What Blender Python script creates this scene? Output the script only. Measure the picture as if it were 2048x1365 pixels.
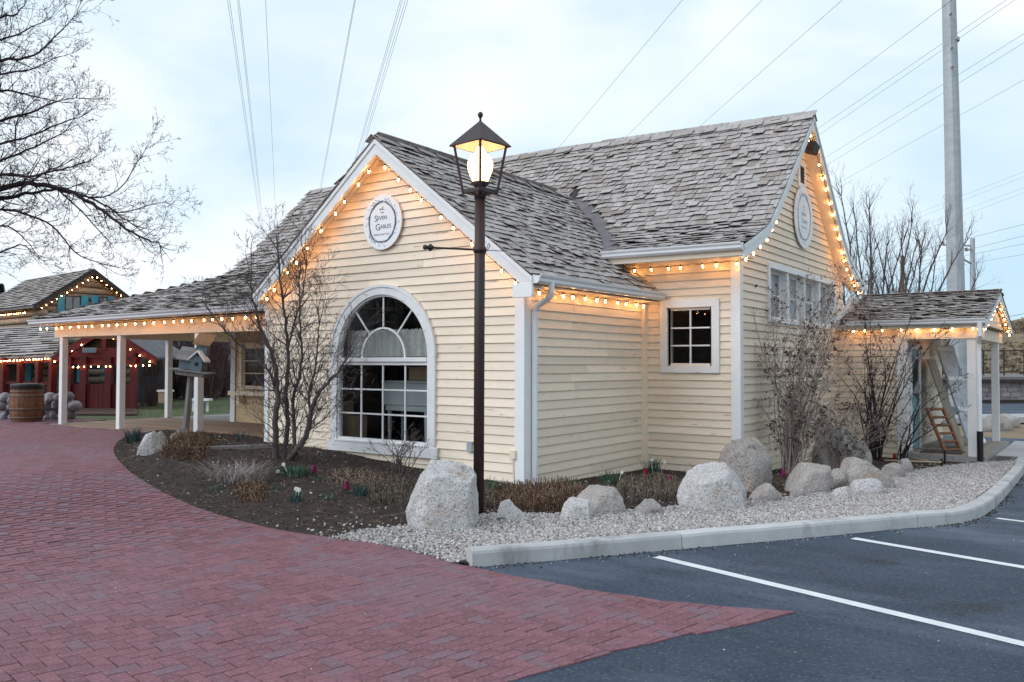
import bpy, math, random
import numpy as np
from mathutils import Vector, Matrix, Euler

random.seed(7)
SC = bpy.context.scene
COL = SC.collection
for _o in list(bpy.data.objects):
    bpy.data.objects.remove(_o)

# ------------------------------------------------------------------ camera, world, sun, exposure
F_PX, PITCH, ROLL, YAW, EYE = 1693.57, 0.0269306466, 0.00256676819, 0.617748754, 1.6
def _rot():
    c, s = math.cos(PITCH), math.sin(PITCH)
    m = np.array([[1, 0, 0], [0, s, -c], [0, c, s]])
    cr, sr = math.cos(ROLL), math.sin(ROLL)
    return np.array([[cr, -sr, 0], [sr, cr, 0], [0, 0, 1]]) @ m
CM = _rot()
HX = np.array([math.cos(YAW), -math.sin(YAW), 0.0])
HY = np.array([math.sin(YAW), math.cos(YAW), 0.0])
def to_house(v):
    return np.array([v @ HX, v @ HY, v[2]])
cam_data = bpy.data.cameras.new('camera')
cam = bpy.data.objects.new('camera', cam_data)
COL.objects.link(cam)
_r, _u, _b = to_house(CM[0]), -to_house(CM[1]), -to_house(CM[2])
cam.matrix_world = Matrix(((_r[0], _u[0], _b[0], 0), (_r[1], _u[1], _b[1], 0), (_r[2], _u[2], _b[2], EYE), (0, 0, 0, 1)))
cam_data.sensor_fit = 'HORIZONTAL'
cam_data.sensor_width = 36.0
cam_data.lens = F_PX / 2048 * 36.0
cam_data.clip_start = 0.05
cam_data.clip_end = 3000
SC.camera = cam

SUN_DIR = Vector((-0.42, -0.80, 0.62)).normalized()      # towards the brightest part of the cloudy sky
SUN_EL = math.asin(SUN_DIR.z)
SUN_AZ = math.atan2(SUN_DIR.x, SUN_DIR.y)
world = bpy.data.worlds.new('World')
SC.world = world
world.use_nodes = True
nt = world.node_tree
nt.nodes.clear()
w_out = nt.nodes.new('ShaderNodeOutputWorld')
w_bg = nt.nodes.new('ShaderNodeBackground')
w_sky = nt.nodes.new('ShaderNodeTexSky')
w_sky.sky_type = 'NISHITA'
w_sky.sun_disc = False
w_sky.sun_elevation = SUN_EL
w_sky.sun_rotation = SUN_AZ
w_tc = nt.nodes.new('ShaderNodeTexCoord')
w_map = nt.nodes.new('ShaderNodeMapping')
w_map.inputs['Scale'].default_value = (1.0, 1.0, 2.4)
w_map.inputs['Location'].default_value = (3.1, 1.7, 0.4)
w_n = nt.nodes.new('ShaderNodeTexNoise')
w_n.inputs['Scale'].default_value = 2.1
w_n.inputs['Detail'].default_value = 7
w_n.inputs['Roughness'].default_value = 0.5
w_n.inputs['Distortion'].default_value = 0.5
w_ramp = nt.nodes.new('ShaderNodeValToRGB')
w_ramp.color_ramp.elements[0].position = 0.34
w_ramp.color_ramp.elements[0].color = (0.52, 0.72, 0.87, 1)
w_ramp.color_ramp.elements[1].position = 0.63
w_ramp.color_ramp.elements[1].color = (0.96, 1.0, 1.04, 1)
_e = w_ramp.color_ramp.elements.new(0.49)
_e.color = (0.74, 0.87, 0.96, 1)
w_skyk = nt.nodes.new('ShaderNodeMix')
w_skyk.data_type = 'RGBA'
w_skyk.blend_type = 'MULTIPLY'
w_skyk.inputs['Factor'].default_value = 1.0
w_skyk.inputs['B'].default_value = (0.10, 0.10, 0.10, 1)
w_mix = nt.nodes.new('ShaderNodeMix')
w_mix.data_type = 'RGBA'
w_mix.inputs['Factor'].default_value = 0.88
SKY_STRENGTH = 1.05
w_bg.inputs['Strength'].default_value = SKY_STRENGTH
L = nt.links.new
L(w_tc.outputs['Generated'], w_map.inputs['Vector'])
L(w_map.outputs['Vector'], w_n.inputs['Vector'])
L(w_n.outputs['Fac'], w_ramp.inputs['Fac'])
L(w_sky.outputs['Color'], w_skyk.inputs['A'])
L(w_skyk.outputs['Result'], w_mix.inputs['A'])
L(w_ramp.outputs['Color'], w_mix.inputs['B'])
L(w_mix.outputs['Result'], w_bg.inputs['Color'])
L(w_bg.outputs['Background'], w_out.inputs['Surface'])

sun_d = bpy.data.lights.new('sun', 'SUN')
sun_d.energy = 1.5
sun_d.angle = math.radians(50)
sun_d.color = (0.95, 0.97, 1.04)
sun = bpy.data.objects.new('sun', sun_d)
COL.objects.link(sun)
sun.rotation_euler = SUN_DIR.to_track_quat('Z', 'Y').to_euler()

SC.view_settings.view_transform = 'Standard'
SC.view_settings.look = 'None'
SC.view_settings.gamma = 1.0
SC.view_settings.exposure = 0.17
SC.view_settings.use_curve_mapping = False
SC.render.engine = 'CYCLES'
SC.cycles.use_denoising = True
SC.cycles.max_bounces = 8
SC.cycles.transparent_max_bounces = 12
SC.cycles.sample_clamp_indirect = 6.0

# ------------------------------------------------------------------ placing helpers (photo pixel -> point on a known plane)
ORIG = np.array([0.0, 0.0, EYE])
def ray(px, py):
    return to_house(CM.T @ np.array([(px - 1024) / F_PX, (py - 682.5) / F_PX, 1.0]))
def PY(px, py, y):
    d = ray(px, py); return Vector(ORIG + d * y / d[1])
def PX(px, py, x):
    d = ray(px, py); return Vector(ORIG + d * x / d[0])
def at(px, py, depth):
    return Vector(ORIG + ray(px, py) * depth)
def cg(x, depth, z):
    v = to_house(np.array([x, depth, 0.0])); return Vector((v[0], v[1], z))
def proj(p):
    q = np.array([p[0], p[1], p[2]]) - ORIG
    w = q[0] * HX + q[1] * HY + np.array([0, 0, q[2]])
    c = CM @ w
    return 1024 + F_PX * c[0] / c[2], 682.5 + F_PX * c[1] / c[2], c[2]
def smooth(t):
    t = min(1.0, max(0.0, t)); return t * t * (3 - 2 * t)
def T(x, y):
    return .23 * smooth((-6.3 - x) / 5.2) - .031 * min(13.0, max(0.0, y - 9)) * smooth((x + 10) / 3.5)
def GT(px, py, dz=0.0):
    d = ray(px, py); z = dz; p = ORIG
    for _ in range(60):
        p = ORIG + d * ((z - EYE) / d[2]); z = .5 * z + .5 * (T(p[0], p[1]) + dz)
    return Vector(p)

# ------------------------------------------------------------------ object helpers
ORG = {}
def _org(o):
    return ORG.get(o.name, Vector((0, 0, 0)))
def tag(o, label=None, cat=None, group=None, kind=None):
    if label: o['label'] = label
    if cat: o['category'] = cat
    if group: o['group'] = group
    if kind: o['kind'] = kind
    return o
def thing(name, label, cat, loc, group=None, rz=0.0):
    o = bpy.data.objects.new(name, None)
    COL.objects.link(o)
    o.empty_display_size = 0.1
    o.location = Vector(loc)
    o.rotation_euler = (0, 0, rz)
    ORG[o.name] = Vector(loc)
    return tag(o, label, cat, group)
def link_mesh(name, me, parent=None, loc=(0, 0, 0), rot=(0, 0, 0), scale=(1, 1, 1), local=False):
    o = bpy.data.objects.new(name, me)
    COL.objects.link(o)
    loc = Vector(loc)
    ORG[o.name] = loc.copy()
    if parent is not None:
        o.parent = parent
        o.location = loc if local else loc - _org(parent)
    else:
        o.location = loc
    o.rotation_euler = rot
    o.scale = scale
    return o

class MB:
    """collects shapes into one mesh; a tint value per face lets alike pieces vary in colour"""
    def __init__(s):
        s.v = []; s.f = []; s.t = []; s.mi = []
    def add(s, vs, fs, t=None, mi=None):
        o = len(s.v)
        s.mi += list(mi) if mi else [0] * len(fs)
        s.v += [tuple(p) for p in vs]
        s.f += [tuple(i + o for i in f) for f in fs]
        if t is None: t = random.random()
        s.t += [t] * len(fs)
        return s
    def box(s, x0, x1, y0, y1, z0, z1, t=None):
        vs = [(x, y, z) for z in (z0, z1) for y in (y0, y1) for x in (x0, x1)]
        return s.add(vs, [(0, 2, 3, 1), (4, 5, 7, 6), (0, 1, 5, 4), (2, 6, 7, 3), (0, 4, 6, 2), (1, 3, 7, 5)], t)
    def obox(s, c, a, b, n, t=None):
        c, a, b, n = Vector(c), Vector(a), Vector(b), Vector(n)
        vs = [c + a * i + b * j + n * k for k in (-1, 1) for j in (-1, 1) for i in (-1, 1)]
        return s.add(vs, [(0, 2, 3, 1), (4, 5, 7, 6), (0, 1, 5, 4), (2, 6, 7, 3), (0, 4, 6, 2), (1, 3, 7, 5)], t)
    def bar(s, p, q, w, h, up=(0, 0, 1), t=None):
        p, q = Vector(p), Vector(q)
        d = q - p
        side = d.cross(Vector(up))
        if side.length < 1e-6: side = d.cross(Vector((1, 0, 0)))
        side.normalize()
        u = side.cross(d).normalized()
        return s.obox((p + q) / 2, d / 2, side * (w / 2), u * (h / 2), t)
    def prism(s, poly, off, t=None):
        off = Vector(off); n = len(poly)
        a = [Vector(p) for p in poly]
        vs = a + [p + off for p in a]
        fs = [tuple(range(n - 1, -1, -1)), tuple(range(n, 2 * n))]
        fs += [(i, (i + 1) % n, n + (i + 1) % n, n + i) for i in range(n)]
        return s.add(vs, fs, t)
    def tube(s, pts, r, n=8, t=None, cap=True):
        pts = [Vector(p) for p in pts]
        m = len(pts)
        if not hasattr(r, '__len__'): r = [r] * m
        vs = []; fs = []
        ref = None
        for i, p in enumerate(pts):
            d = (pts[min(i + 1, m - 1)] - pts[max(i - 1, 0)])
            if d.length < 1e-9: d = Vector((0, 0, 1))
            d.normalize()
            if ref is None:
                ref = d.orthogonal().normalized()
            ref = ref - d * ref.dot(d)
            if ref.length < 1e-6: ref = d.orthogonal()
            ref.normalize()
            b = d.cross(ref)
            for k in range(n):
                a = 2 * math.pi * k / n
                vs.append(p + (ref * math.cos(a) + b * math.sin(a)) * r[i])
        for i in range(m - 1):
            for k in range(n):
                k2 = (k + 1) % n
                fs.append((i * n + k, i * n + k2, (i + 1) * n + k2, (i + 1) * n + k))
        if cap:
            fs.append(tuple(range(n - 1, -1, -1)))
            fs.append(tuple((m - 1) * n + k for k in range(n)))
        return s.add(vs, fs, t)
    def lathe(s, prof, n=16, c=(0, 0, 0), t=None):
        vs = []; fs = []
        for r, z in prof:
            for k in range(n):
                a = 2 * math.pi * k / n
                vs.append((c[0] + r * math.cos(a), c[1] + r * math.sin(a), c[2] + z))
        for i in range(len(prof) - 1):
            for k in range(n):
                k2 = (k + 1) % n
                fs.append((i * n + k, i * n + k2, (i + 1) * n + k2, (i + 1) * n + k))
        fs.append(tuple(range(n - 1, -1, -1)))
        fs.append(tuple((len(prof) - 1) * n + k for k in range(n)))
        return s.add(vs, fs, t)
    def mesh(s, name, mat, smooth_=False):
        me = bpy.data.meshes.new(name)
        me.from_pydata(s.v, [], s.f)
        if s.f:
            a = me.attributes.new('tint', 'FLOAT', 'FACE')
            a.data.foreach_set('value', s.t)
        if smooth_: me.polygons.foreach_set('use_smooth', [True] * len(s.f))
        for mt in (mat if isinstance(mat, (list, tuple)) else [mat]):
            if mt: me.materials.append(mt)
        if any(s.mi): me.polygons.foreach_set('material_index', s.mi)
        me.update()
        return me
    def build(s, name, mat, parent=None, smooth_=False, local=False, bevel=0.0):
        o = link_mesh(name, s.mesh(name, mat, smooth_), parent, local=local)
        if bevel:
            b = o.modifiers.new('edge', 'BEVEL'); b.width = bevel; b.segments = 1; b.limit_method = 'ANGLE'
        return o

# ------------------------------------------------------------------ materials
def nd(t, kind, **kw):
    n = t.nodes.new(kind)
    for k, v in kw.items():
        if k in n.inputs: n.inputs[k].default_value = v
        else: setattr(n, k, v)
    return n
def mixc(t, fac, a, b, blend='MIX'):
    m = t.nodes.new('ShaderNodeMix'); m.data_type = 'RGBA'; m.blend_type = blend
    for sock, v in (('Factor', fac), ('A', a), ('B', b)):
        if isinstance(v, bpy.types.NodeSocket): t.links.new(v, m.inputs[sock])
        elif sock == 'Factor': m.inputs[sock].default_value = v
        else: m.inputs[sock].default_value = (*v[:3], 1)
    return m.outputs['Result']
def ramp(t, src, stops):
    r = t.nodes.new('ShaderNodeValToRGB')
    e = r.color_ramp.elements
    while len(e) < len(stops): e.new(0.5)
    for el, (p, c) in zip(e, stops):
        el.position = p
        el.color = (c, c, c, 1) if not hasattr(c, '__len__') else (*c, 1)
    t.links.new(src, r.inputs['Fac'])
    return r.outputs['Color']
def pmat(name, c1, c2=None, scale=6.0, stretch=(1, 1, 1), rough=0.8, bump=0.15, bscale=None, tint=0.2, tintcol=None,
         spots=None, metallic=0.0, spec=0.3, grime=0.0, detail=6.0, bdist=0.01):
    m = bpy.data.materials.new(name)
    m.use_nodes = True
    t = m.node_tree
    b = t.nodes['Principled BSDF']
    b.inputs['Roughness'].default_value = rough
    b.inputs['Metallic'].default_value = metallic
    b.inputs['Specular IOR Level'].default_value = spec
    tc = nd(t, 'ShaderNodeTexCoord')
    mp = nd(t, 'ShaderNodeMapping')
    mp.inputs['Scale'].default_value = stretch
    t.links.new(tc.outputs['Object'], mp.inputs['Vector'])
    n1 = nd(t, 'ShaderNodeTexNoise', Scale=scale, Detail=detail, Roughness=0.6)
    t.links.new(mp.outputs['Vector'], n1.inputs['Vector'])
    col = mixc(t, ramp(t, n1.outputs['Fac'], [(0.32, 0.0), (0.68, 1.0)]), c1, c2 or c1)
    at_ = nd(t, 'ShaderNodeAttribute', attribute_name='tint')
    oi = nd(t, 'ShaderNodeObjectInfo')
    ad = nd(t, 'ShaderNodeMath', operation='ADD')
    t.links.new(at_.outputs['Fac'], ad.inputs[0]); t.links.new(oi.outputs['Random'], ad.inputs[1])
    fr = nd(t, 'ShaderNodeMath', operation='FRACT')
    t.links.new(ad.outputs[0], fr.inputs[0])
    if tint:
        mr = nd(t, 'ShaderNodeMapRange')
        mr.inputs['To Min'].default_value = 1 - tint; mr.inputs['To Max'].default_value = 1 + tint * .8
        t.links.new(fr.outputs[0], mr.inputs['Value'])
        hv = nd(t, 'ShaderNodeHueSaturation')
        t.links.new(mr.outputs['Result'], hv.inputs['Value'])
        t.links.new(col, hv.inputs['Color'])
        col = hv.outputs['Color']
    if tintcol:                                   # a share of the pieces has another colour
        c3, share = tintcol
        m2 = nd(t, 'ShaderNodeMath', operation='MULTIPLY'); m2.inputs[1].default_value = 7.31
        t.links.new(fr.outputs[0], m2.inputs[0])
        f2 = nd(t, 'ShaderNodeMath', operation='FRACT'); t.links.new(m2.outputs[0], f2.inputs[0])
        col = mixc(t, ramp(t, f2.outputs[0], [(max(0, 1 - share - .12), 0.0), (1 - share * .4, 0.85)]), col, c3)
    if spots:
        for c3, sc_, st, lo, hi in spots:
            mp2 = nd(t, 'ShaderNodeMapping'); mp2.inputs['Scale'].default_value = st
            mp2.inputs['Location'].default_value = (sc_ * .37, sc_ * .11, 1.7)
            t.links.new(tc.outputs['Object'], mp2.inputs['Vector'])
            n2 = nd(t, 'ShaderNodeTexNoise', Scale=sc_, Detail=7.0, Roughness=0.65)
            t.links.new(mp2.outputs['Vector'], n2.inputs['Vector'])
            col = mixc(t, ramp(t, n2.outputs['Fac'], [(lo, 0.0), (hi, 1.0)]), col, c3)
    t.links.new(col, b.inputs['Base Color'])
    if bump:
        n3 = nd(t, 'ShaderNodeTexNoise', Scale=bscale or scale * 3, Detail=6.0, Roughness=0.6)
        t.links.new(mp.outputs['Vector'], n3.inputs['Vector'])
        bp = nd(t, 'ShaderNodeBump', Strength=bump, Distance=bdist)
        t.links.new(n3.outputs['Fac'], bp.inputs['Height'])
        t.links.new(bp.outputs['Normal'], b.inputs['Normal'])
    return m
def emat(name, color, strength):
    m = bpy.data.materials.new(name); m.use_nodes = True
    t = m.node_tree
    b = t.nodes['Principled BSDF']
    b.inputs['Base Color'].default_value = (*color, 1)
    b.inputs['Emission Color'].default_value = (*color, 1)
    b.inputs['Emission Strength'].default_value = strength
    return m
def glassmat(name, refl=0.06, tintc=(0.90, 0.92, 0.93)):
    m = bpy.data.materials.new(name); m.use_nodes = True
    t = m.node_tree
    t.nodes.remove(t.nodes['Principled BSDF'])
    out = t.nodes['Material Output']
    tr = nd(t, 'ShaderNodeBsdfTransparent'); tr.inputs['Color'].default_value = (*tintc, 1)
    gl = nd(t, 'ShaderNodeBsdfGlossy'); gl.inputs['Roughness'].default_value = 0.02
    lw = nd(t, 'ShaderNodeFresnel', IOR=1.45)
    mu = nd(t, 'ShaderNodeMath', operation='MULTIPLY'); mu.inputs[1].default_value = refl / 0.04
    t.links.new(lw.outputs[0], mu.inputs[0])
    mx = nd(t, 'ShaderNodeMixShader')
    t.links.new(mu.outputs[0], mx.inputs['Fac'])
    t.links.new(tr.outputs[0], mx.inputs[1]); t.links.new(gl.outputs[0], mx.inputs[2])
    t.links.new(mx.outputs[0], out.inputs['Surface'])
    return m

CREAM1, CREAM2 = (0.815, 0.71, 0.575), (0.765, 0.655, 0.515)
M = {}
M['clap'] = pmat('cream_clapboard', CREAM1, CREAM2, 3.0, (1, 1, 3), 0.65, 0.12, 60, 0.10,
                 spots=[((0.34, 0.29, 0.22), 2.6, (1, 1, 9), 0.63, 0.70), ((0.45, 0.39, 0.29), 14.0, (1, 1, 6), 0.63, 0.71)])
M['cream'] = pmat('cream_paint', CREAM1, CREAM2, 4.0, (1, 1, .4), 0.65, 0.1, 40, 0.03)
M['stucco'] = pmat('tan_stucco', (0.62, 0.48, 0.30), (0.56, 0.43, 0.27), 3.0, (1, 1, 1), 0.85, 0.2, 90, 0.0)
M['white'] = pmat('white_paint', (0.80, 0.80, 0.79), (0.74, 0.745, 0.75), 4.0, (1, 1, 1), 0.5, 0.08, 40, 0.03)
M['worn'] = pmat('worn_white_paint', (0.78, 0.78, 0.77), (0.70, 0.71, 0.72), 4.0, (1, 1, 1), 0.6, 0.15, 40, 0.03,
                 spots=[((0.33, 0.30, 0.28), 3.0, (1, 1, 4), 0.60, 0.70)])
M['metal_white'] = pmat('white_metal', (0.80, 0.81, 0.82), (0.73, 0.74, 0.76), 2.0, (1, 1, 1), 0.35, 0.0, tint=0.02)
M['shingle'] = pmat('weathered_cedar', (0.46, 0.42, 0.40), (0.33, 0.30, 0.285), 5.0, (6, 1, 1), 0.85, 0.35, 30, 0.16, ((0.26, 0.215, 0.185), 0.16),
                    spots=[((0.17, 0.15, 0.145), 4.5, (1, 1, 1), 0.60, 0.74)])
M['endgrain'] = pmat('shaded_end_grain', (0.05, 0.042, 0.04), (0.03, 0.026, 0.025), 20.0, rough=0.95, bump=0, tint=0.2)  # cedar end grain, darkened further to paint the shadow line under each course
M['boardedge'] = pmat('shaded_board_edge', (0.27, 0.21, 0.155), (0.18, 0.14, 0.105), 9.0, rough=0.9, bump=0, tint=0.2)  # dark board undersides: the shadow line below each lap, put into the colour
M['deckdark'] = pmat('roof_boards', (0.06, 0.052, 0.048), (0.04, 0.036, 0.034), 4.0, rough=0.9)
M['flash'] = pmat('valley_metal', (0.22, 0.19, 0.20), (0.15, 0.13, 0.14), 3.0, rough=0.45, metallic=0.4, bump=0.05)
M['plank'] = pmat('grey_deck_wood', (0.33, 0.29, 0.25), (0.24, 0.21, 0.18), 4.0, (1, 8, 1), 0.8, 0.3, 30, 0.12)
M['plankx'] = pmat('grey_deck_wood_b', (0.36, 0.35, 0.34), (0.25, 0.245, 0.24), 4.0, (8, 1, 1), 0.8, 0.3, 30, 0.12)
M['greywood'] = pmat('silvered_wood', (0.27, 0.25, 0.24), (0.17, 0.155, 0.15), 6.0, (5, 5, 1), 0.85, 0.4, 30, 0.15)
M['brownwood'] = pmat('brown_wood', (0.30, 0.17, 0.09), (0.18, 0.10, 0.06), 6.0, (5, 5, 1), 0.75, 0.3, 30, 0.2)
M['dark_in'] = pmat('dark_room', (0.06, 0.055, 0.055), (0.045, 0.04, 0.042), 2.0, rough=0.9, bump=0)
M['glass'] = glassmat('window_glass', 0.018)
M['glass_b'] = glassmat('bright_window_glass', 0.10, (0.96, 0.97, 0.98))
M['lampmetal'] = pmat('rusty_dark_iron', (0.018, 0.013, 0.013), (0.045, 0.018, 0.014), 5.0, (1, 1, .3), 0.55, 0.1, 60, 0.0, spec=0.5)
M['black'] = pmat('black_plastic', (0.012, 0.012, 0.013), None, rough=0.5, bump=0, tint=0)
M['blackish'] = pmat('dark_brown_paint', (0.035, 0.025, 0.022), (0.05, 0.035, 0.03), rough=0.6, bump=0.1, tint=0.1)
M['bulb'] = emat('warm_bulb', (1.0, 0.46, 0.14), 80.0)
_bt = M['bulb'].node_tree                                  # bulbs of uneven age and brightness
_oi = nd(_bt, 'ShaderNodeObjectInfo'); _mr = nd(_bt, 'ShaderNodeMapRange')
_mr.inputs['To Min'].default_value = 38; _mr.inputs['To Max'].default_value = 118
_bt.links.new(_oi.outputs['Random'], _mr.inputs['Value']); _bt.links.new(_mr.outputs['Result'], _bt.nodes['Principled BSDF'].inputs['Emission Strength'])
M['globe'] = emat('lamp_globe', (1.0, 0.50, 0.19), 7.0)
M['brick'] = pmat('red_paver', (0.212, 0.088, 0.103), (0.170, 0.073, 0.088), 9.0, (1, 1, 1), 0.75, 0.35, 90, 0.19, ((0.165, 0.108, 0.135), 0.15), spec=0.35, bdist=0.004,
                  spots=[((0.185, 0.125, 0.150), 0.55, (1, 1, 1), 0.48, 0.74), ((0.29, 0.16, 0.185), 48.0, (1, 1, 1), 0.54, 0.68), ((0.10, 0.045, 0.06), 36.0, (1, 1, 1), 0.58, 0.70), ((0.34, 0.30, 0.31), 26.0, (1, 1, 1), 0.73, 0.78)])
M['sand'] = pmat('joint_sand', (0.085, 0.050, 0.050), (0.055, 0.036, 0.037), 20.0, rough=0.95, bump=0.2)
M['asphalt'] = pmat('asphalt', (0.021, 0.035, 0.057), (0.046, 0.067, 0.100), 1.1, (1, 1, 1), 0.8, 0.5, 220, 0.0, spec=0.35, bdist=0.004,
                    spots=[((0.11, 0.138, 0.18), 0.42, (1, 2.6, 1), 0.50, 0.78), ((0.075, 0.09, 0.108), 2.6, (1, 3.5, 1), 0.60, 0.74), ((0.018, 0.022, 0.028), 1.1, (1, 1, 1), 0.62, 0.70), ((0.075, 0.07, 0.06), 3.3, (1, 1, 1), 0.68, 0.74),
                           ((0.105, 0.125, 0.155), 42.0, (1, 1, 1), 0.54, 0.66), ((0.010, 0.016, 0.026), 34.0, (1, 1, 1), 0.56, 0.68), ((0.20, 0.20, 0.20), 60.0, (1, 1, 1), 0.70, 0.75)])
M['paint'] = pmat('road_paint', (0.72, 0.74, 0.75), (0.62, 0.64, 0.66), 6.0, rough=0.7, bump=0.2, bscale=120, tint=0,
                  spots=[((0.12, 0.125, 0.13), 26.0, (1, 1, 1), 0.68, 0.74)])
M['concrete'] = pmat('kerb_concrete', (0.50, 0.50, 0.50), (0.40, 0.40, 0.40), 2.5, (1, 1, 1), 0.85, 0.35, 70, 0.06,
                     spots=[((0.24, 0.24, 0.245), 2.6, (1, 1, .35), 0.56, 0.72), ((0.22, 0.21, 0.20), 30, (1, 1, 1), 0.70, 0.76)], bdist=0.006)
M['soil'] = pmat('dark_soil', (0.056, 0.040, 0.033), (0.025, 0.0185, 0.016), 9.0, (1, 1, 1), 0.95, 0.9, 45, 0.0,
                 spots=[((0.16, 0.115, 0.085), 13.0, (1, 1, 1), 0.60, 0.72)], bdist=0.03)
M['gravelbed'] = pmat('gravel_bed', (0.24, 0.235, 0.23), (0.12, 0.115, 0.11), 40.0, rough=0.95, bump=0.6, bscale=80, tint=0, bdist=0.02)
M['pebble'] = pmat('pebble', (0.48, 0.465, 0.45), (0.33, 0.315, 0.305), 6.0, rough=0.8, bump=0.0, tint=0.55, tintcol=((0.37, 0.28, 0.25), 0.16))
M['granite'] = pmat('granite', (0.60, 0.58, 0.57), (0.43, 0.415, 0.41), 3.0, (1, 1, 1), 0.85, 1.0, 30, 0.10, bdist=0.03,
                    spots=[((0.46, 0.36, 0.30), 4.0, (1, 1, 1), 0.56, 0.72), ((0.24, 0.205, 0.18), 2.3, (1, 1, 1), 0.57, 0.66), ((0.14, 0.13, 0.13), 60.0, (1, 1, 1), 0.545, 0.62),
                           ((0.68, 0.67, 0.67), 45.0, (1, 1, 1), 0.56, 0.64)])
M['granite2'] = pmat('tan_granite', (0.44, 0.405, 0.38), (0.29, 0.26, 0.245), 3.0, (1, 1, 1), 0.85, 1.0, 28, 0.12, bdist=0.03,
                     spots=[((0.42, 0.33, 0.27), 4.0, (1, 1, 1), 0.54, 0.70), ((0.17, 0.14, 0.12), 2.3, (1, 1, 1), 0.56, 0.66), ((0.11, 0.10, 0.095), 55.0, (1, 1, 1), 0.55, 0.63),
                            ((0.54, 0.52, 0.51), 42.0, (1, 1, 1), 0.58, 0.66)])
M['bark'] = pmat('grey_bark', (0.115, 0.092, 0.088), (0.065, 0.052, 0.054), 12.0, (4, 4, 1), 0.9, 0.5, 40, 0.15)
M['darkbark'] = pmat('dark_bark', (0.045, 0.032, 0.036), (0.028, 0.020, 0.024), 12.0, (4, 4, 1), 0.9, 0.4, 40, 0.15)
M['palebark'] = pmat('pale_stem', (0.34, 0.275, 0.24), (0.22, 0.17, 0.15), 12.0, (4, 4, 1), 0.9, 0.4, 40, 0.2)
M['redbark'] = pmat('reddish_twig', (0.15, 0.085, 0.085), (0.09, 0.055, 0.06), 12.0, rough=0.9, bump=0, tint=0.2)
M['pod'] = pmat('seed_pod', (0.045, 0.026, 0.028), (0.03, 0.018, 0.02), rough=0.9, bump=0, tint=0.3)
M['straw'] = pmat('dry_straw', (0.36, 0.28, 0.20), (0.22, 0.15, 0.10), 8.0, rough=0.9, bump=0, tint=0.35)
M['stub'] = pmat('brown_stubble', (0.22, 0.125, 0.075), (0.09, 0.05, 0.035), 8.0, rough=0.9, bump=0, tint=0.7)
M['greystub'] = pmat('grey_stubble', (0.20, 0.165, 0.13), (0.085, 0.068, 0.056), 8.0, rough=0.9, bump=0, tint=0.7)
M['palegrass'] = pmat('pale_grass', (0.33, 0.29, 0.27), (0.24, 0.20, 0.185), 8.0, rough=0.9, bump=0, tint=0.3)
M['leaf'] = pmat('bulb_leaf', (0.055, 0.115, 0.055), (0.03, 0.075, 0.045), 8.0, rough=0.55, bump=0, tint=0.3)
M['bluegreen'] = pmat('bluish_leaf', (0.05, 0.10, 0.085), (0.03, 0.065, 0.06), 8.0, rough=0.55, bump=0, tint=0.3)
M['petal'] = pmat('white_petal', (0.80, 0.78, 0.68), None, rough=0.6, bump=0, tint=0.05)
M['hyacinth'] = pmat('magenta_bloom', (0.30, 0.014, 0.07), (0.20, 0.016, 0.12), 30.0, rough=0.6, bump=0, tint=0.35)
M['redbloom'] = pmat('red_bloom', (0.40, 0.015, 0.02), (0.25, 0.02, 0.02), 30.0, rough=0.6, bump=0, tint=0.35)
M['lawn'] = pmat('lawn', (0.055, 0.105, 0.035), (0.10, 0.095, 0.05), 1.2, rough=0.95, bump=0.5, bscale=40, tint=0.25)
M['drygrass'] = pmat('dry_ground', (0.27, 0.205, 0.135), (0.19, 0.145, 0.095), 0.15, rough=0.95, bump=0.4, bscale=2, tint=0.15,
                     spots=[((0.085, 0.075, 0.05), 0.5, (1, 1, 1), 0.54, 0.66)])
M['red'] = pmat('red_paint', (0.105, 0.006, 0.008), (0.07, 0.005, 0.006), 3.0, rough=0.6, bump=0.1, tint=0.15)
M['log'] = pmat('weathered_log', (0.40, 0.33, 0.26), (0.20, 0.155, 0.12), 5.0, (1, 5, 5), 0.9, 0.4, 20, 0.25)
M['chink'] = pmat('chinking', (0.50, 0.47, 0.45), (0.36, 0.33, 0.31), 4.0, rough=0.95, bump=0.2)
M['teal'] = pmat('teal_shutter', (0.07, 0.30, 0.42), (0.05, 0.22, 0.32), 4.0, rough=0.6, bump=0.1, tint=0.1)
M['tealdoor'] = pmat('pale_teal_paint', (0.25, 0.42, 0.46), (0.20, 0.35, 0.39), 4.0, rough=0.6, bump=0.05, tint=0.05)
M['greyblue'] = pmat('grey_blue_paint', (0.15, 0.19, 0.225), (0.11, 0.14, 0.17), 4.0, (1, 1, .4), 0.75, 0.15, 30, 0.1)
M['shedblue'] = pmat('dark_blue_boards', (0.055, 0.075, 0.105), (0.04, 0.055, 0.08), 4.0, (6, 6, 1), 0.8, 0.2, 30, 0.15)
M['darkroof'] = pmat('grey_roofing', (0.20, 0.20, 0.215), (0.14, 0.14, 0.15), 4.0, rough=0.9, bump=0.3, tint=0.25)
M['stone'] = pmat('field_stone', (0.30, 0.28, 0.30), (0.18, 0.165, 0.18), 3.0, rough=0.9, bump=0.5, bscale=20, tint=0.25)
M['galv'] = pmat('galvanised_steel', (0.42, 0.45, 0.47), (0.34, 0.365, 0.385), 1.2, (1, 1, 3), 0.5, 0.08, 30, 0.0, metallic=0.3,
                 spots=[((0.30, 0.32, 0.335), 2.5, (1, 1, .3), 0.55, 0.7)])
M['wire'] = pmat('power_wire', (0.07, 0.11, 0.17), None, rough=0.6, bump=0, tint=0)
M['pole'] = pmat('pole_wood', (0.17, 0.125, 0.105), (0.11, 0.08, 0.07), 4.0, (4, 4, 1), 0.9, 0.2, 20, 0)
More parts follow.
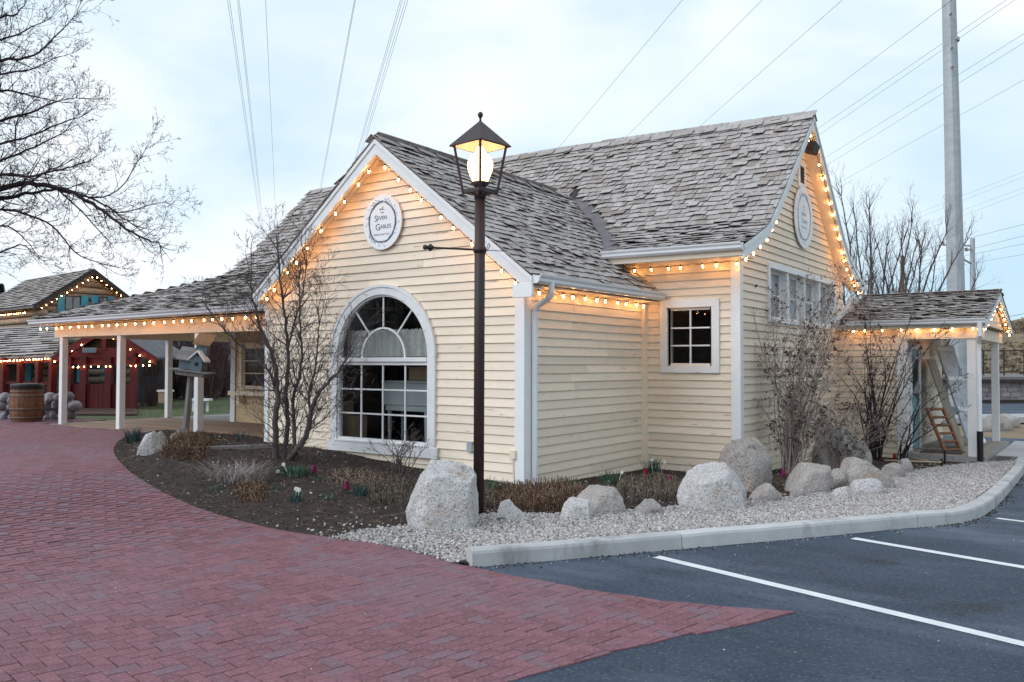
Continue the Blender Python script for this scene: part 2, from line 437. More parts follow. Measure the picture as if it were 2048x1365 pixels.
M['lace'] = pmat('lace_cloth', (0.50, 0.50, 0.46), (0.36, 0.37, 0.35), 30.0, rough=0.9, bump=0.2, tint=0.08)
M['curtain'] = pmat('white_curtain', (0.72, 0.74, 0.76), (0.62, 0.65, 0.68), 5.0, rough=0.9, bump=0.1, tint=0.08)
M['chest'] = pmat('pale_blue_paint', (0.60, 0.66, 0.66), (0.53, 0.60, 0.60), 4.0, rough=0.6, bump=0.05, tint=0.03)
M['cardboard'] = pmat('tan_wood_box', (0.46, 0.35, 0.23), (0.38, 0.28, 0.18), 6.0, rough=0.8, bump=0.1, tint=0.08)
M['rust'] = pmat('rusty_wood', (0.26, 0.125, 0.065), (0.16, 0.075, 0.045), 6.0, rough=0.8, bump=0.3, tint=0.2)
M['panel'] = pmat('white_ornate_panel', (0.56, 0.58, 0.60), (0.40, 0.42, 0.45), 7.0, rough=0.7, bump=0.3, tint=0.05,
                  spots=[((0.24, 0.09, 0.10), 3.0, (1, 1, 1), 0.60, 0.66)])
M['tanboard'] = pmat('worn_tan_board', (0.33, 0.29, 0.23), (0.20, 0.17, 0.14), 3.0, rough=0.85, bump=0.2, tint=0.05)
M['mat'] = pmat('brown_mat', (0.085, 0.065, 0.06), (0.06, 0.048, 0.045), 20.0, rough=0.95, bump=0.3, tint=0.1)
M['ink'] = pmat('sign_ink', (0.10, 0.14, 0.18), None, rough=0.7, bump=0, tint=0)
M['board'] = pmat('sign_board', (0.80, 0.82, 0.84), (0.76, 0.785, 0.81), 3.0, rough=0.5, bump=0, tint=0)
M['carpaint'] = pmat('dark_car_paint', (0.02, 0.018, 0.024), None, rough=0.25, bump=0, tint=0, spec=0.6)
M['rubber'] = pmat('tyre_rubber', (0.02, 0.02, 0.02), None, rough=0.85, bump=0.1, tint=0)
M['chrome'] = pmat('grey_metal', (0.35, 0.35, 0.36), None, rough=0.3, metallic=0.8, bump=0, tint=0)
M['lens'] = pmat('lamp_lens', (0.20, 0.02, 0.03), None, rough=0.2, bump=0, tint=0)
M['conifer'] = pmat('dark_conifer', (0.03, 0.05, 0.035), (0.02, 0.033, 0.028), 8.0, rough=0.9, bump=0, tint=0.3)
M['brush'] = pmat('hillside_brush', (0.20, 0.16, 0.105), (0.13, 0.105, 0.07), 8.0, rough=0.95, bump=0, tint=0.35)
M['barrelwood'] = pmat('old_barrel_oak', (0.22, 0.105, 0.055), (0.12, 0.05, 0.03), 7.0, (5, 5, 1), 0.7, 0.3, 30, 0.3)
M['hoop'] = pmat('barrel_hoop', (0.16, 0.11, 0.075), (0.10, 0.075, 0.06), 6.0, rough=0.6, metallic=0.3, bump=0.1, tint=0.05)
# ================================================================== GROUND
def grid_sheet(name, xs, ys, zf, mat, keep=None, parent=None, kind='structure'):
    nx, ny = len(xs), len(ys)
    v = [(x, y, zf(x, y)) for y in ys for x in xs]
    f = []
    for j in range(ny - 1):
        for i in range(nx - 1):
            if keep is None or keep[j, i]:
                f.append((j * nx + i, j * nx + i + 1, (j + 1) * nx + i + 1, (j + 1) * nx + i))
    me = bpy.data.meshes.new(name)
    me.from_pydata(v, [], f)
    me.polygons.foreach_set('use_smooth', [True] * len(f))
    me.materials.append(mat)
    o = link_mesh(name, me, parent)
    if kind: o['kind'] = kind
    return o
def in_poly(px, py, poly):
    px = np.asarray(px); py = np.asarray(py)
    ins = np.zeros(px.shape, bool)
    n = len(poly)
    for i in range(n):
        x0, y0 = poly[i]; x1, y1 = poly[(i + 1) % n]
        if y0 == y1: continue
        c = ((y0 > py) != (y1 > py)) & (px < (x1 - x0) * (py - y0) / (y1 - y0) + x0)
        ins ^= c
    return ins
def seg_dist(px, py, line):
    best = np.full(np.shape(px), 1e9)
    for (x0, y0), (x1, y1) in zip(line[:-1], line[1:]):
        dx, dy = x1 - x0, y1 - y0
        t = np.clip(((px - x0) * dx + (py - y0) * dy) / (dx * dx + dy * dy), 0, 1)
        best = np.minimum(best, np.hypot(px - x0 - t * dx, py - y0 - t * dy))
    return best

# far and near ground as one sheet
def warp(n, a, b): return [a + (b - a) * (0.5 + 0.5 * math.copysign(abs(u) ** 2.6, u)) for u in np.linspace(-1, 1, n)]
grid_sheet('ground', warp(90, -420, 380), warp(90, -380, 420), lambda x, y: T(x, y) - 0.10, M['drygrass'])
# car park
grid_sheet('asphalt_lot', list(np.linspace(-7.5, 44, 120)), list(np.linspace(-22, 27, 110)), lambda x, y: T(x, y) - 0.0085, M['asphalt'])

KERB = [(-4.15, 5.31), (-3.49, 6.30), (-2.93, 7.16), (-2.07, 8.48), (-1.50, 9.45), (-1.28, 10.0), (-1.19, 10.7), (-1.17, 12.07), (-1.22, 14.6), (-1.29, 17.1), (-1.45, 20.0), (-1.6, 23.5)]
def off_line(line, d):
    out = []
    for i, p in enumerate(line):
        a = Vector(line[max(0, i - 1)]); b = Vector(line[min(len(line) - 1, i + 1)])
        t = (b - a).normalized()
        out.append((p[0] - t.y * d, p[1] + t.x * d))
    return out
KBACK = off_line(KERB, 0.15)
BEDEDGE = [(-15.51, 9.45), (-15.35, 9.1), (-15.13, 8.82), (-14.03, 8.0), (-12.5, 7.08), (-10.71, 6.22), (-9.39, 5.77), (-8.31, 5.52), (-7.42, 5.41), (-6.55, 5.38), (-5.83, 5.43), (-5.09, 5.46), (-4.33, 5.31)]
def dense(line, step=0.15):
    """a smooth run of points along a polyline (Catmull-Rom)"""
    P = [Vector(p) for p in line]; out = []
    for i in range(len(P) - 1):
        a, b, c, d = P[max(i - 1, 0)], P[i], P[i + 1], P[min(i + 2, len(P) - 1)]
        n = max(1, int((c - b).length / step))
        for k in range(n):
            t = k / n
            out.append(0.5 * ((2 * b) + (c - a) * t + (2 * a - 5 * b + 4 * c - d) * t * t + (3 * b - a - 3 * c + d) * t ** 3))
    out.append(P[-1])
    return [tuple(p) for p in out]
BEDEDGE = dense(BEDEDGE, 0.3)
# kerb, cast in lengths with open joints
kerb = MB()
kp = dense(KERB, 0.25); kb = off_line(kp, 0.15)
kerb_root = None
cuts = [0, 7, 17, 27, 38, 50, 62, len(kp) - 1]
for ci, (i0, i1) in enumerate(zip(cuts[:-1], cuts[1:])):
    m = MB(); rng = random.Random(ci)
    pr = []
    for i in range(i0, i1 + 1):
        x, y = kp[i]; bx, by = kb[i]
        if i == i1 and i1 != len(kp) - 1:
            x += (kp[i - 1][0] - x) * .03; y += (kp[i - 1][1] - y) * .03; bx += (kb[i - 1][0] - bx) * .03; by += (kb[i - 1][1] - by) * .03
        z = T(x, y); j = rng.uniform(-.004, .004)
        h = 0.122 + j
        ux, uy = bx - x, by - y
        pr.append([(x - ux * .06, y - uy * .06, z - .1), (x, y, z + h - .03), (x + ux * .06, y + uy * .06, z + h - .008), (x + ux * .2, y + uy * .2, z + h), (bx - ux * .06, by - uy * .06, z + h), (bx, by, z + h - .015), (bx, by, z - .1)])
    n = 7; vs = [p for r_ in pr for p in r_]; fs = []
    for a in range(len(pr) - 1):
        for k in range(n):
            fs.append((a * n + k, a * n + (k + 1) % n, (a + 1) * n + (k + 1) % n, (a + 1) * n + k))
    fs.append(tuple(range(n - 1, -1, -1))); fs.append(tuple((len(pr) - 1) * n + k for k in range(n)))
    m.add(vs, fs)
    if ci == 0:
        kerb_root = m.build('kerb', M['concrete']); kerb_root['kind'] = 'structure'
    else:
        m.build('kerb_block', M['concrete'], kerb_root)

# painted bay lines
def stripe(p, q, w=0.1):
    p, q = Vector((*p, 0)), Vector((*q, 0)); d = (q - p); s = Vector((-d.y, d.x, 0)).normalized() * w / 2
    m = MB(); n = 14
    vs = []; fs = []
    for i in range(n + 1):
        c = p + d * i / n
        for sg in (-1, 1):
            e = c + s * sg * random.uniform(.93, 1.05)
            vs.append((e.x, e.y, T(e.x, e.y) - .0045))
    for i in range(n): fs.append((2 * i, 2 * i + 2, 2 * i + 3, 2 * i + 1))
    m.add(vs, fs)
    o = m.build('parking_line', M['paint']); o['kind'] = 'structure'
stripe((-3.13, 6.50), (1.6, 5.13))
stripe((-1.99, 8.26), (2.8, 6.95))
stripe((-1.05, 10.53), (3.6, 9.25))

# ------------------------------------------------------------------ brick path
PATH = [(-1.70, 5.58), (-1.97, 5.48), (-2.27, 5.38), (-2.79, 5.29), (-3.4, 5.27), (-4.08, 5.29)] + BEDEDGE[::-1] + \
       [(-15.45, 9.52), (-19.6, 9.52), (-19.8, 11.0), (-26, 10.0), (-33, 4.0), (-30, -4), (-9, -4), (-4.4, -0.3), (-3.3, 1.7), (-2.85, 2.75), (-2.52, 3.49), (-2.43, 3.77), (-2.19, 4.46), (-1.86, 5.16)]
pm = MB()
gx = np.arange(-33, -1.4, 0.35); gy = np.arange(-4, 11.2, 0.35)
cx, cy = np.meshgrid(gx[:-1] + .175, gy[:-1] + .175)
keep = in_poly(cx, cy, PATH) & (seg_dist(cx, cy, PATH + PATH[:1]) > .26)
path = grid_sheet('brick_path', list(gx), list(gy), lambda x, y: T(x, y) - 0.0045, M['sand'], keep)
# a strip of joint sand follows the curved border exactly
PN = np.array(PATH)
bang = math.radians(-10.22)
ca, sa = math.cos(bang), math.sin(bang)
def clip_half(poly, p, n):
    out = []
    for i in range(len(poly)):
        a, b = poly[i], poly[(i + 1) % len(poly)]
        da = (a[0] - p[0]) * n[0] + (a[1] - p[1]) * n[1]; db = (b[0] - p[0]) * n[0] + (b[1] - p[1]) * n[1]
        if da >= 0: out.append(a)
        if (da >= 0) != (db >= 0):
            t = da / (da - db); out.append((a[0] + (b[0] - a[0]) * t, a[1] + (b[1] - a[1]) * t))
    return out
segs = [(PATH[i], PATH[(i + 1) % len(PATH)]) for i in range(len(PATH))]
area2 = sum(a[0] * b[1] - b[0] * a[1] for a, b in segs)
sgn = 1 if area2 > 0 else -1
bricks = []       # (centre, along-x?, polygon or None)
BL, BW = 0.178, 0.089
cells = []
R0 = 215
for j in range(-R0, R0):
    for i in range(-R0, R0):
        k = (i - j) % 4
        if k == 0: cells.append((i + 1.0, j + .5, True))       # lies along the path's long axis
        elif k == 2: cells.append((i + .5, j + 0.0, False))     # stands across it
cells = np.array([(c[0], c[1], c[2]) for c in cells], float)
# herringbone: brick (i,j) horizontal covers cells i,i+1; vertical covers rows j-1,j
bxu, byu = cells[:, 0] * BW, cells[:, 1] * BW
bx = bxu * ca - byu * sa - 6.0; by = bxu * sa + byu * ca + 4.5
q = np.stack([bx, by, np.zeros_like(bx)], 1) - ORIG
wx = q[:, 0:1] * HX + q[:, 1:2] * HY + np.stack([0 * bx, 0 * bx, q[:, 2]], 1)
cc = wx @ CM.T
dep = cc[:, 2]
ppx = 1024 + F_PX * cc[:, 0] / np.maximum(dep, .1); ppy = 682.5 + F_PX * cc[:, 1] / np.maximum(dep, .1)
sel = (dep > 1.6) & (ppx > -900) & (ppx < 2500) & (ppy < 2100) & (dep < 27)
dist = seg_dist(bx, by, PATH + PATH[:1]); ins = in_poly(bx, by, PATH)
sel &= ins | (dist < 0.12)
idx = np.where(sel)[0]
brick_objs = []; rest = MB()
big = []
for k in idx:
    along = cells[k, 2] > .5
    hl, hw = (BL / 2 - .002, BW / 2 - .002) if along else (BW / 2 - .002, BL / 2 - .002)
    rng = random.Random(int(k))
    a2 = bang + rng.gauss(0, .006)
    c2, s2 = math.cos(a2), math.sin(a2)
    x0, y0 = bx[k] + rng.gauss(0, .0015), by[k] + rng.gauss(0, .0015)
    poly = [(x0 + u * hl * c2 - v * hw * s2, y0 + u * hl * s2 + v * hw * c2) for u, v in ((-1, -1), (1, -1), (1, 1), (-1, 1))]
    if dist[k] < .13:
        near = sorted(segs, key=lambda sg: seg_dist(np.array([x0]), np.array([y0]), list(sg))[0])[:2]
        for a, b in near:
            if math.hypot(a[0] - b[0], a[1] - b[1]) < 1e-4: continue
            n = (-(b[1] - a[1]) * sgn, (b[0] - a[0]) * sgn)
            poly = clip_half(poly, a, n)
            if len(poly) < 3: break
        if len(poly) < 3: continue
    cxm = sum(p[0] for p in poly) / len(poly); cym = sum(p[1] for p in poly) / len(poly)
    z = T(cxm, cym) + rng.gauss(0.001, .0009)
    tx, ty = rng.gauss(0, .006), rng.gauss(0, .006)
    n = len(poly); vs = []
    for sc_, dz in ((1, -.03), (1, -.0035), (.955, 0)):
        for p in poly:
            dx, dy = (p[0] - cxm) * sc_, (p[1] - cym) * sc_
            vs.append((dx, dy, dz + dx * tx + dy * ty))
    fs = [tuple(2 * n + i for i in range(n))]
    for l in (0, 1):
        fs += [(l * n + i, l * n + (i + 1) % n, (l + 1) * n + (i + 1) % n, (l + 1) * n + i) for i in range(n)]
    inframe = 0 < ppx[k] < 2048 and ppy[k] < 1375
    big.append((dep[k] if inframe else 100 + dep[k], (cxm, cym, z), vs, fs))
big.sort(key=lambda r_: r_[0])
for r_, (d_, c_, vs, fs) in enumerate(big):
    if r_ < 300:
        m = MB().add(vs, fs)
        link_mesh('brick', m.mesh('brick', M['brick']), path, c_)
    else:
        rest.add([(v[0] + c_[0], v[1] + c_[1], v[2] + c_[2]) for v in vs], fs)
o = rest.build('brick_field', M['brick'], path); o['kind'] = 'stuff'

# ------------------------------------------------------------------ planting bed: soil and gravel
BED = BEDEDGE + [tuple(p) for p in kb[:-6]] + [(-1.75, 21.5), (-2.02, 21.5), (-2.02, 18.3), (-4.6, 18.3), (-4.58, 12.42), (-6.16, 12.42), (-6.16, 9.1), (-11.4, 9.1), (-11.4, 9.6), (-15.5, 9.6)]
GRAVEL_LINE = [tuple(GT(px, py, .05)[:2]) for px, py in ((648, 1070), (720, 1054), (815, 1052), (900, 1044), (985, 1024), (1100, 1026), (1260, 1018), (1380, 1008), (1520, 998), (1640, 984), (1760, 962), (1822, 942), (1905, 928))] + [(-2.1, 17.9)]
GRAVEL = dense(GRAVEL_LINE, .3) + [(-2.0, 18.3), (-2.02, 21.5), (-1.75, 21.5)] + [tuple(p) for p in kb[:-6]][::-1] + [e for e in BEDEDGE[::-1] if e[0] > GRAVEL_LINE[0][0]]
kline = [tuple(p) for p in kb]
def bed_off(x, y):
    dk = seg_dist(x, y, kline); db = seg_dist(x, y, BEDEDGE)
    e = np.clip(db / .5, 0, 1)
    return np.maximum((.035 + .05 * np.clip(-(x + 6.5) / 3, 0, 1)) * e, .088 * np.exp(-(dk / .9) ** 2)) * np.clip(db / .42, 0.04, 1) ** 1.2
bxs = np.arange(-15.7, -1.1, 0.075); bys = np.arange(5.1, 21.6, 0.075)
BX, BY = np.meshgrid(bxs, bys)
inb = in_poly(BX, BY, BED); dbd = seg_dist(BX, BY, BED + BED[:1])
rn = np.random.default_rng(3)
def vnoise(x, y, s, seed=0):
    """cheap smooth value noise"""
    r_ = np.random.default_rng(seed).random((64, 64))
    u, v = x / s, y / s
    iu, iv = np.floor(u).astype(int), np.floor(v).astype(int)
    fu, fv = u - iu, v - iv
    fu, fv = fu * fu * (3 - 2 * fu), fv * fv * (3 - 2 * fv)
    g = lambda a, b: r_[a % 64, b % 64]
    return (g(iu, iv) * (1 - fu) + g(iu + 1, iv) * fu) * (1 - fv) + (g(iu, iv + 1) * (1 - fu) + g(iu + 1, iv + 1) * fu) * fv
TV = np.vectorize(T)
BZ = TV(BX, BY)
isg = in_poly(BX, BY, GRAVEL)
BH = BZ + bed_off(BX, BY) + np.where(isg, 0, 1) * ((vnoise(BX, BY, .22, 1) - .5) * .035 + (vnoise(BX, BY, .09, 2) - .5) * .02) * np.clip(dbd / .15, 0, 1)
BH = np.where(inb, BH, np.where(seg_dist(BX, BY, kline) < .10, BZ + .01, BZ - .0055))
BH = np.maximum(BH, BZ - .0055)
def bed_z(x, y):
    i = min(len(bxs) - 1, max(0, int(round((x + 15.7) / .075)))); j = min(len(bys) - 1, max(0, int(round((y - 5.1) / .075))))
    return float(BH[j, i])
keep = (inb[:-1, :-1] | inb[1:, 1:] | inb[1:, :-1] | inb[:-1, 1:])
gk = isg[:-1, :-1]
def sheet_from(name, mask, mat):
    use = {}; v = []; f = []
    def vid(i, j):
        if (i, j) not in use:
            use[(i, j)] = len(v); v.append((bxs[i], bys[j], BH[j, i]))
        return use[(i, j)]
    for j, i in zip(*np.where(mask)):
        f.append((vid(i, j), vid(i + 1, j), vid(i + 1, j + 1), vid(i, j + 1)))
    me = bpy.data.meshes.new(name); me.from_pydata(v, [], f)
    me.polygons.foreach_set('use_smooth', [True] * len(f)); me.materials.append(mat)
    o = link_mesh(name, me); o['kind'] = 'structure'
    return o
sheet_from('soil_bed', keep & ~gk, M['soil'])
sheet_from('gravel_bed', keep & gk, M['gravelbed'])

def scatter_stones(name, pts, rmin, rmax, mat, seed=0):
    """one loose layer of stones, instanced on given points"""
    me = bpy.data.meshes.new(name); me.from_pydata([tuple(p) for p in pts], [], []); me.materials.append(mat)
    o = link_mesh(name, me); o['kind'] = 'stuff'
    g = bpy.data.node_groups.new(name, 'GeometryNodeTree')
    g.interface.new_socket('Geometry', in_out='INPUT', socket_type='NodeSocketGeometry')
    g.interface.new_socket('Geometry', in_out='OUTPUT', socket_type='NodeSocketGeometry')
    gi, go = g.nodes.new('NodeGroupInput'), g.nodes.new('NodeGroupOutput')
    mp = g.nodes.new('GeometryNodeMeshToPoints')
    ico = g.nodes.new('GeometryNodeMeshIcoSphere'); ico.inputs['Radius'].default_value = 1.0; ico.inputs['Subdivisions'].default_value = 1
    sm = g.nodes.new('GeometryNodeSetMaterial'); sm.inputs['Material'].default_value = mat
    inst = g.nodes.new('GeometryNodeInstanceOnPoints')
    rs = g.nodes.new('FunctionNodeRandomValue'); rs.data_type = 'FLOAT_VECTOR'
    rs.inputs[0].default_value = (rmin, rmin, rmin * .7); rs.inputs[1].default_value = (rmax, rmax, rmax * .8)
    rr = g.nodes.new('FunctionNodeRandomValue'); rr.data_type = 'FLOAT_VECTOR'
    rr.inputs[0].default_value = (-.6, -.6, 0); rr.inputs[1].default_value = (.6, .6, 6.283)
    rr.inputs['Seed'].default_value = 5
    l = g.links.new
    l(gi.outputs[0], mp.inputs[0]); l(mp.outputs[0], inst.inputs['Points'])
    l(ico.outputs['Mesh'], sm.inputs['Geometry']); l(sm.outputs[0], inst.inputs['Instance'])
    l(rs.outputs[0], inst.inputs['Scale']); l(rr.outputs[0], inst.inputs['Rotation'])
    l(inst.outputs[0], go.inputs[0])
    o.modifiers.new('scatter', 'NODES').node_group = g
    return o
def rand_in(poly, n, rng):
    p = np.array(poly); lo, hi = p.min(0), p.max(0)
    x = rng.uniform(lo[0], hi[0], n); y = rng.uniform(lo[1], hi[1], n)
    k = in_poly(x, y, poly)
    return x[k], y[k]
def bzv(x, y):
    u = np.clip((x + 15.7) / .075, 0, len(bxs) - 1.01); v = np.clip((y - 5.1) / .075, 0, len(bys) - 1.01)
    i, j = u.astype(int), v.astype(int); fu, fv = u - i, v - j
    return (BH[j, i] * (1 - fu) + BH[j, i + 1] * fu) * (1 - fv) + (BH[j + 1, i] * (1 - fu) + BH[j + 1, i + 1] * fu) * fv
gp = np.array(GRAVEL); ar = np.prod(gp.max(0) - gp.min(0))
x, y = rand_in(GRAVEL, int(ar * 2600), rn)
far = np.hypot(x, y); k = rn.random(len(x)) < np.clip(1.25 - (far - 7) * .07, .42, 1)
x, y = x[k], y[k]
# the gravel thins out into the soil and spills a little over the path and kerb foot
sx, sy = rand_in(BED, 60000, rn)
dg = seg_dist(sx, sy, GRAVEL_LINE); db = seg_dist(sx, sy, BEDEDGE)
k = ~in_poly(sx, sy, GRAVEL) & (rn.random(len(sx)) < .75 * np.exp(-dg / .15) + .22 * np.exp(-dg / .9) * np.exp(-db / 1.2) + .022)
x, y = np.concatenate([x, sx[k]]), np.concatenate([y, sy[k]])
tx_, ty_ = rn.uniform(-4.52, -4.22, 260), rn.uniform(5.30, 5.52, 260)
x, y = np.concatenate([x, tx_[in_poly(tx_, ty_, BED)]]), np.concatenate([y, ty_[in_poly(tx_, ty_, BED)]])
z = np.maximum(bzv(x, y), TV(x, y) - .004) + rn.uniform(-.002, .010, len(x))
scatter_stones('gravel', np.stack([x, y, z], 1), .006, .019, M['pebble'])
# crumbs of soil and bark
sx, sy = rand_in(BED, 42000, rn)
k = ~in_poly(sx, sy, GRAVEL); sx, sy = sx[k], sy[k]
M['mulch'] = pmat('mulch_crumb', (0.075, 0.055, 0.045), (0.035, 0.027, 0.025), 9.0, rough=0.95, bump=0, tint=0.5, tintcol=((0.16, 0.11, 0.08), 0.12))
scatter_stones('mulch', np.stack([sx, sy, bzv(sx, sy)], 1), .006, .022, M['mulch'])
# stray grit on the asphalt along the kerb foot and on the bricks
ln = np.array(dense(KERB, .05)); t_ = rn.integers(0, len(ln), 420)
gx2 = ln[t_, 0] + np.abs(rn.exponential(.07, 420)) * .83; gy2 = ln[t_, 1] - np.abs(rn.exponential(.07, 420)) * .55
ux = rn.uniform(-8, 2.2, 110); uy = rn.uniform(2.2, 9.5, 110)
k = ~in_poly(ux, uy, BED); ux, uy = ux[k], uy[k]
gx2, gy2 = np.concatenate([gx2, ux]), np.concatenate([gy2, uy])
scatter_stones('grit', np.stack([gx2, gy2, TV(gx2, gy2) - .006 + np.where(in_poly(gx2, gy2, PATH), .007, 0)], 1),
    .003, .008, M['pebble'])
lt = rn.integers(0, len(ln), 900); dd_ = np.abs(rn.exponential(.06, 900)); k = vnoise(ln[lt, 0], ln[lt, 1], .5, 9) > .45
scatter_stones('leaf_litter', np.stack([ln[lt, 0] + dd_ * .83, ln[lt, 1] - dd_ * .55, TV(ln[lt, 0], ln[lt, 1]) - .004], 1)[k], .004, .013, M['mulch'])

# ================================================================== THE SHOP
YA, XB, YC, XD, YE, YN = 9.044, -6.238, 12.5, -4.646, 18.2, 18.55
XL = -11.35
house = thing('shop_building', 'cream clapboard shop with grey shingle roofs and an arched front window', 'building', (XB, YA, 0))

def ridge_dz(x): return .15 * min(1.0, max(0.0, (-4.35 - x) / 5.5))
PROF_R = [(0, 6.07), (1.0, 5.12), (1.7, 4.45), (2.05, 4.13), (2.4, 3.84), (2.8, 3.64), (3.2, 3.48), (3.55, 3.345)]
PROF_L = [(0, 6.07), (1.0, 5.12), (1.7, 4.45), (2.05, 4.14), (2.45, 3.85), (2.9, 3.62), (3.6, 3.38), (4.4, 3.13), (5.3, 2.85), (6.25, 2.565)]
def pz(prof, d):
    for (a, za), (b, zb) in zip(prof[:-1], prof[1:]):
        if d <= b: return za + (zb - za) * (d - a) / (b - a)
    (a, za), (b, zb) = prof[-2], prof[-1]
    return zb + (zb - za) / (b - a) * (d - b)
RY = 15.5
def zmain(x, y):
    d = abs(RY - y)
    prof = PROF_L if x < -8.7 else PROF_R
    return pz(prof, d) + ridge_dz(x) * max(0, 1 - d / 3.2)
WRX, WRZ, WSL = -8.68, 4.86, 0.784
def zwing(x, y): return WRZ - WSL * abs(x - WRX)

# ---- walls -------------------------------------------------------
def wall_piece(mb, O, s, n, s0, s1, z0, z1, th=.09):
    """a slab of wall between two stations"""
    O, s, n = Vector(O), Vector(s), Vector(n)
    mb.obox(O + s * ((s0 + s1) / 2) + Vector((0, 0, (z0 + z1) / 2)) - n * (th / 2 + .012), s * ((s1 - s0) / 2), Vector((0, 0, (z1 - z0) / 2)), n * (th / 2))
def clapboards(wall, O, s, n, length, z0, topf, holes=(), arch=None, expo=.121, mat=None, zmax=9):
    """lapped boards, each one its own piece, fitted round the openings"""
    O, s, n = Vector(O), Vector(s), Vector(n)
    N = 400
    S = np.linspace(0, length, N); TP = np.array([topf(u) for u in S])
    z = z0
    rng = random.Random(int(length * 1000))
    cnt = 0
    while z < min(TP.max() - .02, zmax):
        z1 = z + expo
        lo = S[TP >= z - 1e-6]
        if len(lo) == 0: break
        hi = S[TP >= min(z1, TP.max() - .005)]
        if len(hi) == 0: hi = lo[[len(lo) // 2]]
        runs = [(lo[0], lo[-1], hi[0], hi[-1])]         # bottom start, bottom end, top start, top end
        zm = (z + z1) / 2
        for h in holes:
            if h[2] < zm < h[3]:
                nr = []
                for r_ in runs:
                    if h[0] > r_[0] and h[1] < r_[1]:
                        nr += [(r_[0], h[0], r_[2], h[0]), (h[1], r_[1], h[1], r_[3])]
                    elif h[1] >= r_[1] and h[0] < r_[1] and h[0] > r_[0]: nr.append((r_[0], h[0], r_[2], h[0]))
                    elif h[0] <= r_[0] and h[1] > r_[0] and h[1] < r_[1]: nr.append((h[1], r_[1], h[1], r_[3]))
                    elif h[0] <= r_[0] and h[1] >= r_[1]: pass
                    else: nr.append(r_)
                runs = nr
        if arch:
            ac, az, ab, ar, crown = arch[:5]                  # centre, spring line, half width, clip radius, inner crown
            hw = lambda q: ab if q <= az else (math.sqrt(max(0, ar * ar - (q - az) ** 2)) if q < az + ar else 0)
            if arch[5] < z1 and z < crown:
                a, b = hw(z), hw(z1)
                nr = []
                for r_ in runs:
                    nr += [(r_[0], ac - a, r_[2], ac - b), (ac + a, r_[1], ac + b, r_[3])]
                runs = nr
        pieces = []
        for r_ in runs:
            ln = r_[1] - r_[0]
            if ln > 2.6 and rng.random() < .75:
                c = r_[0] + ln * rng.uniform(.28, .72)
                pieces += [(r_[0], c - .002, r_[2], c - .002), (c + .002, r_[1], c + .002, r_[3])]
            else: pieces.append(r_)
        for a0, a1, b0, b1 in pieces:
            if a1 - a0 < .02 and b1 - b0 < .02: continue
            j0, j1 = rng.gauss(0, .0013), rng.gauss(0, .0013)
            o0, o1 = .015 + rng.gauss(0, .002), .015 + rng.gauss(0, .002)
            sag = rng.gauss(0, .0009)
            am = (a0 + a1) / 2
            P = lambda u, zz, d: O + s * u + Vector((0, 0, zz)) + n * d
            zt = z1 + .012
            vs = [P(a0, z + j0, o0), P(am, z + (j0 + j1) / 2 + sag, (o0 + o1) / 2), P(a1, z + j1, o1), P(b0, zt, -.006), P((b0 + b1) / 2, zt, -.006), P(b1, zt, -.006),
                  P(a0, z + j0, -.010), P(am, z + (j0 + j1) / 2 + sag, -.010), P(a1, z + j1, -.010), P(b0, zt, -.010), P((b0 + b1) / 2, zt, -.010), P(b1, zt, -.010)]
            fs = [(0, 1, 4, 3), (1, 2, 5, 4), (0, 6, 7, 1), (1, 7, 8, 2), (0, 3, 9, 6), (2, 8, 11, 5), (6, 9, 10, 7), (7, 10, 11, 8), (3, 4, 10, 9), (4, 5, 11, 10)]
            flip = s.cross(Vector((0, 0, 1))).dot(n) < 0
            if flip: fs = [tuple(reversed(f)) for f in fs]
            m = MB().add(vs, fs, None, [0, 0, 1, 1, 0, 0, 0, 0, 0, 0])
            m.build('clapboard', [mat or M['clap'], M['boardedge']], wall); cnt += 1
        z = z1
    return cnt

# front gable wall
AC, AZ = -8.76, 1.70                       # arched window: centre, spring line
ARI, ARO = .90, 1.05
m = MB()
wall_piece(m, (0, YA, 0), (1, 0, 0), (0, -1, 0), XL, AC - 1.0, -.3, 2.62)
wall_piece(m, (0, YA, 0), (1, 0, 0), (0, -1, 0), AC + 1.0, XB, -.3, 2.62)
wall_piece(m, (0, YA, 0), (1, 0, 0), (0, -1, 0), AC - 1.0, AC + 1.0, -.3, .40)
m.prism([(XL, YA + .006, 2.66), (XB, YA + .006, 2.66), (WRX, YA + .006, 4.70)], (0, .06, 0))
wallA = m.build('wall', M['clap'], house)
wtop = lambda u: min(zwing(XL + u, 0) - .10, 9)
clapboards(wallA, (XL, YA, 0), (1, 0, 0), (0, -1, 0), XB - XL, -.06, wtop,
           arch=(AC - XL, AZ, .945, .96, AZ + ARI, .33))
# side wall of the front wing
m = MB(); wall_piece(m, (XB, 0, 0), (0, 1, 0), (1, 0, 0), YA, YC, -.5, 2.8)
wallB = m.build('wall', M['clap'], house)
clapboards(wallB, (XB, YA + .13, 0), (0, 1, 0), (1, 0, 0), YC - YA - .13, -.10, lambda u: 2.68)
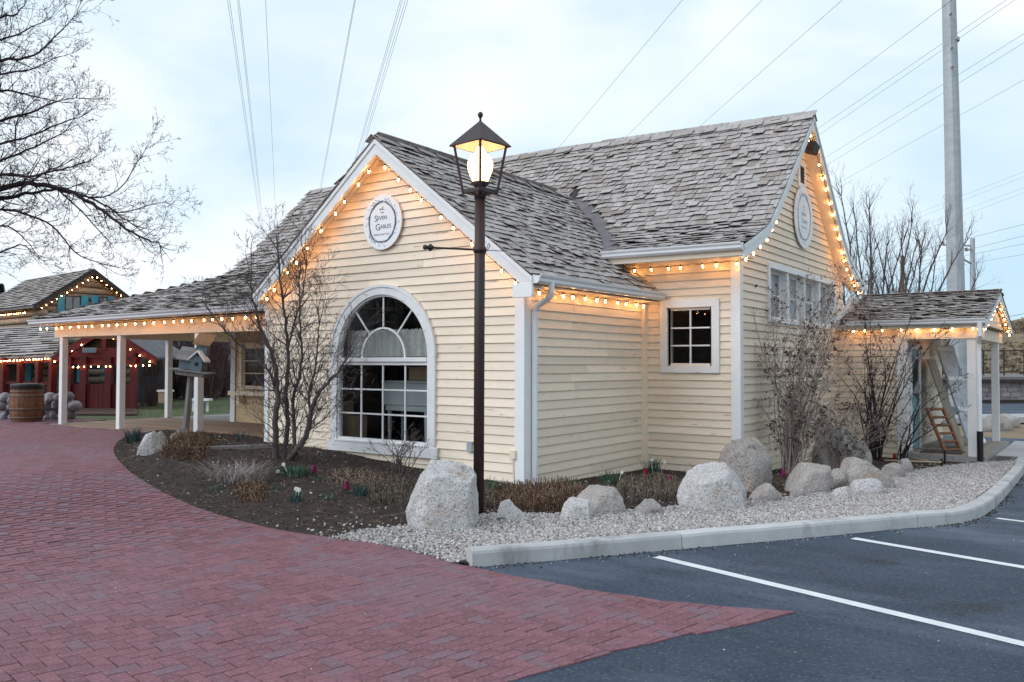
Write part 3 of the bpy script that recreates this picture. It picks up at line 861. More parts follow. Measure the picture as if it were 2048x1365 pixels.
# recessed front wall with the six pane window
CW = (-5.755, -5.131, 1.625, 2.455)
m = MB()
for a, b, c, d in ((XB, CW[0] - .02, -.5, 3.4), (CW[1] + .02, XD, -.5, 3.4), (CW[0] - .02, CW[1] + .02, -.5, CW[2] - .02), (CW[0] - .02, CW[1] + .02, CW[3] + .02, 3.4)):
    wall_piece(m, (0, YC, 0), (1, 0, 0), (0, -1, 0), a, b, c, d)
wallC = m.build('wall', M['clap'], house)
clapboards(wallC, (XB, YC, 0), (1, 0, 0), (0, -1, 0), XD - XB, -.10, lambda u: 3.30, holes=[(-5.85 - XB, -5.06 - XB, 1.5, 2.54)])
clapboards(wallC, (-7.15, YC, 0), (1, 0, 0), (0, -1, 0), XB + 7.15 - .002, 2.683, lambda u: 3.30)
m = MB(); wall_piece(m, (0, YC, 0), (1, 0, 0), (0, -1, 0), -7.2, XB - .001, 2.7, 3.4); m.build('wall', M['clap'], house)
# tall end gable
DW = (13.86, 17.78, 2.37, 3.20)
m = MB()
for a, b, c, d in ((YC, DW[0], -.6, 3.3), (DW[1], YN, -.6, 3.3), (DW[0], DW[1], -.6, DW[2]), (DW[0], DW[1], DW[3], 3.3)):
    wall_piece(m, (XD, 0, 0), (0, 1, 0), (1, 0, 0), a, b, c, d)
prof = [(XD - .006, RY + sg * d, z - .16) for sg in (-1,) for d, z in PROF_R[::-1] if d < 3.0] + [(XD - .006, RY + d, z - .16) for d, z in PROF_R[1:] if d < 3.0]
m.prism([(XD - .006, YC, 3.22)] + prof + [(XD - .006, YN, 3.22)], (-.06, 0, 0))
wallD = m.build('wall', M['clap'], house)
clapboards(wallD, (XD, YC, 0), (0, 1, 0), (1, 0, 0), YN - YC, -.16, lambda u: pz(PROF_R, abs(RY - YC - u)) - .13, holes=[(DW[0] - YC - .02, DW[1] - YC + .02, DW[2] - .03, DW[3] + .06)])
# wall of the annex
XN = -3.36
m = MB(); wall_piece(m, (0, YE, 0), (1, 0, 0), (0, -1, 0), XD, XN, -.7, 2.45)
m.box(XN - .1, XN - .012, YE + .03, 22.6, -.3, 2.45)
m.box(XD, XN - .1, 22.5, 22.6, -.3, 2.45)
wallN = m.build('wall', M['clap'], house)
clapboards(wallN, (XD + .01, YE, 0), (1, 0, 0), (0, -1, 0), XN - XD - .16, -.28, lambda u: 2.36)
clapboards(wallN, (XN, YE + .12, 0), (0, 1, 0), (1, 0, 0), 22.4 - YE - .12, -.10, lambda u: 2.30, holes=[(.25, 1.35, -.3, 2.1)])
# porch wall and the hidden walls behind
EWa, EWb = PY(486, 618, YC), PY(538, 780, YC)
m = MB()
EW0, EW1, EZ0, EZ1 = EWa.x, -11.75, EWb.z + .02, 2.0
for a, b, c, d in ((-17.0, EW0, .1, 2.62), (EW1, XL, .1, 2.62), (EW0, EW1, .1, EZ0), (EW0, EW1, EZ1, 2.62)):
    wall_piece(m, (0, YC, 0), (1, 0, 0), (0, -1, 0), a, b, c, d)
wallE = m.build('wall', M['stucco'], house)
m = MB()
m.box(-17.0, -16.9, YC + .1, YN, .1, 2.7); m.box(-17.0, XD - .1, YN - .1, YN, -.3, 3.2); m.box(XL, XL + .09, YA + .1, YC, -.1, 2.62)
m.prism([(-17.0, RY + sg, z) for sg, z in ((-3, 2.7), (3, 2.7), (3, 3.3), (2.0, 4.0), (0, 5.9), (-2.0, 4.0), (-3, 3.4))], (.1, 0, 0))
m.build('wall', M['cream'], house)
# inside: floor, dark linings
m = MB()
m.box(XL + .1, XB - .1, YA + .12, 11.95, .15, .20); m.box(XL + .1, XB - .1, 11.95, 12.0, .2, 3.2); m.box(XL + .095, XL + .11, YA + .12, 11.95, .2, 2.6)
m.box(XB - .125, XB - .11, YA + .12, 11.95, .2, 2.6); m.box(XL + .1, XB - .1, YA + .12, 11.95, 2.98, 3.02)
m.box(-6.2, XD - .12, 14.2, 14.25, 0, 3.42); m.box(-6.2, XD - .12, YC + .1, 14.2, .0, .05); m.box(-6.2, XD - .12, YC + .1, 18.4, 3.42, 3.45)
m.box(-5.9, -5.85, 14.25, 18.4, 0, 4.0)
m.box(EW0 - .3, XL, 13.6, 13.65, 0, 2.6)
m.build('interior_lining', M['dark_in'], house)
m = MB()
m.box(XB - .05, XD - .02, YC + .012, YC + .1, -.62, -.102); m.box(XD - .1, XD - .014, YC + .1, YN, -.7, -.165)
m.build('foundation', M['concrete'], house)

# ---- trim --------------------------------------------------------
def part(name, mat, fn, bevel=0.0, parent=None):
    m = MB(); fn(m); return m.build(name, mat, parent or house, bevel=bevel)
part('corner_board', M['white'], lambda m: (m.box(XB - .125, XB + .030, YA - .032, YA + .004, -.12, 2.66), m.box(XB - .004, XB + .030, YA + .004, YA + .13, -.12, 2.66)), .003)
part('corner_board', M['white'], lambda m: m.box(XL - .05, XL + .045, YA - .034, YA + .06, .05, 2.56), .003)
part('corner_board', M['cream'], lambda m: m.box(XB - .002, XB + .075, YC - .13, YC - .001, -.14, 2.70), .003)
part('corner_board', M['white'], lambda m: (m.box(XD - .115, XD + .034, YC - .034, YC + .004, -.2, 3.28), m.box(XD - .004, XD + .034, YC + .004, YC + .105, -.2, 3.28)), .003)
part('corner_board', M['white'], lambda m: (m.box(XN - .16, XN + .034, YE - .034, YE + .004, -.3, 2.25), m.box(XN - .004, XN + .034, YE + .004, YE + .13, -.3, 2.25)), .003)
part('corner_board', M['white'], lambda m: (m.box(-17.03, -16.86, YC - .026, YC - .002, .22, 2.4),), .003)
# frieze boards under the eaves
part('frieze_board', M['cream'], lambda m: m.box(XB - .003, XB + .02, YA + .13, YC - .13, 2.60, 2.74), .002)
part('frieze_board', M['cream'], lambda m: m.box(-7.1, XD - .115, YC - .03, YC + .003, 3.20, 3.34), .002)

# ---- roofs -------------------------------------------------------
def sweep(mb, prof, x0, x1, th, f=None):
    """profile of (y,z) extruded along x with thickness th"""
    n = len(prof); vs = []
    for x in (x0, x1):
        for y, z in prof: vs.append((x, y, z + (f(x, y) if f else 0)))
        for y, z in prof[::-1]: vs.append((x, y, z - th + (f(x, y) if f else 0)))
    m = 2 * n
    fs = [tuple(range(m))[::-1], tuple(range(m, 2 * m))] + [(i, (i + 1) % m, m + (i + 1) % m, m + i) for i in range(m)]
    mb.add(vs, fs)
def rdz(x, y): return ridge_dz(x) * max(0, 1 - abs(RY - y) / 3.2)
m = MB()
front_r = [(RY - d, z) for d, z in PROF_R]; front_l = [(RY - d, z) for d, z in PROF_L]; back = [(RY + d, z) for d, z in PROF_R]
for xa, xb in ((-7.2, -4.37), (-9.9, -7.2)):
    sweep(m, front_r if xa > -8 else front_r[:5], xa, xb, .05, rdz)
sweep(m, front_l, -17.8, -10.9, .05, rdz); sweep(m, front_l[:5], -10.9, -9.9, .05, rdz)
for xa, xb in ((-9.9, -4.37), (-17.8, -9.9)): sweep(m, back, xa, xb, .05, rdz)
# hip part of the porch roof, left of the gable end
HIP = [(-17.8, 12.95), (-17.9, 12.5), (-18.25, 11.6), (-18.8, 10.8), (-19.4, 9.8), (-19.75, 9.25)]
zl = lambda y: pz(PROF_L, RY - y)
for (xa, ya), (xb, yb) in zip(HIP[:-1], HIP[1:]):
    m.add([(xa, ya, zl(ya)), (-17.8, ya, zl(ya)), (-17.8, yb, zl(yb)), (xb, yb, zl(yb))], [(0, 3, 2, 1)])
    m.add([(xa, ya, zl(ya) - .05), (-17.8, ya, zl(ya) - .05), (-17.8, yb, zl(yb) - .05), (xb, yb, zl(yb) - .05)], [(0, 1, 2, 3)])
hv = [(x, y, zl(y)) for x, y in HIP]; ev = [(-19.75, max(9.25, y), 2.565) for x, y in HIP]
side = [(x, 15.2, zl(y)) for x, y in HIP]
for a, b, c, d in zip(hv[:-1], hv[1:], side[1:], side[:-1]): m.add([a, b, c, d], [(0, 1, 2, 3)])
roofM = m.build('roof', M['deckdark'], house)
m = MB()
def slab(mb, q, th):
    mb.prism(q, (0, 0, -th))
zr = WRZ - .0
for xe, ya, yb in ((-5.93, 8.80, 12.50), (-6.9, 12.50, 14.3), (-11.41, 8.80, 13.6)):
    ze = zwing(xe, 0)
    slab(m, [(WRX, ya, zr), (xe, ya, ze), (xe, yb, ze), (WRX, yb, zr)], .05)
roofW = m.build('roof', M['deckdark'], house)
# annex: ridge, eaves
NRY, NRZ, NEY, NEZ, NX1 = 20.35, 3.12, 17.92, 2.44, -1.93
NSL = (NRZ - NEZ) / (NRY - NEY)
m = MB()
slab(m, [(-4.62, NEY, NEZ), (NX1, NEY, NEZ), (NX1, NRY, NRZ), (-4.62, NRY, NRZ)], .05)
slab(m, [(-4.62, NRY, NRZ), (NX1, NRY, NRZ), (NX1, 2 * NRY - NEY, NEZ), (-4.62, 2 * NRY - NEY, NEZ)], .05)
roofN = m.build('roof', M['deckdark'], house)

SHG = []      # every shingle: (size on view, roof, verts, faces, tint)
BOXF = [(0, 2, 3, 1), (4, 5, 7, 6), (0, 1, 5, 4), (2, 6, 7, 3), (0, 4, 6, 2), (1, 3, 7, 5)]
def add_shingle(roof, p, s, u, n, w, ln, rng, curl=1.0, lift=.021):
    th = .007 + rng.random() * .005
    up = lift + abs(rng.gauss(0, .009)) * curl + (rng.random() < .10) * rng.uniform(.01, .035) * curl
    tw = rng.gauss(0, .006) * curl
    sk = rng.gauss(0, .008)
    b = p + u * rng.gauss(0, .010) * curl
    t = p + u * ln
    vs = [b - s * w + n * (up + tw), b + s * w + u * sk + n * (up - tw), t - s * w + n * .002, t + s * w + n * .002]
    vs = vs + [v + n * th for v in vs]
    D = proj(p)
    size = (0 < D[0] < 2048 and D[1] > 0) * w * 2 / max(.5, D[2])
    SHG.append((size, roof, vs, BOXF, rng.random()))
def lay(roof, s0, s1, top, courses, pos, keepf, seed, expo=.145, wmin=.08, wmax=.26, side=1):
    """courses from eave to ridge. pos(sv, arc) -> point, along, upslope, normal"""
    rng = random.Random(seed)
    for c in range(courses):
        arc = c * expo
        a = s0 - .01 - rng.random() * .02
        while a < s1:
            w = min(rng.uniform(wmin, wmax), max(.05, s1 + .015 - a))
            mid = a + w / 2
            if s0 - .02 <= mid <= s1 + .02:
                p, s, u, n = pos(mid, arc)
                if keepf(p): add_shingle(roof, p, s, u, n, w / 2 - .0035, expo * 1.75, rng)
            a += w
def arc_profile(prof):
    """eave-up arc length table of a (d,z) profile"""
    pts = prof[::-1]; L_ = [0]
    for a, b in zip(pts[:-1], pts[1:]): L_.append(L_[-1] + math.hypot(a[0] - b[0], a[1] - b[1]))
    return pts, L_
def prof_pos(prof, x, arc, sgn=-1):
    pts, L_ = arc_profile(prof)
    for k in range(len(L_) - 1):
        if arc <= L_[k + 1] or k == len(L_) - 2:
            t = (arc - L_[k]) / (L_[k + 1] - L_[k])
            d = pts[k][0] + (pts[k + 1][0] - pts[k][0]) * t; z = pts[k][1] + (pts[k + 1][1] - pts[k][1]) * t
            u = Vector((0, -sgn * -(pts[k + 1][0] - pts[k][0]), pts[k + 1][1] - pts[k][1])).normalized()
            break
    y = RY + sgn * d
    p = Vector((x, y, z + rdz(x, y)))
    s = Vector((1, 0, -.0)) if sgn < 0 else Vector((-1, 0, 0))
    n = s.cross(u)
    return p, s, u, n
LR, LL = arc_profile(PROF_R)[1][-1], arc_profile(PROF_L)[1][-1]
def hipx(y):
    for (xa, ya), (xb, yb) in zip(HIP[:-1], HIP[1:]):
        if yb <= y <= ya: return xb + (xa - xb) * (y - yb) / (ya - yb)
    return -17.82 if y > HIP[0][1] else -19.75
lay(roofM, -10.4, -4.36, 0, int(LR / .145) + 1, lambda x, a: prof_pos(PROF_R, x, a), lambda p: zmain(p.x, p.y) > zwing(p.x, p.y) + .17 and p.x > -8.7, 11)
lay(roofM, -19.8, -8.6, 0, int(LL / .145) + 1, lambda x, a: prof_pos(PROF_L, x, a), lambda p: p.x > hipx(p.y) and zmain(p.x, p.y) > zwing(p.x, p.y) + .05 and p.x < -8.7, 12)
def wing_pos(sgn):
    u = Vector((-sgn, 0, WSL)).normalized()
    s = Vector((0, 1, 0)) if sgn > 0 else Vector((0, -1, 0))
    def f(y, arc):
        xe = -5.93 if sgn > 0 else -11.41
        p = Vector((xe, y, zwing(xe, 0))) + u * arc
        return p, s, u, s.cross(u)
    return f
LW = (WRX + 11.41) / Vector((1, 0, WSL)).normalized().x
kw = lambda p: (p.y < YC - .01 and p.y < 11.93) or (p.y < YC - .01 and p.z < 3.30) or zwing(p.x, p.y) > zmain(p.x, p.y) - .015
lay(roofW, 8.77, 14.3, 0, int(LW / .145) + 1, wing_pos(1), lambda p: kw(p), 13)
lay(roofW, 8.77, 13.6, 0, int(LW / .145) + 1, wing_pos(-1), lambda p: zwing(p.x, p.y) > zmain(p.x, p.y) - .03, 14)
nu = Vector((0, 1, NSL)).normalized()
lay(roofN, -4.62, NX1 + .02, 0, int((NRY - NEY) / nu.y / .125) + 1, lambda x, a: (Vector((x, NEY, NEZ)) + nu * a, Vector((1, 0, 0)), nu, Vector((1, 0, 0)).cross(nu)), lambda p: True, 15, expo=.125)
nu2 = Vector((0, -1, NSL)).normalized()
lay(roofN, -4.62, NX1 + .02, 0, int((NRY - NEY) / nu.y / .125) + 1, lambda x, a: (Vector((x, 2 * NRY - NEY, NEZ)) + nu2 * a, Vector((-1, 0, 0)), nu2, Vector((-1, 0, 0)).cross(nu2)), lambda p: True, 16, expo=.125)
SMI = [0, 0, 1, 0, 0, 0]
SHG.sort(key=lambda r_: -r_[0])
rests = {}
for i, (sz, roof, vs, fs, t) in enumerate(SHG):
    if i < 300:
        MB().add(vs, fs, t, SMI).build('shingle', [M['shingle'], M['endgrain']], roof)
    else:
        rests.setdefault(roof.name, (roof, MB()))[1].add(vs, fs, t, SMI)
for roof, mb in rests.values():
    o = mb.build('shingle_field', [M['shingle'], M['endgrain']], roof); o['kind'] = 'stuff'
# backs of the roof as plain courses
m = MB()
for k in range(int(LR / .27)):
    a = k * .27
    for x in np.arange(-17.7, -4.9, .8):
        p, s, u, n = prof_pos(PROF_R, x + .4, a, 1)
        m.obox(p + u * .14 + n * .02, s * .395, u * .15, n * .009)
o = m.build('shingle_field', M['shingle'], roofM); o['kind'] = 'stuff'
# porch side slope courses
m = MB()
for k in range(16):
    f0 = k / 16; y0 = 9.3
    x = -19.78 + 1.95 * f0; z = 2.56 + f0 * 1.22
    m.add([(x, 9.3 + f0 * 3.9, z + .03), (x, 15.2, z + .03), (x + .2, 15.2, z + .12), (x + .2, 9.3 + f0 * 3.9, z + .12)], [(0, 3, 2, 1)])
o = m.build('shingle_field', M['shingle'], roofM); o['kind'] = 'stuff'
# ridge and hip caps: overlapping boards, each a piece
def caps(roof, pts, step, w, rng, rise=.03, sides=((1, 0), (-1, 0)), th=.014):
    pts = [Vector(p) for p in pts]
    L_ = [0]
    for a, b in zip(pts[:-1], pts[1:]): L_.append(L_[-1] + (b - a).length)
    def P(d):
        for k in range(len(L_) - 1):
            if d <= L_[k + 1] or k == len(L_) - 2:
                return pts[k] + (pts[k + 1] - pts[k]) * ((d - L_[k]) / (L_[k + 1] - L_[k]))
    d = 0
    while d < L_[-1] - .05:
        a, b = P(d), P(min(d + step * 1.22, L_[-1] + .02))
        m = MB(); dr = (b - a).normalized()
        for sd in sides:
            v = Vector(sd[0]).normalized()
            n = dr.cross(v); n = n if n.z > 0 else -n
            l = rng.uniform(0, .014)
            q = [a + n * (.055 + l), b + n * .03, b + v * w + n * .03, a + v * w + n * (.055 + l)]
            m.prism(q, n * th)
        m.build('ridge_cap', M['shingle'], roof)
        d += step
rg = random.Random(5)
rz = lambda x: 6.07 + ridge_dz(x)
caps(roofM, [(x, RY, rz(x)) for x in np.linspace(-4.33, -17.83, 14)], .46, .15, rg, sides=(((0, -1, -.95),), ((0, 1, -.95),)))
caps(roofM, [(x, y, zl(y)) for x, y in HIP[::-1]][:-1], .36, .16, rg, sides=(((1, .2, .02),), ((-1, .9, -.35),)))
caps(roofW, [(WRX, y, WRZ) for y in np.linspace(8.74, 14.1, 8)], .43, .15, rg, sides=(((1, 0, -WSL),), ((-1, 0, -WSL),)))
caps(roofN, [(x, NRY, NRZ) for x in np.linspace(NX1 + .03, -4.6, 5)], .42, .15, rg, sides=(((0, -1, -NSL),), ((0, 1, -NSL),)))
# valley flashing
vp = []
for x in np.linspace(WRX + .1, -6.85, 18):
    z = zwing(x, 0); lo, hi = 0.0, 3.5
    for _ in range(40):
        mid = (lo + hi) / 2
        if pz(PROF_R, mid) + rdz(x, RY - mid) > z: lo = mid
        else: hi = mid
    vp.append(Vector((x, RY - lo, z)))
m = MB()
for a, b in zip(vp[:-1], vp[1:]):
    m.add([a + Vector((-.06, -.03, .05)), b + Vector((-.06, -.03, .05)), b + Vector((.0, .0, .015)), a + Vector((0, 0, .015))], [(0, 1, 2, 3)])
    m.add([a + Vector((0, 0, .02)), b + Vector((0, 0, .02)), b + Vector((.30, .0, .03)), a + Vector((.30, .0, .03))], [(0, 1, 2, 3)])
m.tube([p + Vector((.012, 0, .03)) for p in vp], .008, 5)
m.build('valley_flashing', M['flash'], roofM)

# ---- rakes, soffits, gutters --------------------------------------
def rake(mb, pts, drop, off, lip=.05):
    """board following a line of points, hanging drop below it, thickness off"""
    for a, b in zip(pts[:-1], pts[1:]):
        a, b = Vector(a), Vector(b)
        mb.prism([a, b, b - Vector((0, 0, drop)), a - Vector((0, 0, drop))], off)
Yr = 8.785
for sg, xe in ((1, -5.93), (-1, -11.41)):
    pts = [(WRX, Yr, WRZ - .01), (xe, Yr, zwing(xe, 0) - .01)]
    part('rake_board', M['white'], lambda m: (rake(m, pts, .215, (0, .03, 0)), rake(m, [(p[0], p[1] - .018, p[2] + .002) for p in pts], .065, (0, .017, 0))), 0)
    part('soffit', M['cream'], lambda m: m.prism([(WRX, Yr + .03, WRZ - .155), (xe, Yr + .03, zwing(xe, 0) - .155), (xe, YA - .002, zwing(xe, 0) - .155), (WRX, YA - .002, WRZ - .155)], (0, 0, .012)))
part('rake_return', M['white'], lambda m: m.box(-6.235, -5.94, Yr - .004, Yr + .05, 2.44, 2.62), .003)
part('soffit', M['cream'], lambda m: m.box(XB + .025, -5.97, 8.83, YC - .001, 2.595, 2.61))
Xr = -4.352
for sg in (-1, 1):
    pts = [(Xr, RY + sg * d, z - .005) for d, z in PROF_R]
    part('rake_board', M['white'], lambda m: (rake(m, pts, .20, (-.03, 0, 0)), rake(m, [(p[0] + .018, p[1], p[2] + .002) for p in pts], .06, (-.017, 0, 0))))
    def sof(m):
        for a, b in zip(pts[:-1], pts[1:]):
            m.prism([(Xr - .03, a[1], a[2] - .165), (Xr - .03, b[1], b[2] - .165), (XD + .001, b[1], b[2] - .165), (XD + .001, a[1], a[2] - .165)], (0, 0, .012))
    part('soffit', M['cream'], sof)
part('soffit', M['cream'], lambda m: m.box(XB + .3, Xr - .03, 11.99, YC - .022, 3.19, 3.203))
part('fascia', M['cream'], lambda m: m.box(-7.0, Xr - .03, 11.93, 11.985, 3.19, 3.35))
part('rake_return', M['white'], lambda m: m.box(Xr - .035, Xr + .02, 18.95, 19.16, 3.10, 3.30), .003)
def gutter(p, q, out, size=.115, mat='metal_white'):
    """ogee-fronted eaves gutter from p to q, out = direction away from the wall"""
    p, q, o = Vector(p), Vector(q), Vector(out)
    pr = [(0, 0), (.0, -.10), (.055, -.10), (.085, -.075), (.088, -.045), (.11, -.02), (.115, 0), (.105, 0), (.095, -.02), (.01, -.02)]
    m = MB()
    poly = [p + o * a * size / .115 + Vector((0, 0, b * size / .115)) for a, b in pr]
    m.prism(poly, q - p)
    return m.build('gutter', M[mat], house)
gutter((-5.93, 8.79, 2.725), (-5.93, 12.44, 2.735), (1, 0, 0), .13)
gutter((-6.66, 11.93, 3.395), (-4.36, 11.93, 3.375), (0, -1, 0), .13)
gutter((-19.76, 9.24, 2.545), (-11.44, 9.24, 2.60), (0, -1, 0), .13)
gutter((-4.64, 17.92, 2.47), (-1.93, 17.92, 2.47), (0, -1, 0), .12)
part('fascia', M['cream'], lambda m: m.box(-4.62, NX1, NEY + .02, NEY + .05, 2.30, 2.44))

# ---- arched window ------------------------------------------------
def ring(mb, cx, y0, cz, r0, r1, depth, n=28, a0=0.0, a1=math.pi):
    for i in range(n):
        a, b = a0 + (a1 - a0) * i / n, a0 + (a1 - a0) * (i + 1) / n
        P = lambda r, g: Vector((cx + r * math.cos(g), y0, cz + r * math.sin(g)))
        mb.prism([P(r0, a), P(r1, a), P(r1, b), P(r0, b)], (0, depth, 0))
m = MB()
yw = YA - .052
ring(m, AC, yw, AZ, .912, ARO, .06)
ring(m, AC, yw - .012, AZ, ARO - .03, ARO + .012, .05)
m.box(AC - ARO, AC - .912, yw, yw + .06, .40, AZ); m.box(AC + .912, AC + ARO, yw, yw + .06, .40, AZ)
win = m.build('window', M['worn'], house)
sub = lambda name, mat, fn, bevel=0, par=None: part(name, mat, fn, bevel, par or win)
def fr(m):
    ring(m, AC, YA - .02, AZ, .885, .912, .075)
    m.box(AC - .912, AC - .885, YA - .02, YA + .055, .44, AZ); m.box(AC + .885, AC + .912, YA - .02, YA + .055, .44, AZ)
    m.box(AC - .885, AC + .885, YA - .02, YA + .055, .44, .49)
sub('sash', M['white'], fr)
sub('transom_bar', M['white'], lambda m: (m.box(AC - .885, AC + .885, YA - .04, YA + .05, AZ - .075, AZ - .012), m.box(AC - .885, AC + .885, YA - .01, YA + .04, AZ - .125, AZ - .078)), .004)
sub('sill', M['worn'], lambda m: (m.box(AC - 1.12, AC + 1.10, YA - .06, YA - .0185, .275, .425), m.box(AC - .95, AC + .95, YA - .07, YA - .012, .426, .452)), .004)
ym0, ym1 = YA + .005, YA + .03
for k in (1, 2, 3):
    x = AC - .885 + k * 1.77 / 4
    sub('muntin', M['white'], lambda m: m.box(x - .013, x + .013, ym0, ym1, .49, AZ - .125), .003)
for k in (1, 2):
    z = .49 + k * (AZ - .125 - .49) / 3
    sub('muntin', M['white'], lambda m: m.box(AC - .885, AC + .885, ym0 + .001, ym1 - .002, z - .012, z + .012), .003)
sub('muntin', M['white'], lambda m: ring(m, AC, ym0, AZ - .012, .42, .448, .025, 24))
for a in (50, 90, 130):
    ra = math.radians(a); d = Vector((math.cos(ra), 0, math.sin(ra)))
    c0 = Vector((AC, (ym0 + ym1) / 2, AZ))
    sub('muntin', M['white'], lambda m: m.bar(c0 + d * .44, c0 + d * .887, .024, .024, (0, 1, 0)), .003)
yg = YA + .018
for i in range(4):
    for j in range(3):
        x = AC - .885 + i * 1.77 / 4; z = .49 + j * (AZ - .615) / 3
        t_ = random.uniform(-.0015, .0015)
        sub('pane', M['glass'], lambda m: m.add([(x, yg + t_, z), (x + 1.77 / 4, yg - t_, z), (x + 1.77 / 4, yg - t_, z + (AZ - .615) / 3), (x, yg + t_, z + (AZ - .615) / 3)], [(0, 1, 2, 3)]))
def sector(m, r0, r1, a0, a1):
    n = 8
    o_ = [(AC + r1 * math.cos(math.radians(a0 + (a1 - a0) * i / n)), yg, AZ - .012 + r1 * math.sin(math.radians(a0 + (a1 - a0) * i / n))) for i in range(n + 1)]
    i_ = [(AC + r0 * math.cos(math.radians(a1 + (a0 - a1) * i / n)), yg, AZ - .012 + r0 * math.sin(math.radians(a1 + (a0 - a1) * i / n))) for i in range(n + 1)] if r0 else [(AC, yg, AZ - .012)]
    m.add(o_ + i_, [tuple(range(len(o_) + len(i_)))])
for a0, a1 in ((0, 50), (50, 90), (90, 130), (130, 180)):
    sub('pane', M['glass'], lambda m: sector(m, .434, .893, a0, a1))
sub('pane', M['glass'], lambda m: sector(m, 0, .434, 0, 180))

# ---- plain rectangular windows -------------------------------------
def rect_window(O, s, n, s0, s1, z0, z1, cw, cols, rows, name='window', mat='white', glass='glass', ctop=None, cbot=None, depth=.06, munt=.024, fw=.04):
    O, s, n = Vector(O), Vector(s), Vector(n)
    P = lambda u, z, d: O + s * u + Vector((0, 0, z)) + n * d
    ctop = cw if ctop is None else ctop; cbot = cw if cbot is None else cbot
    def bx(m, a, b, c, d, e, f):
        m.obox(P((a + b) / 2, (c + d) / 2, (e + f) / 2), s * ((b - a) / 2), Vector((0, 0, (d - c) / 2)), n * ((f - e) / 2))
    m = MB()
    bx(m, s0 - cw, s0, z0 - .0, z1, -.01, .042); bx(m, s1, s1 + cw, z0, z1, -.01, .042)
    bx(m, s0 - cw, s1 + cw, z1, z1 + ctop, -.01, .044)
    w = m.build(name, M[mat], house, bevel=.003)
    part('sill', M['worn'] if mat == 'white' else M[mat], lambda m: bx(m, s0 - cw, s1 + cw, z0 - cbot, z0 - .001, -.01, .046), .003, w)
    def sash(m):
        bx(m, s0, s0 + fw, z0, z1, -depth, -.012); bx(m, s1 - fw, s1, z0, z1, -depth, -.012)
        bx(m, s0 + fw, s1 - fw, z0, z0 + fw, -depth, -.013); bx(m, s0 + fw, s1 - fw, z1 - fw, z1, -depth, -.013)
    part('sash', M[mat], sash, 0, w)
    iw, ih = (s1 - s0 - 2 * fw), (z1 - z0 - 2 * fw)
    for k in range(1, cols):
        u = s0 + fw + iw * k / cols
        part('muntin', M[mat], lambda m: bx(m, u - munt / 2, u + munt / 2, z0 + fw, z1 - fw, -depth + .01, -.02), 0, w)
    for k in range(1, rows):
        z = z0 + fw + ih * k / rows
        part('muntin', M[mat], lambda m: bx(m, s0 + fw, s1 - fw, z - munt / 2, z + munt / 2, -depth + .011, -.021), 0, w)
    for i in range(cols):
        for j in range(rows):
            u0, u1 = s0 + fw + iw * i / cols, s0 + fw + iw * (i + 1) / cols; q0, q1 = z0 + fw + ih * j / rows, z0 + fw + ih * (j + 1) / rows
            d = -depth + .02; e = random.uniform(-.001, .001)
            part('pane', M[glass], lambda m: m.add([P(u0, q0, d + e), P(u1, q0, d - e), P(u1, q1, d - e), P(u0, q1, d + e)], [(0, 1, 2, 3)]), 0, w)
    return w
rect_window((0, YC, 0), (1, 0, 0), (0, -1, 0), CW[0] - .06, CW[1] + .06, CW[2] - .05, CW[3] + .04, .125, 2, 3, cbot=.11)
# four-light window on the end gable
m = MB()
m.box(XD - .01, XD + .044, DW[0] - .09, DW[1] + .10, DW[3] + .0, DW[3] + .10); m.box(XD - .01, XD + .042, DW[0] - .09, DW[0], DW[2], DW[3]); m.box(XD - .01, XD + .042, DW[1], DW[1] + .10, DW[2], DW[3])
win4 = m.build('window', M['white'], house, bevel=.003)
part('sill', M['worn'], lambda m: m.box(XD - .12, XD + .05, DW[0] - .09, DW[1] + .10, DW[2] - .07, DW[2] - .001), .003, win4)
lw = (DW[1] - DW[0]) / 4
for k in range(4):
    a, b = DW[0] + k * lw, DW[0] + (k + 1) * lw
    if k: part('mullion', M['white'], lambda m: m.box(XD - .13, XD + .022, a - .035, a + .035, DW[2], DW[3] - .001), .003, win4)
    xs = XD - .12
    def sash(m):
        m.box(xs - .02, xs + .02, a + .036, a + .08, DW[2], DW[3]); m.box(xs - .02, xs + .02, b - .08, b - .036, DW[2], DW[3])
        m.box(xs - .021, xs + .019, a + .08, b - .08, DW[2], DW[2] + .05); m.box(xs - .021, xs + .019, a + .08, b - .08, DW[3] - .05, DW[3])
    part('sash', M['white'], sash, 0, win4)
    part('muntin', M['white'], lambda m: m.box(xs - .012, xs + .012, (a + b) / 2 - .012, (a + b) / 2 + .012, DW[2] + .05, DW[3] - .05), 0, win4)
    part('muntin', M['white'], lambda m: m.box(xs - .011, xs + .011, a + .08, b - .08, (DW[2] + DW[3]) / 2 - .011, (DW[2] + DW[3]) / 2 + .011), 0, win4)
    for i in (0, 1):
        for j in (0, 1):
            y0 = a + .08 + i * (lw - .16) / 2; z0 = DW[2] + .05 + j * (DW[3] - DW[2] - .1) / 2
            part('pane', M['glass_b'], lambda m: m.add([(xs, y0, z0), (xs, y0 + (lw - .16) / 2, z0), (xs, y0 + (lw - .16) / 2, z0 + .365), (xs, y0, z0 + .365)], [(0, 1, 2, 3)]), 0, win4)
part('jamb', M['white'], lambda m: (m.box(XD - .13, XD - .012, DW[0] - .002, DW[0] + .036, DW[2], DW[3]), m.box(XD - .13, XD - .012, DW[1] - .036, DW[1] + .002, DW[2], DW[3])), 0, win4)
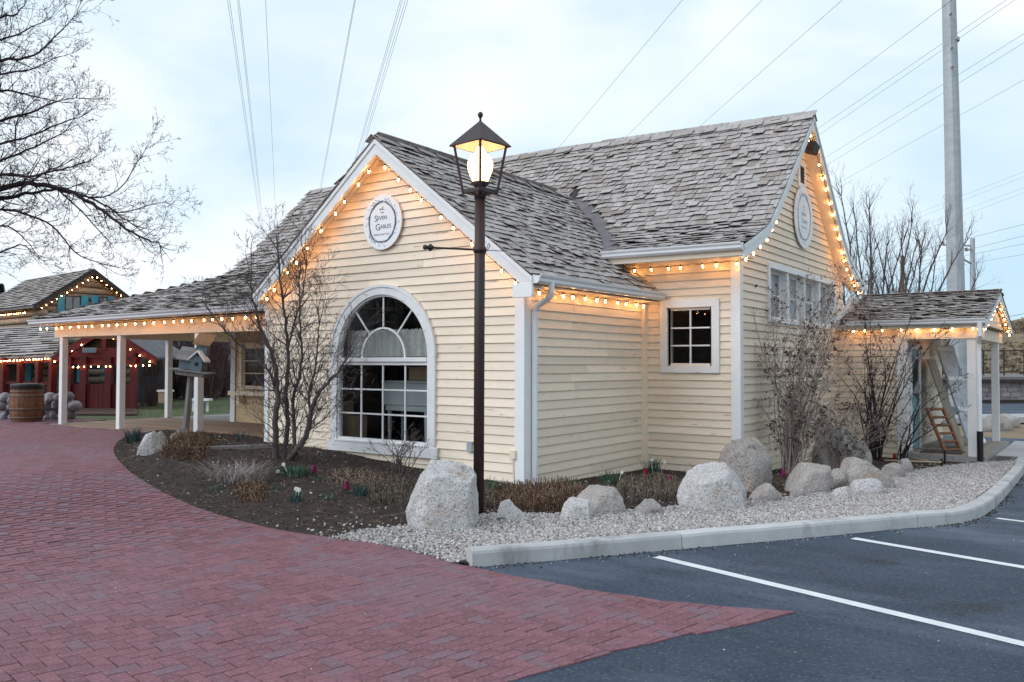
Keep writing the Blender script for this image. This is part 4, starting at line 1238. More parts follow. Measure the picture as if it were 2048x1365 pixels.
# porch window with bracketed shelf
w3 = rect_window((0, YC, 0), (1, 0, 0), (0, -1, 0), EW0 + .02, EW1 - .02, EZ0 + .02, EZ1 - .02, .10, 2, 3, mat='cream', cbot=.05)
part('shelf', M['cream'], lambda m: (m.box(EW0 - .2, EW1 + .1, YC - .25, YC - .01, EZ0 - .16, EZ0 - .06), m.box(EW0 - .0, EW0 + .1, YC - .16, YC - .01, EZ0 - .36, EZ0 - .16), m.box(EW1 - .2, EW1 - .1, YC - .16, YC - .01, EZ0 - .36, EZ0 - .16)), .004, w3)

# ---- porch ----------------------------------------------------------
M['porchwood'] = pmat('brown_deck_wood', (0.34, 0.25, 0.185), (0.25, 0.18, 0.135), 4.0, (8, 1, 1), 0.8, 0.3, 30, 0.15)
ZD = .225
for k, y in enumerate(np.arange(9.55, 12.48, .135)):
    part('deck_plank', M['porchwood'], lambda m: m.box(-19.55, XL - .06, y, y + .129, ZD - .035, ZD + random.uniform(-.002, .002)))
for y in np.arange(12.505, 15.2, .135):
    part('deck_plank', M['plankx'], lambda m: m.box(-19.55, -17.05, y, y + .129, ZD - .035, ZD + random.uniform(-.002, .002)))
part('deck_edge', M['plankx'], lambda m: (m.box(-15.2, XL - .06, 9.505, 9.545, ZD - .20, ZD - .002), m.box(-19.6, -19.555, 9.55, 15.2, ZD - .2, ZD - .002)))
posts = []
for px, pb in ((118, 848), (245, 857), (401, 870)):
    g = GT(px + 7, pb, 0.0)
    posts.append(g.x + .04)
for x in posts:
    part('porch_post', M['white'], lambda m: m.box(x - .065, x + .065, 9.60, 9.73, ZD, 2.28), .006)
for y in (12.32, 14.8):
    part('porch_post', M['white'], lambda m: m.box(-19.46, -19.33, y, y + .13, ZD, 2.28), .006)
part('porch_beam', M['cream'], lambda m: m.box(-19.48, XL - .052, 9.585, 9.745, 2.17, 2.44), .005)
part('porch_beam', M['cream'], lambda m: m.box(-19.475, -19.315, 9.746, 15.2, 2.17, 2.44), .005)
part('porch_ceiling', M['stucco'], lambda m: m.box(-19.7, XL - .0, 9.30, YC - .01, 2.44, 2.455))
part('porch_ceiling', M['stucco'], lambda m: m.box(-19.7, -17.0, YC - .01, 15.2, 2.441, 2.454))

# ---- annex porch ------------------------------------------------------
GN = T(-2.3, 18.2)
ZN = -.13
part('porch_post', M['white'], lambda m: m.box(-2.275, -2.125, 18.13, 18.27, GN - .05, 2.10), .006)
part('porch_post', M['white'], lambda m: m.box(-2.275, -2.125, 22.0, 22.14, ZN, 2.10), .006)
part('porch_beam', M['cream'], lambda m: m.box(XN + .03, -1.99, 18.10, 18.30, 2.10, 2.36), .005)
part('porch_beam', M['cream'], lambda m: m.box(-2.29, -2.11, 18.301, 22.75, 2.10, 2.34), .005)
part('porch_ceiling', M['stucco'], lambda m: m.box(XN, -1.98, 18.31, 22.75, 2.36, 2.372))
for i, x in enumerate(np.arange(XN + .03, -2.02, .135)):
    part('deck_plank', M['plank'], lambda m: m.box(x, x + .129, 18.06, 22.3, ZN - .035, ZN + random.uniform(-.002, .002)))
part('deck_edge', M['plankx'], lambda m: (m.box(XN + .03, -2.0, 18.03, 18.058, ZN - .2, ZN - .004), m.box(-1.998, -1.965, 18.06, 22.3, ZN - .2, ZN - .004)))
part('gable_boards', M['clap'], lambda m: [m.prism([(NX1 - .12, NRY - (NRZ - .16 - z) / NSL, z), (NX1 - .12, NRY + (NRZ - .16 - z) / NSL, z), (NX1 - .12, NRY + max(0, NRZ - .16 - z - .115) / NSL, z + .115), (NX1 - .12, NRY - max(0, NRZ - .16 - z - .115) / NSL, z + .115)], (-.02 - k * .0005, 0, 0)) for k, z in enumerate(np.arange(2.38, 2.9, .12))])
for sg in (-1, 1):
    pts = [(NX1 + .02, NRY, NRZ - .005), (NX1 + .02, NRY + sg * (NRY - NEY), NEZ - .005)]
    part('rake_board', M['white'], lambda m: rake(m, pts, .15, (-.03, 0, 0)))
    part('soffit', M['cream'], lambda m: m.prism([(NX1 - .01, NRY, NRZ - .13), (NX1 - .01, NRY + sg * (NRY - NEY), NEZ - .13), (NX1 - .119, NRY + sg * (NRY - NEY), NEZ - .13), (NX1 - .119, NRY, NRZ - .13)], (0, 0, .012)))
part('rake_board', M['white'], lambda m: (rake(m, [(-4.585, NEY + .0, NEZ + .12), (-4.585, 19.45, 3.14)], .2, (-.03, 0, 0)), rake(m, [(-4.585, 19.45, 3.14), (-4.585, 19.95, 2.9)], .16, (-.03, 0, 0))))
# annex door
dw = part('door', M['tealdoor'], lambda m: m.box(XN - .01, XN + .03, 18.6, 19.42, ZN + .02, 1.92), .004)
part('door_frame', M['white'], lambda m: (m.box(XN - .01, XN + .045, 18.48, 18.6, ZN, 2.02), m.box(XN - .01, XN + .045, 19.42, 19.54, ZN, 2.02), m.box(XN - .01, XN + .044, 18.6, 19.42, 1.92, 2.02)), .004, dw)
part('pane', M['glass_b'], lambda m: m.box(XN + .028, XN + .034, 18.72, 19.30, .95, 1.8), 0, dw)
part('handle', M['chrome'], lambda m: (m.tube([(XN + .03, 18.68, .85), (XN + .09, 18.68, .85), (XN + .09, 18.78, .85)], .012, 8)), 0, dw)
# vent, downspouts, boxes
vy, vz0, vz1 = 15.70, 4.93, 5.24
vent = part('vent', M['white'], lambda m: (m.box(XD, XD + .03, vy - .22, vy - .12, vz0 - .09, vz1 + .08), m.box(XD, XD + .03, vy + .12, vy + .22, vz0 - .09, vz1 + .08), m.box(XD, XD + .029, vy - .12, vy + .12, vz0 - .09, vz0), m.box(XD, XD + .029, vy - .12, vy + .12, vz1, vz1 + .08)), .003)
part('backing', M['black'], lambda m: m.box(XD + .006, XD + .02, vy - .12, vy + .12, vz0, vz1), 0, vent)
for k in range(5):
    z = vz0 + .03 + k * .062
    part('slat', M['blackish'], lambda m: m.obox((XD + .028, vy, z), (0, .12, 0), (.012, 0, -.016), (.002, 0, .0015)), 0, vent)
def spout(pts, name='downspout', w=.075, d=.055, mat='metal_white'):
    m = MB(); m.tube(pts, w / 2 * 1.1, 8); return m.build(name, M[mat], house, smooth_=False)
spout([(-5.86, 9.12, 2.64), (-5.86, 9.12, 2.52), (-5.90, 9.13, 2.46), (-6.12, 9.19, 2.36), (-6.17, 9.20, 2.28), (-6.17, 9.20, .09), (-6.14, 9.17, .02)])
spout([(-2.02, 17.84, 2.38), (-2.02, 17.84, 2.15), (-2.06, 18.0, 2.02), (-2.06, 18.03, 1.9), (-2.06, 18.03, .35)])
spout([(-2.06, 18.03, .36), (-2.06, 18.03, -.29)], 'downspout_boot', .10, mat='black')
spout([(-4.34, 19.2, 3.30), (-4.34, 19.2, 3.2), (-4.40, 19.05, 3.1)], w=.06)
outl = part('outlet_box', M['cream'], lambda m: m.box(-6.42, -6.33, YA - .06, YA - .016, .36, .48), .006)
part('conduit', M['cream'], lambda m: m.tube([(-6.375, YA - .04, .36), (-6.37, YA - .04, .2), (-6.36, YA - .035, .02)], .012, 8), 0, outl)
part('cover_plate', M['galv'], lambda m: m.box(-7.15, -7.06, YA - .04, YA - .016, .41, .55), .004)
# ================================================================== THINGS
def mk(parent, name, mat, fn, bevel=0.0, smooth_=False, local=False):
    m = MB(); fn(m); return m.build(name, mat, parent, smooth_=smooth_, bevel=bevel, local=local)

# ---- string lights ---------------------------------------------------
bulb_mesh = MB().lathe([(.006, 0), (.013, -.008), (.020, -.026), (.021, -.038), (.015, -.056), (.006, -.070)], 8, t=.5).mesh('bulb', M['bulb'], True)
def light_string(label, pts, n=None, step=.3, drop=.02, scale=1.0, group='warm bulb strings along the eaves', off0=.5):
    pts = [Vector(p) for p in pts]
    L_ = [0]
    for a, b in zip(pts[:-1], pts[1:]): L_.append(L_[-1] + (b - a).length)
    def P(d):
        for k in range(len(L_) - 1):
            if d <= L_[k + 1] or k == len(L_) - 2:
                return pts[k] + (pts[k + 1] - pts[k]) * ((d - L_[k]) / max(1e-6, L_[k + 1] - L_[k]))
    n = n or max(2, int(L_[-1] / step))
    root = thing('string_lights', label, 'string lights', pts[0], group)
    rng = random.Random(len(label) * 7 + n)
    st = L_[-1] / n
    m = MB(); cab = []
    for i in range(n * 2 + 1):
        p = P(i * st / 2) - Vector((0, 0, .012 * (i % 2) + rng.uniform(0, .006)))
        cab.append(p)
    m.tube(cab, .0042 * scale, 4)
    spots = []
    for i in range(n):
        d = (i + off0) * st + rng.uniform(-.2, .2) * st
        p = P(d)
        r = Euler((rng.gauss(0, .22), rng.gauss(0, .22), rng.uniform(0, 6)))
        m.lathe([(.011 * scale, .0), (.012 * scale, -.034 * scale)], 6, p, .5)
        spots.append((p - Vector((0, 0, .03 * scale)), r))
    m.build('cable', M['black'], root)
    for p, r in spots:
        link_mesh('bulb', bulb_mesh, root, p, r, (scale * .66,) * 3)
    return root
zw = lambda x, d: zwing(x, 0) - d
light_string('string of warm bulbs under the rakes of the front gable with the arched window', [(-11.30, 8.83, zw(-11.3, .25)), (WRX, 8.83, WRZ - .27), (-6.08, 8.83, zw(-6.08, .25))], n=20)
light_string('string of warm bulbs under the gutter above the white downspout', [(-6.10, 9.0, 2.575), (-6.10, 12.42, 2.575)], n=11)
light_string('string of warm bulbs under the gutter above the six pane window', [(-6.46, 12.34, 3.165), (-4.48, 12.34, 3.165)], n=7)
light_string('string of warm bulbs up the curved rakes of the tall end gable', [(-4.40, RY - d, pz(PROF_R, d) - .22) for d in (3.45, 3.2, 2.8, 2.4, 2.05, 1.7, 1.0, .05)] + [(-4.40, RY + d, pz(PROF_R, d) - .22) for d in (1.0, 1.7, 2.05, 2.4, 2.8, 3.2, 3.5)], n=29)
light_string('string of warm bulbs along the long porch gutter above the square posts', [(-19.65, 9.30, 2.40), (-15.5, 9.30, 2.42), (-11.5, 9.30, 2.45)], n=26)
light_string('string of warm bulbs under the gutter of the small annex porch', [(-4.5, 18.0, 2.33), (-1.98, 18.0, 2.33)], n=8)
light_string('string of warm bulbs in the little gable of the annex porch', [(NX1 - .02, NEY + .05, NEZ - .17), (NX1 - .02, NRY, NRZ - .17), (NX1 - .02, 2 * NRY - NEY - .05, NEZ - .17)], n=13, scale=.9)

# ---- signs -------------------------------------------------------------
def text_mesh(body, size, mat, name, spacing=1.0):
    cu = bpy.data.curves.new('lettering', 'FONT'); cu.body = body; cu.size = size; cu.align_x = 'CENTER'; cu.space_character = spacing
    cu.extrude = .0015
    ob = bpy.data.objects.new('lettering_curve', cu); COL.objects.link(ob)
    dg = bpy.context.evaluated_depsgraph_get(); dg.update()
    me = bpy.data.meshes.new_from_object(ob.evaluated_get(dg)); me.name = name
    bpy.data.objects.remove(ob)
    me.materials.clear(); me.materials.append(mat)
    return me
def sign(label, c, xdir, n, hw, hh, inkmat):
    """oval board: c centre, xdir along the wall, n outwards"""
    X, N, Z = Vector(xdir), Vector(n), Vector((0, 0, 1)); c = Vector(c)
    r = thing('shop_sign', label, 'sign', c)
    P = lambda u, v, d=0: c + X * u + Z * v + N * d
    m = MB(); k = 48
    m.prism([P(hw * math.cos(2 * math.pi * i / k), hh * math.sin(2 * math.pi * i / k), 0) for i in range(k)], N * .02)
    bd = m.build('board', M['board'], r)
    rot = Matrix((X, Z, N)).transposed().to_4x4()
    for body, size, u, v, sp in (('THE', .03, 0, .13, 1.2), ('S', .135, -.125, .015, 1), ('EVEN', .082, .0, .035, 1.02), ('G', .135, -.085, -.115, 1), ('ABLES', .082, .07, -.095, 1.02), ('MERCANTILE', .042, -.01, -.195, 1.35)):
        me = text_mesh(body, size, inkmat, 'lettering', sp)
        o = link_mesh('lettering', me, bd, P(u, v, .0215)); o.rotation_euler = rot.to_euler()
    # little sprig over the words, wreath of twigs round them
    mm = MB()
    mm.tube([P(-.05, .19, .022), P(.05, .185, .022)], .004, 4); mm.tube([P(0, .185, .022), P(.02, .23, .022)], .005, 4); mm.tube([P(-.045, .185, .022), P(-.03, .195, .022)], .012, 4)
    mm.build('sprig', inkmat, bd)
    m = MB(); rng = random.Random(4)
    for q in range(11):
        ph, am, fr_ = rng.uniform(0, 6.3), rng.uniform(.012, .034), rng.choice((3, 4, 5, 6))
        a0, a1 = rng.uniform(0, 6.3), rng.uniform(3.2, 5.6)
        pts = []
        for i in range(40):
            a = a0 + a1 * i / 39
            e = 1 + am * 2 * math.sin(fr_ * a + ph)
            pts.append(P(hw * .69 * e * math.cos(a), hh * .735 * e * math.sin(a), .0212))
        m.tube(pts, .0032, 3)
    for q in range(26):
        a = rng.uniform(0, 6.3); b = a + rng.uniform(.1, .3); r0, r1 = .74, rng.uniform(.8, .9)
        p0, p1 = P(hw * r0 * math.cos(a), hh * r0 * math.sin(a), .021), P(hw * r1 * math.cos(b), hh * r1 * math.sin(b), .021)
        m.tube([p0, p1], .0022, 3); m.obox(p1, X * .007, Z * .007, N * .001)
    m.build('wreath', inkmat, bd)
    return r
M['fadedink'] = pmat('faded_ink', (0.40, 0.50, 0.56), None, rough=.7, bump=0, tint=0)
sc_ = PY(770, 445, YA)
sign('white oval sign reading Seven Gables Mercantile in the gable over the arched window', (sc_.x, YA - .04, 3.675), (1, 0, 0), (0, -1, 0), .385, .405, M['ink'])
sign('faded white oval sign on the tall end gable below the vent', (XD + .035, 15.70, 4.29), (0, 1, 0), (1, 0, 0), .55, .56, M['fadedink'])

# ---- flood light in the end gable ---------------------------------------
fl = thing('flood_light', 'bronze box flood light in the peak of the tall end gable', 'flood light', (XD + .03, 15.5, 5.5))
mk(fl, 'arm', M['blackish'], lambda m: (m.box(XD, XD + .03, 15.44, 15.56, 5.42, 5.57), m.tube([(XD + .03, 15.5, 5.5), (XD + .18, 15.42, 5.56)], .02, 8)))
mk(fl, 'housing', M['lampmetal'], lambda m: m.obox((XD + .26, 15.42, 5.50), (.0, .15, -.02), Vector((.10, 0, -.035)), Vector((.03, .01, .085))), bevel=.01)

# ---- street lamp ----------------------------------------------------------
lb = GT(957, 1026, .05); lb.z = bed_z(lb.x, lb.y) - .02
TOP = 3.40
lamp = thing('street_lamp', 'dark rusty lamp post with a lit globe in an open four sided lantern', 'street lamp', lb)
lx, ly = lb.x + .0, lb.y
lean = Vector((.030, -.03, 0))
ax = lambda z: Vector((lx, ly, z)) + lean * ((z - lb.z) / 4.1)
mk(lamp, 'pole', M['lampmetal'], lambda m: (m.tube([ax(lb.z - .2), ax(2.0), ax(3.33)], .0555, 20), m.tube([ax(3.33), ax(3.40)], .062, 20)), smooth_=True)
vcam = Vector((-lx, -ly, 0)).normalized(); vside = Vector((-vcam.y, vcam.x, 0))
dirs = [vcam, vside, -vcam, -vside]
ct = ax(TOP)
mk(lamp, 'bracket', M['lampmetal'], lambda m: ([m.bar(ct + Vector((0, 0, .0)), ct + d * .17 + Vector((0, 0, .0)), .028, .045) for d in dirs], [m.bar(ct + dirs[i] * .172, ct + dirs[(i + 1) % 4] * .172, .02, .035) for i in range(4)]))
for d in dirs:
    mk(lamp, 'lantern_bar', M['lampmetal'], lambda m: m.bar(ct + d * .175 - Vector((0, 0, .03)), ct + d * .275 + Vector((0, 0, .50)), .026, .026, d))
ap = ct + Vector((0, 0, .755))
def lroof(m):
    e = [ct + d * .325 + Vector((0, 0, .485)) for d in dirs]
    for i in range(4): m.add([e[i], e[(i + 1) % 4], ap], [(0, 1, 2)])
    for i in range(4): m.add([e[i] - Vector((0, 0, .012)), e[(i + 1) % 4] - Vector((0, 0, .012)), ap - Vector((0, 0, .02))], [(2, 1, 0)])
    for i in range(4): m.add([e[i], e[(i + 1) % 4], e[(i + 1) % 4] - Vector((0, 0, .012)), e[i] - Vector((0, 0, .012))], [(3, 2, 1, 0)])
mk(lamp, 'lantern_roof', M['lampmetal'], lroof)
mk(lamp, 'lantern_ceiling', M['white'], lambda m: m.add([ct + d * .30 + Vector((0, 0, .472)) for d in dirs] + [ap - Vector((0, 0, .05))], [(1, 0, 4), (2, 1, 4), (3, 2, 4), (0, 3, 4)]))
mk(lamp, 'finial', M['lampmetal'], lambda m: m.lathe([(.012, -.02), (.010, .02), (.022, .035), (.030, .055), (.022, .078), (.005, .088)], 12, ap), smooth_=True)
mk(lamp, 'globe_holder', M['lampmetal'], lambda m: m.lathe([(.05, .0), (.06, .05), (.10, .085), (.09, .10)], 16, ct), smooth_=True)
mk(lamp, 'globe', M['globe'], lambda m: m.lathe([(.075, .10), (.10, .15), (.132, .24), (.135, .30), (.11, .36), (.06, .41), (.05, .44), (.035, .47), (.01, .48)], 24, ct), smooth_=True)
ca_ = ax(2.79); ad_ = (vside * -1).normalized()
left = (Vector(to_house(np.array([-1.0, -.35, 0])))).normalized()
mk(lamp, 'cross_arm', M['lampmetal'], lambda m: (m.tube([ca_, ca_ + left * .56 + Vector((0, 0, .0))], .0105, 10), m.lathe([(.066, -.03), (.072, 0), (.066, .03)], 14, ca_)), smooth_=True)
mk(lamp, 'arm_knob', M['lampmetal'], lambda m: [m.tube([ca_ + left * a, ca_ + left * (a + w)], [r * .5, r * .5], 10) for a, w, r in ((.50, .02, .045), (.52, .02, .075), (.54, .02, .045))] + [m.lathe([(.008, -.026), (.02, -.018), (.026, 0), (.02, .018), (.008, .026)], 12, ca_ + left * .585)], smooth_=True)
right = -left
mk(lamp, 'hook_rod', M['lampmetal'], lambda m: (m.tube([ca_, ca_ + right * .30], .004, 6), m.tube([ca_ + right * .07 + Vector((0, 0, z)) + right * x for x, z in ((-.02, -.06), (.0, -.01), (.02, .06), (.035, .075), (.04, .05), (.01, -.01))], .004, 5)))

# ---- rocks -------------------------------------------------------------------
import bmesh
def rock(name, label, px0, px1, pyt, pyb, mat, seed, extra=(), group='boulders round the planting bed', depthk=.8, cuts=11, shear=(0, 0), top=None, sub=4):
    xc = (px0 + px1) / 2
    g = GT(xc, pyb - 3, .05); d = proj(g)[2]
    w, h = (px1 - px0) * d / F_PX, (pyb - pyt) * d / F_PX
    g.z = bed_z(g.x, g.y) - .02
    dp = w * depthk
    back = Vector(to_house(np.array([0, 1.0, 0])))
    c = g + back * dp * .42
    rng = random.Random(seed)
    bm = bmesh.new(); bmesh.ops.create_icosphere(bm, subdivisions=sub, radius=1)
    planes = []
    for _ in range(cuts):
        v = Vector((rng.gauss(0, 1), rng.gauss(0, 1), rng.gauss(.1, .8))).normalized(); planes.append((v, rng.uniform(.54, .80)))
    if extra: planes = []
    for ev in extra: planes.append((Vector(ev[:3]).normalized(), ev[3]))
    planes.append((Vector((0, 0, -1)), .45)); planes.append((Vector((rng.uniform(-.3, .3), rng.uniform(-.3, .3), 1)).normalized(), rng.uniform(.75, .9)))
    from mathutils import noise
    for v in bm.verts:
        p = v.co.copy()
        for n, k in planes:
            e = p.dot(n) - k
            if e > 0: p -= n * e
        p += v.co * (.055 * noise.noise(p * 1.6 + Vector((seed, 0, 0))) + .035 * noise.noise(p * 4 + Vector((0, seed, 0))) + .022 * noise.noise(p * 11) + .010 * noise.noise(p * 24))
        v.co = p
    xs = [v.co.x for v in bm.verts]; ys = [v.co.y for v in bm.verts]; zs = [v.co.z for v in bm.verts]
    for v in bm.verts:
        z01 = (v.co.z - min(zs)) / (max(zs) - min(zs))
        x = ((v.co.x - min(xs)) / (max(xs) - min(xs)) - .5); y = ((v.co.y - min(ys)) / (max(ys) - min(ys)) - .5)
        if top: x *= 1 + (top - 1) * max(0, z01 - .35) / .65
        v.co = Vector((x * w * 1.02 + shear[0] * z01 * w, y * dp + shear[1] * z01 * dp, z01 * (h + .06) - .06))
    me = bpy.data.meshes.new(name); bm.to_mesh(me); bm.free()
    me.polygons.foreach_set('use_smooth', [True] * len(me.polygons))
    me.materials.append(mat)
    o = link_mesh(name, me, None, c, (0, 0, -YAW * 0 + math.atan2(-HX[1], HX[0]) * 0 + YAW))
    return tag(o, label, 'boulder', group)
rock('boulder', 'tallest pale granite boulder leaning beside the lamp post', 806, 953, 922, 1060, M['granite'], 3, depthk=.75, sub=5, extra=((-.80, -.1, .55, .70), (1, -.1, .05, .62), (.18, -.2, 1, .56), (-.95, -.5, -.2, .78), (.05, -1, .20, .46), (.6, -.75, .15, .62), (-.65, -.75, .2, .66), (.75, 0, .65, .80), (-.3, -.6, .8, .66)))
rock('boulder', 'small pale boulder just beyond the lamp post with a sloping top', 995, 1066, 998, 1041, M['granite'], 12, top=.5, shear=(-.15, 0))
rock('boulder', 'white flat topped rock in front of a larger brown shaded rock', 1122, 1188, 996, 1040, M['granite'], 21, extra=((-.8, -.3, .5, .55), (.05, -.2, 1, .55), (1, -.2, .2, .68), (.1, -1, .25, .5), (-.5, -.8, .1, .6)))
rock('boulder', 'broad grey boulder with a brown side behind a white rock', 1152, 1257, 974, 1030, M['granite2'], 33, extra=((-.7, -.5, .55, .52), (.15, -.3, 1, .62), (.8, -.3, .5, .62), (.25, -1, .3, .5), (1, 0, .1, .8)))
rock('boulder', 'low flat brown rock below the clipped grey stubble', 1276, 1338, 996, 1029, M['granite2'], 41, top=.55, shear=(-.15, 0))
rock('boulder', 'wide pale boulder leaning on a rounder one at the white corner board', 1366, 1508, 930, 1020, M['granite'], 57, sub=5, extra=((-.9, -.2, .45, .72), (-.2, -.25, .95, .48), (.75, -.2, .65, .66), (.1, -1, .2, .52), (.9, -.3, .1, .78), (-.6, -.8, .1, .66), (.45, -.6, .65, .60)))
rock('boulder', 'round boulder at the foot of the white corner board', 1446, 1557, 876, 985, M['granite2'], 62, depthk=.9, sub=5, extra=((.1, -.2, 1, .90), (-.4, -.9, .1, .85), (.8, -.5, -.2, .86)))
rock('boulder', 'low peaked rock in the gravel before the tall seedpod shrub', 1504, 1580, 966, 1004, M['granite2'], 71, top=.4)
rock('boulder', 'slanted block of tan granite under the tall seedpod shrub', 1578, 1672, 928, 988, M['granite2'], 83, shear=(.12, 0), extra=((-.75, -.3, .6, .55), (.1, -.2, 1, .55), (.1, -1, .3, .5), (1, -.2, .1, .72), (.5, -.7, .2, .6)))
rock('boulder', 'dark rounded rock tucked behind the slanted tan block', 1655, 1698, 936, 978, M['granite2'], 91)
rock('boulder', 'small pale loaf shaped stone lying on the gravel', 1670, 1717, 972, 995, M['granite'], 102, cuts=4, top=.9)
rock('boulder', 'rounded pinkish stone in front of a sloped boulder', 1709, 1771, 957, 990, M['granite'], 113, cuts=4)
rock('boulder', 'sloped boulder with a pale pinkish face before the second shrub', 1684, 1792, 914, 978, M['granite2'], 124, top=.5, shear=(-.1, 0))
rock('boulder', 'rounded grey rock next to the bent brass pipe', 1770, 1817, 926, 957, M['granite2'], 131, cuts=4)
rock('boulder', 'small grey rock nearest the annex corner', 1797, 1831, 917, 947, M['granite2'], 142, cuts=4)
rock('boulder', 'tiny tan stone at the edge of the gravel below the slanted block', 1583, 1617, 973, 995, M['granite2'], 153, cuts=5)
rock('boulder', 'big grey boulder overgrown with twigs between the two wall shrubs', 1640, 1758, 850, 942, M['granite2'], 164, cuts=4, sub=5)
rock('boulder', 'pale rock on the bed point nearest the brick path', 268, 314, 864, 914, M['granite'], 175, group='rocks at the porch end of the bed', top=.6, shear=(.1, 0))
rock('boulder', 'tan rock against the pale rock on the bed point', 298, 334, 867, 907, M['granite2'], 186, group='rocks at the porch end of the bed')
rock('boulder', 'flat tan rock leaning beside the birdhouse post', 330, 370, 859, 888, M['granite2'], 197, group='rocks at the porch end of the bed', top=.6, shear=(.15, 0))

# ---- plants --------------------------------------------------------------------
def rv(rng, s=1.0): return Vector((rng.gauss(0, s), rng.gauss(0, s), rng.gauss(0, s)))
def twig(mb, p, d, ln, r, lvl, rng, tips=None, up=.15, wander=.25, seg=.12, kids=(3, 5), ang=.7, n=(6, 5, 4, 3, 3), ratio=.55, depth=0, rend=.35):
    """one branch with its side branches"""
    d = d.normalized()
    k = max(2, int(ln / seg)); pts = [Vector(p)]; rr = [r]
    q = Vector(p); nodes = []
    for i in range(k):
        d = (d + rv(rng, wander * .5) + Vector((0, 0, up * .3))).normalized()
        q = q + d * ln / k
        pts.append(q.copy()); rr.append(r * (1 - (1 - rend) * (i + 1) / k)); nodes.append((q.copy(), d.copy(), rr[-1], (i + 1) / k))
    mb.tube(pts, rr, n[min(depth, len(n) - 1)], cap=False)
    if tips is not None: tips.append((pts[-1], d, depth))
    if lvl > 0:
        for c in range(rng.randint(*kids)):
            f = rng.uniform(.25, 1.0) if c else 1.0
            nn = nodes[min(len(nodes) - 1, int(f * len(nodes)))]
            ax_ = nn[1].cross(rv(rng)).normalized()
            a = rng.gauss(ang, .2)
            nd_ = (nn[1] * math.cos(a) + ax_ * math.sin(a))
            twig(mb, nn[0], nd_, ln * ratio * rng.uniform(.6, 1.25), max(nn[2] * .62, .0028), lvl - 1, rng, tips, up, wander, seg * .8, kids, ang, n, ratio, depth + 1, rend)
    return pts
def path_limb(mb, twm, pts, r0, r1, rng, every=.25, lvl=2, tl=.5, up=.2, n=8, tr=.012, tips=None, kids=(2, 4), wander=.25, ang=.8):
    """a limb along given points with twigs all the way"""
    pts = [Vector(p) for p in pts]
    D = []
    for i in range(len(pts) - 1):
        a, b, c, d = pts[max(i - 1, 0)], pts[i], pts[i + 1], pts[min(i + 2, len(pts) - 1)]
        for k in range(4):
            t = k / 4
            D.append(.5 * ((2 * b) + (c - a) * t + (2 * a - 5 * b + 4 * c - d) * t * t + (3 * b - a - 3 * c + d) * t ** 3))
    D.append(pts[-1])
    D = [p + rv(rng, r0 * .18) for p in D]
    m = len(D)
    rr = [r0 + (r1 - r0) * i / (m - 1) for i in range(m)]
    mb.tube(D, rr, n, cap=True)
    acc = 0
    for i in range(1, m):
        sg = (D[i] - D[i - 1]); acc += sg.length
        while acc > every:
            acc -= every * rng.uniform(.6, 1.4)
            d = sg.normalized(); ax_ = d.cross(rv(rng)).normalized(); a = rng.gauss(ang, .25)
            twig(twm, D[i], d * math.cos(a) + ax_ * math.sin(a), tl * rng.uniform(.4, 1.15) * (1.15 - .5 * i / m), min(rr[i] * .5, tr), lvl, rng, tips, up, wander, .09, kids, .7)
    d = (D[-1] - D[-2]).normalized()
    for _ in range(3): twig(twm, D[-1], d + rv(rng, .25), tl * .8, min(r1, tr), lvl, rng, tips, up, wander, .09, kids, .7)
def px_line(pts, depth, rng, amp=.1, dstep=0.0):
    out = []
    for i, (x, y) in enumerate(pts): out.append(at(x, y, depth + dstep * i + rng.gauss(0, amp)))
    return out

# multi-stem tree beside the arched window
tb = GT(562, 928, .02); TD = proj(tb)[2]
tr = thing('small_tree', 'bare multi stemmed tree at the corner of the front gable', 'tree', tb)
rng = random.Random(31); tk, tw_ = MB(), MB()
stems = [([(553, 935), (550, 880), (553, 820), (554, 765), (546, 715), (524, 665), (508, 610), (500, 560)], .058, .012, -.03), ([(566, 930), (574, 860), (572, 790), (576, 710), (570, 640), (560, 560), (556, 500)], .045, .010, .05),
         ([(572, 928), (592, 900), (612, 872), (622, 830), (634, 790), (655, 765), (676, 745), (700, 705)], .062, .010, -.06), ([(590, 898), (588, 850), (586, 800), (598, 755), (604, 700), (600, 640), (598, 560)], .036, .009, .08),
         ([(622, 830), (618, 790), (628, 750), (634, 710), (638, 650)], .026, .008, .03), ([(553, 790), (540, 745), (505, 712), (470, 680), (445, 655)], .028, .007, -.08), ([(612, 872), (622, 858), (648, 838), (668, 815)], .014, .005, -.02), ([(575, 700), (590, 640), (606, 585), (612, 530)], .02, .006, .0)]
for s_, r0, r1, ds in stems:
    path_limb(tk, tw_, px_line(s_, TD, rng, .05, ds), r0 * .82, r1, rng, every=.065, lvl=3, tl=.55, up=.35, tr=.008, kids=(2, 4))
tk.build('trunk', M['bark'], tr, smooth_=True); tw_.build('twigs', M['bark'], tr)

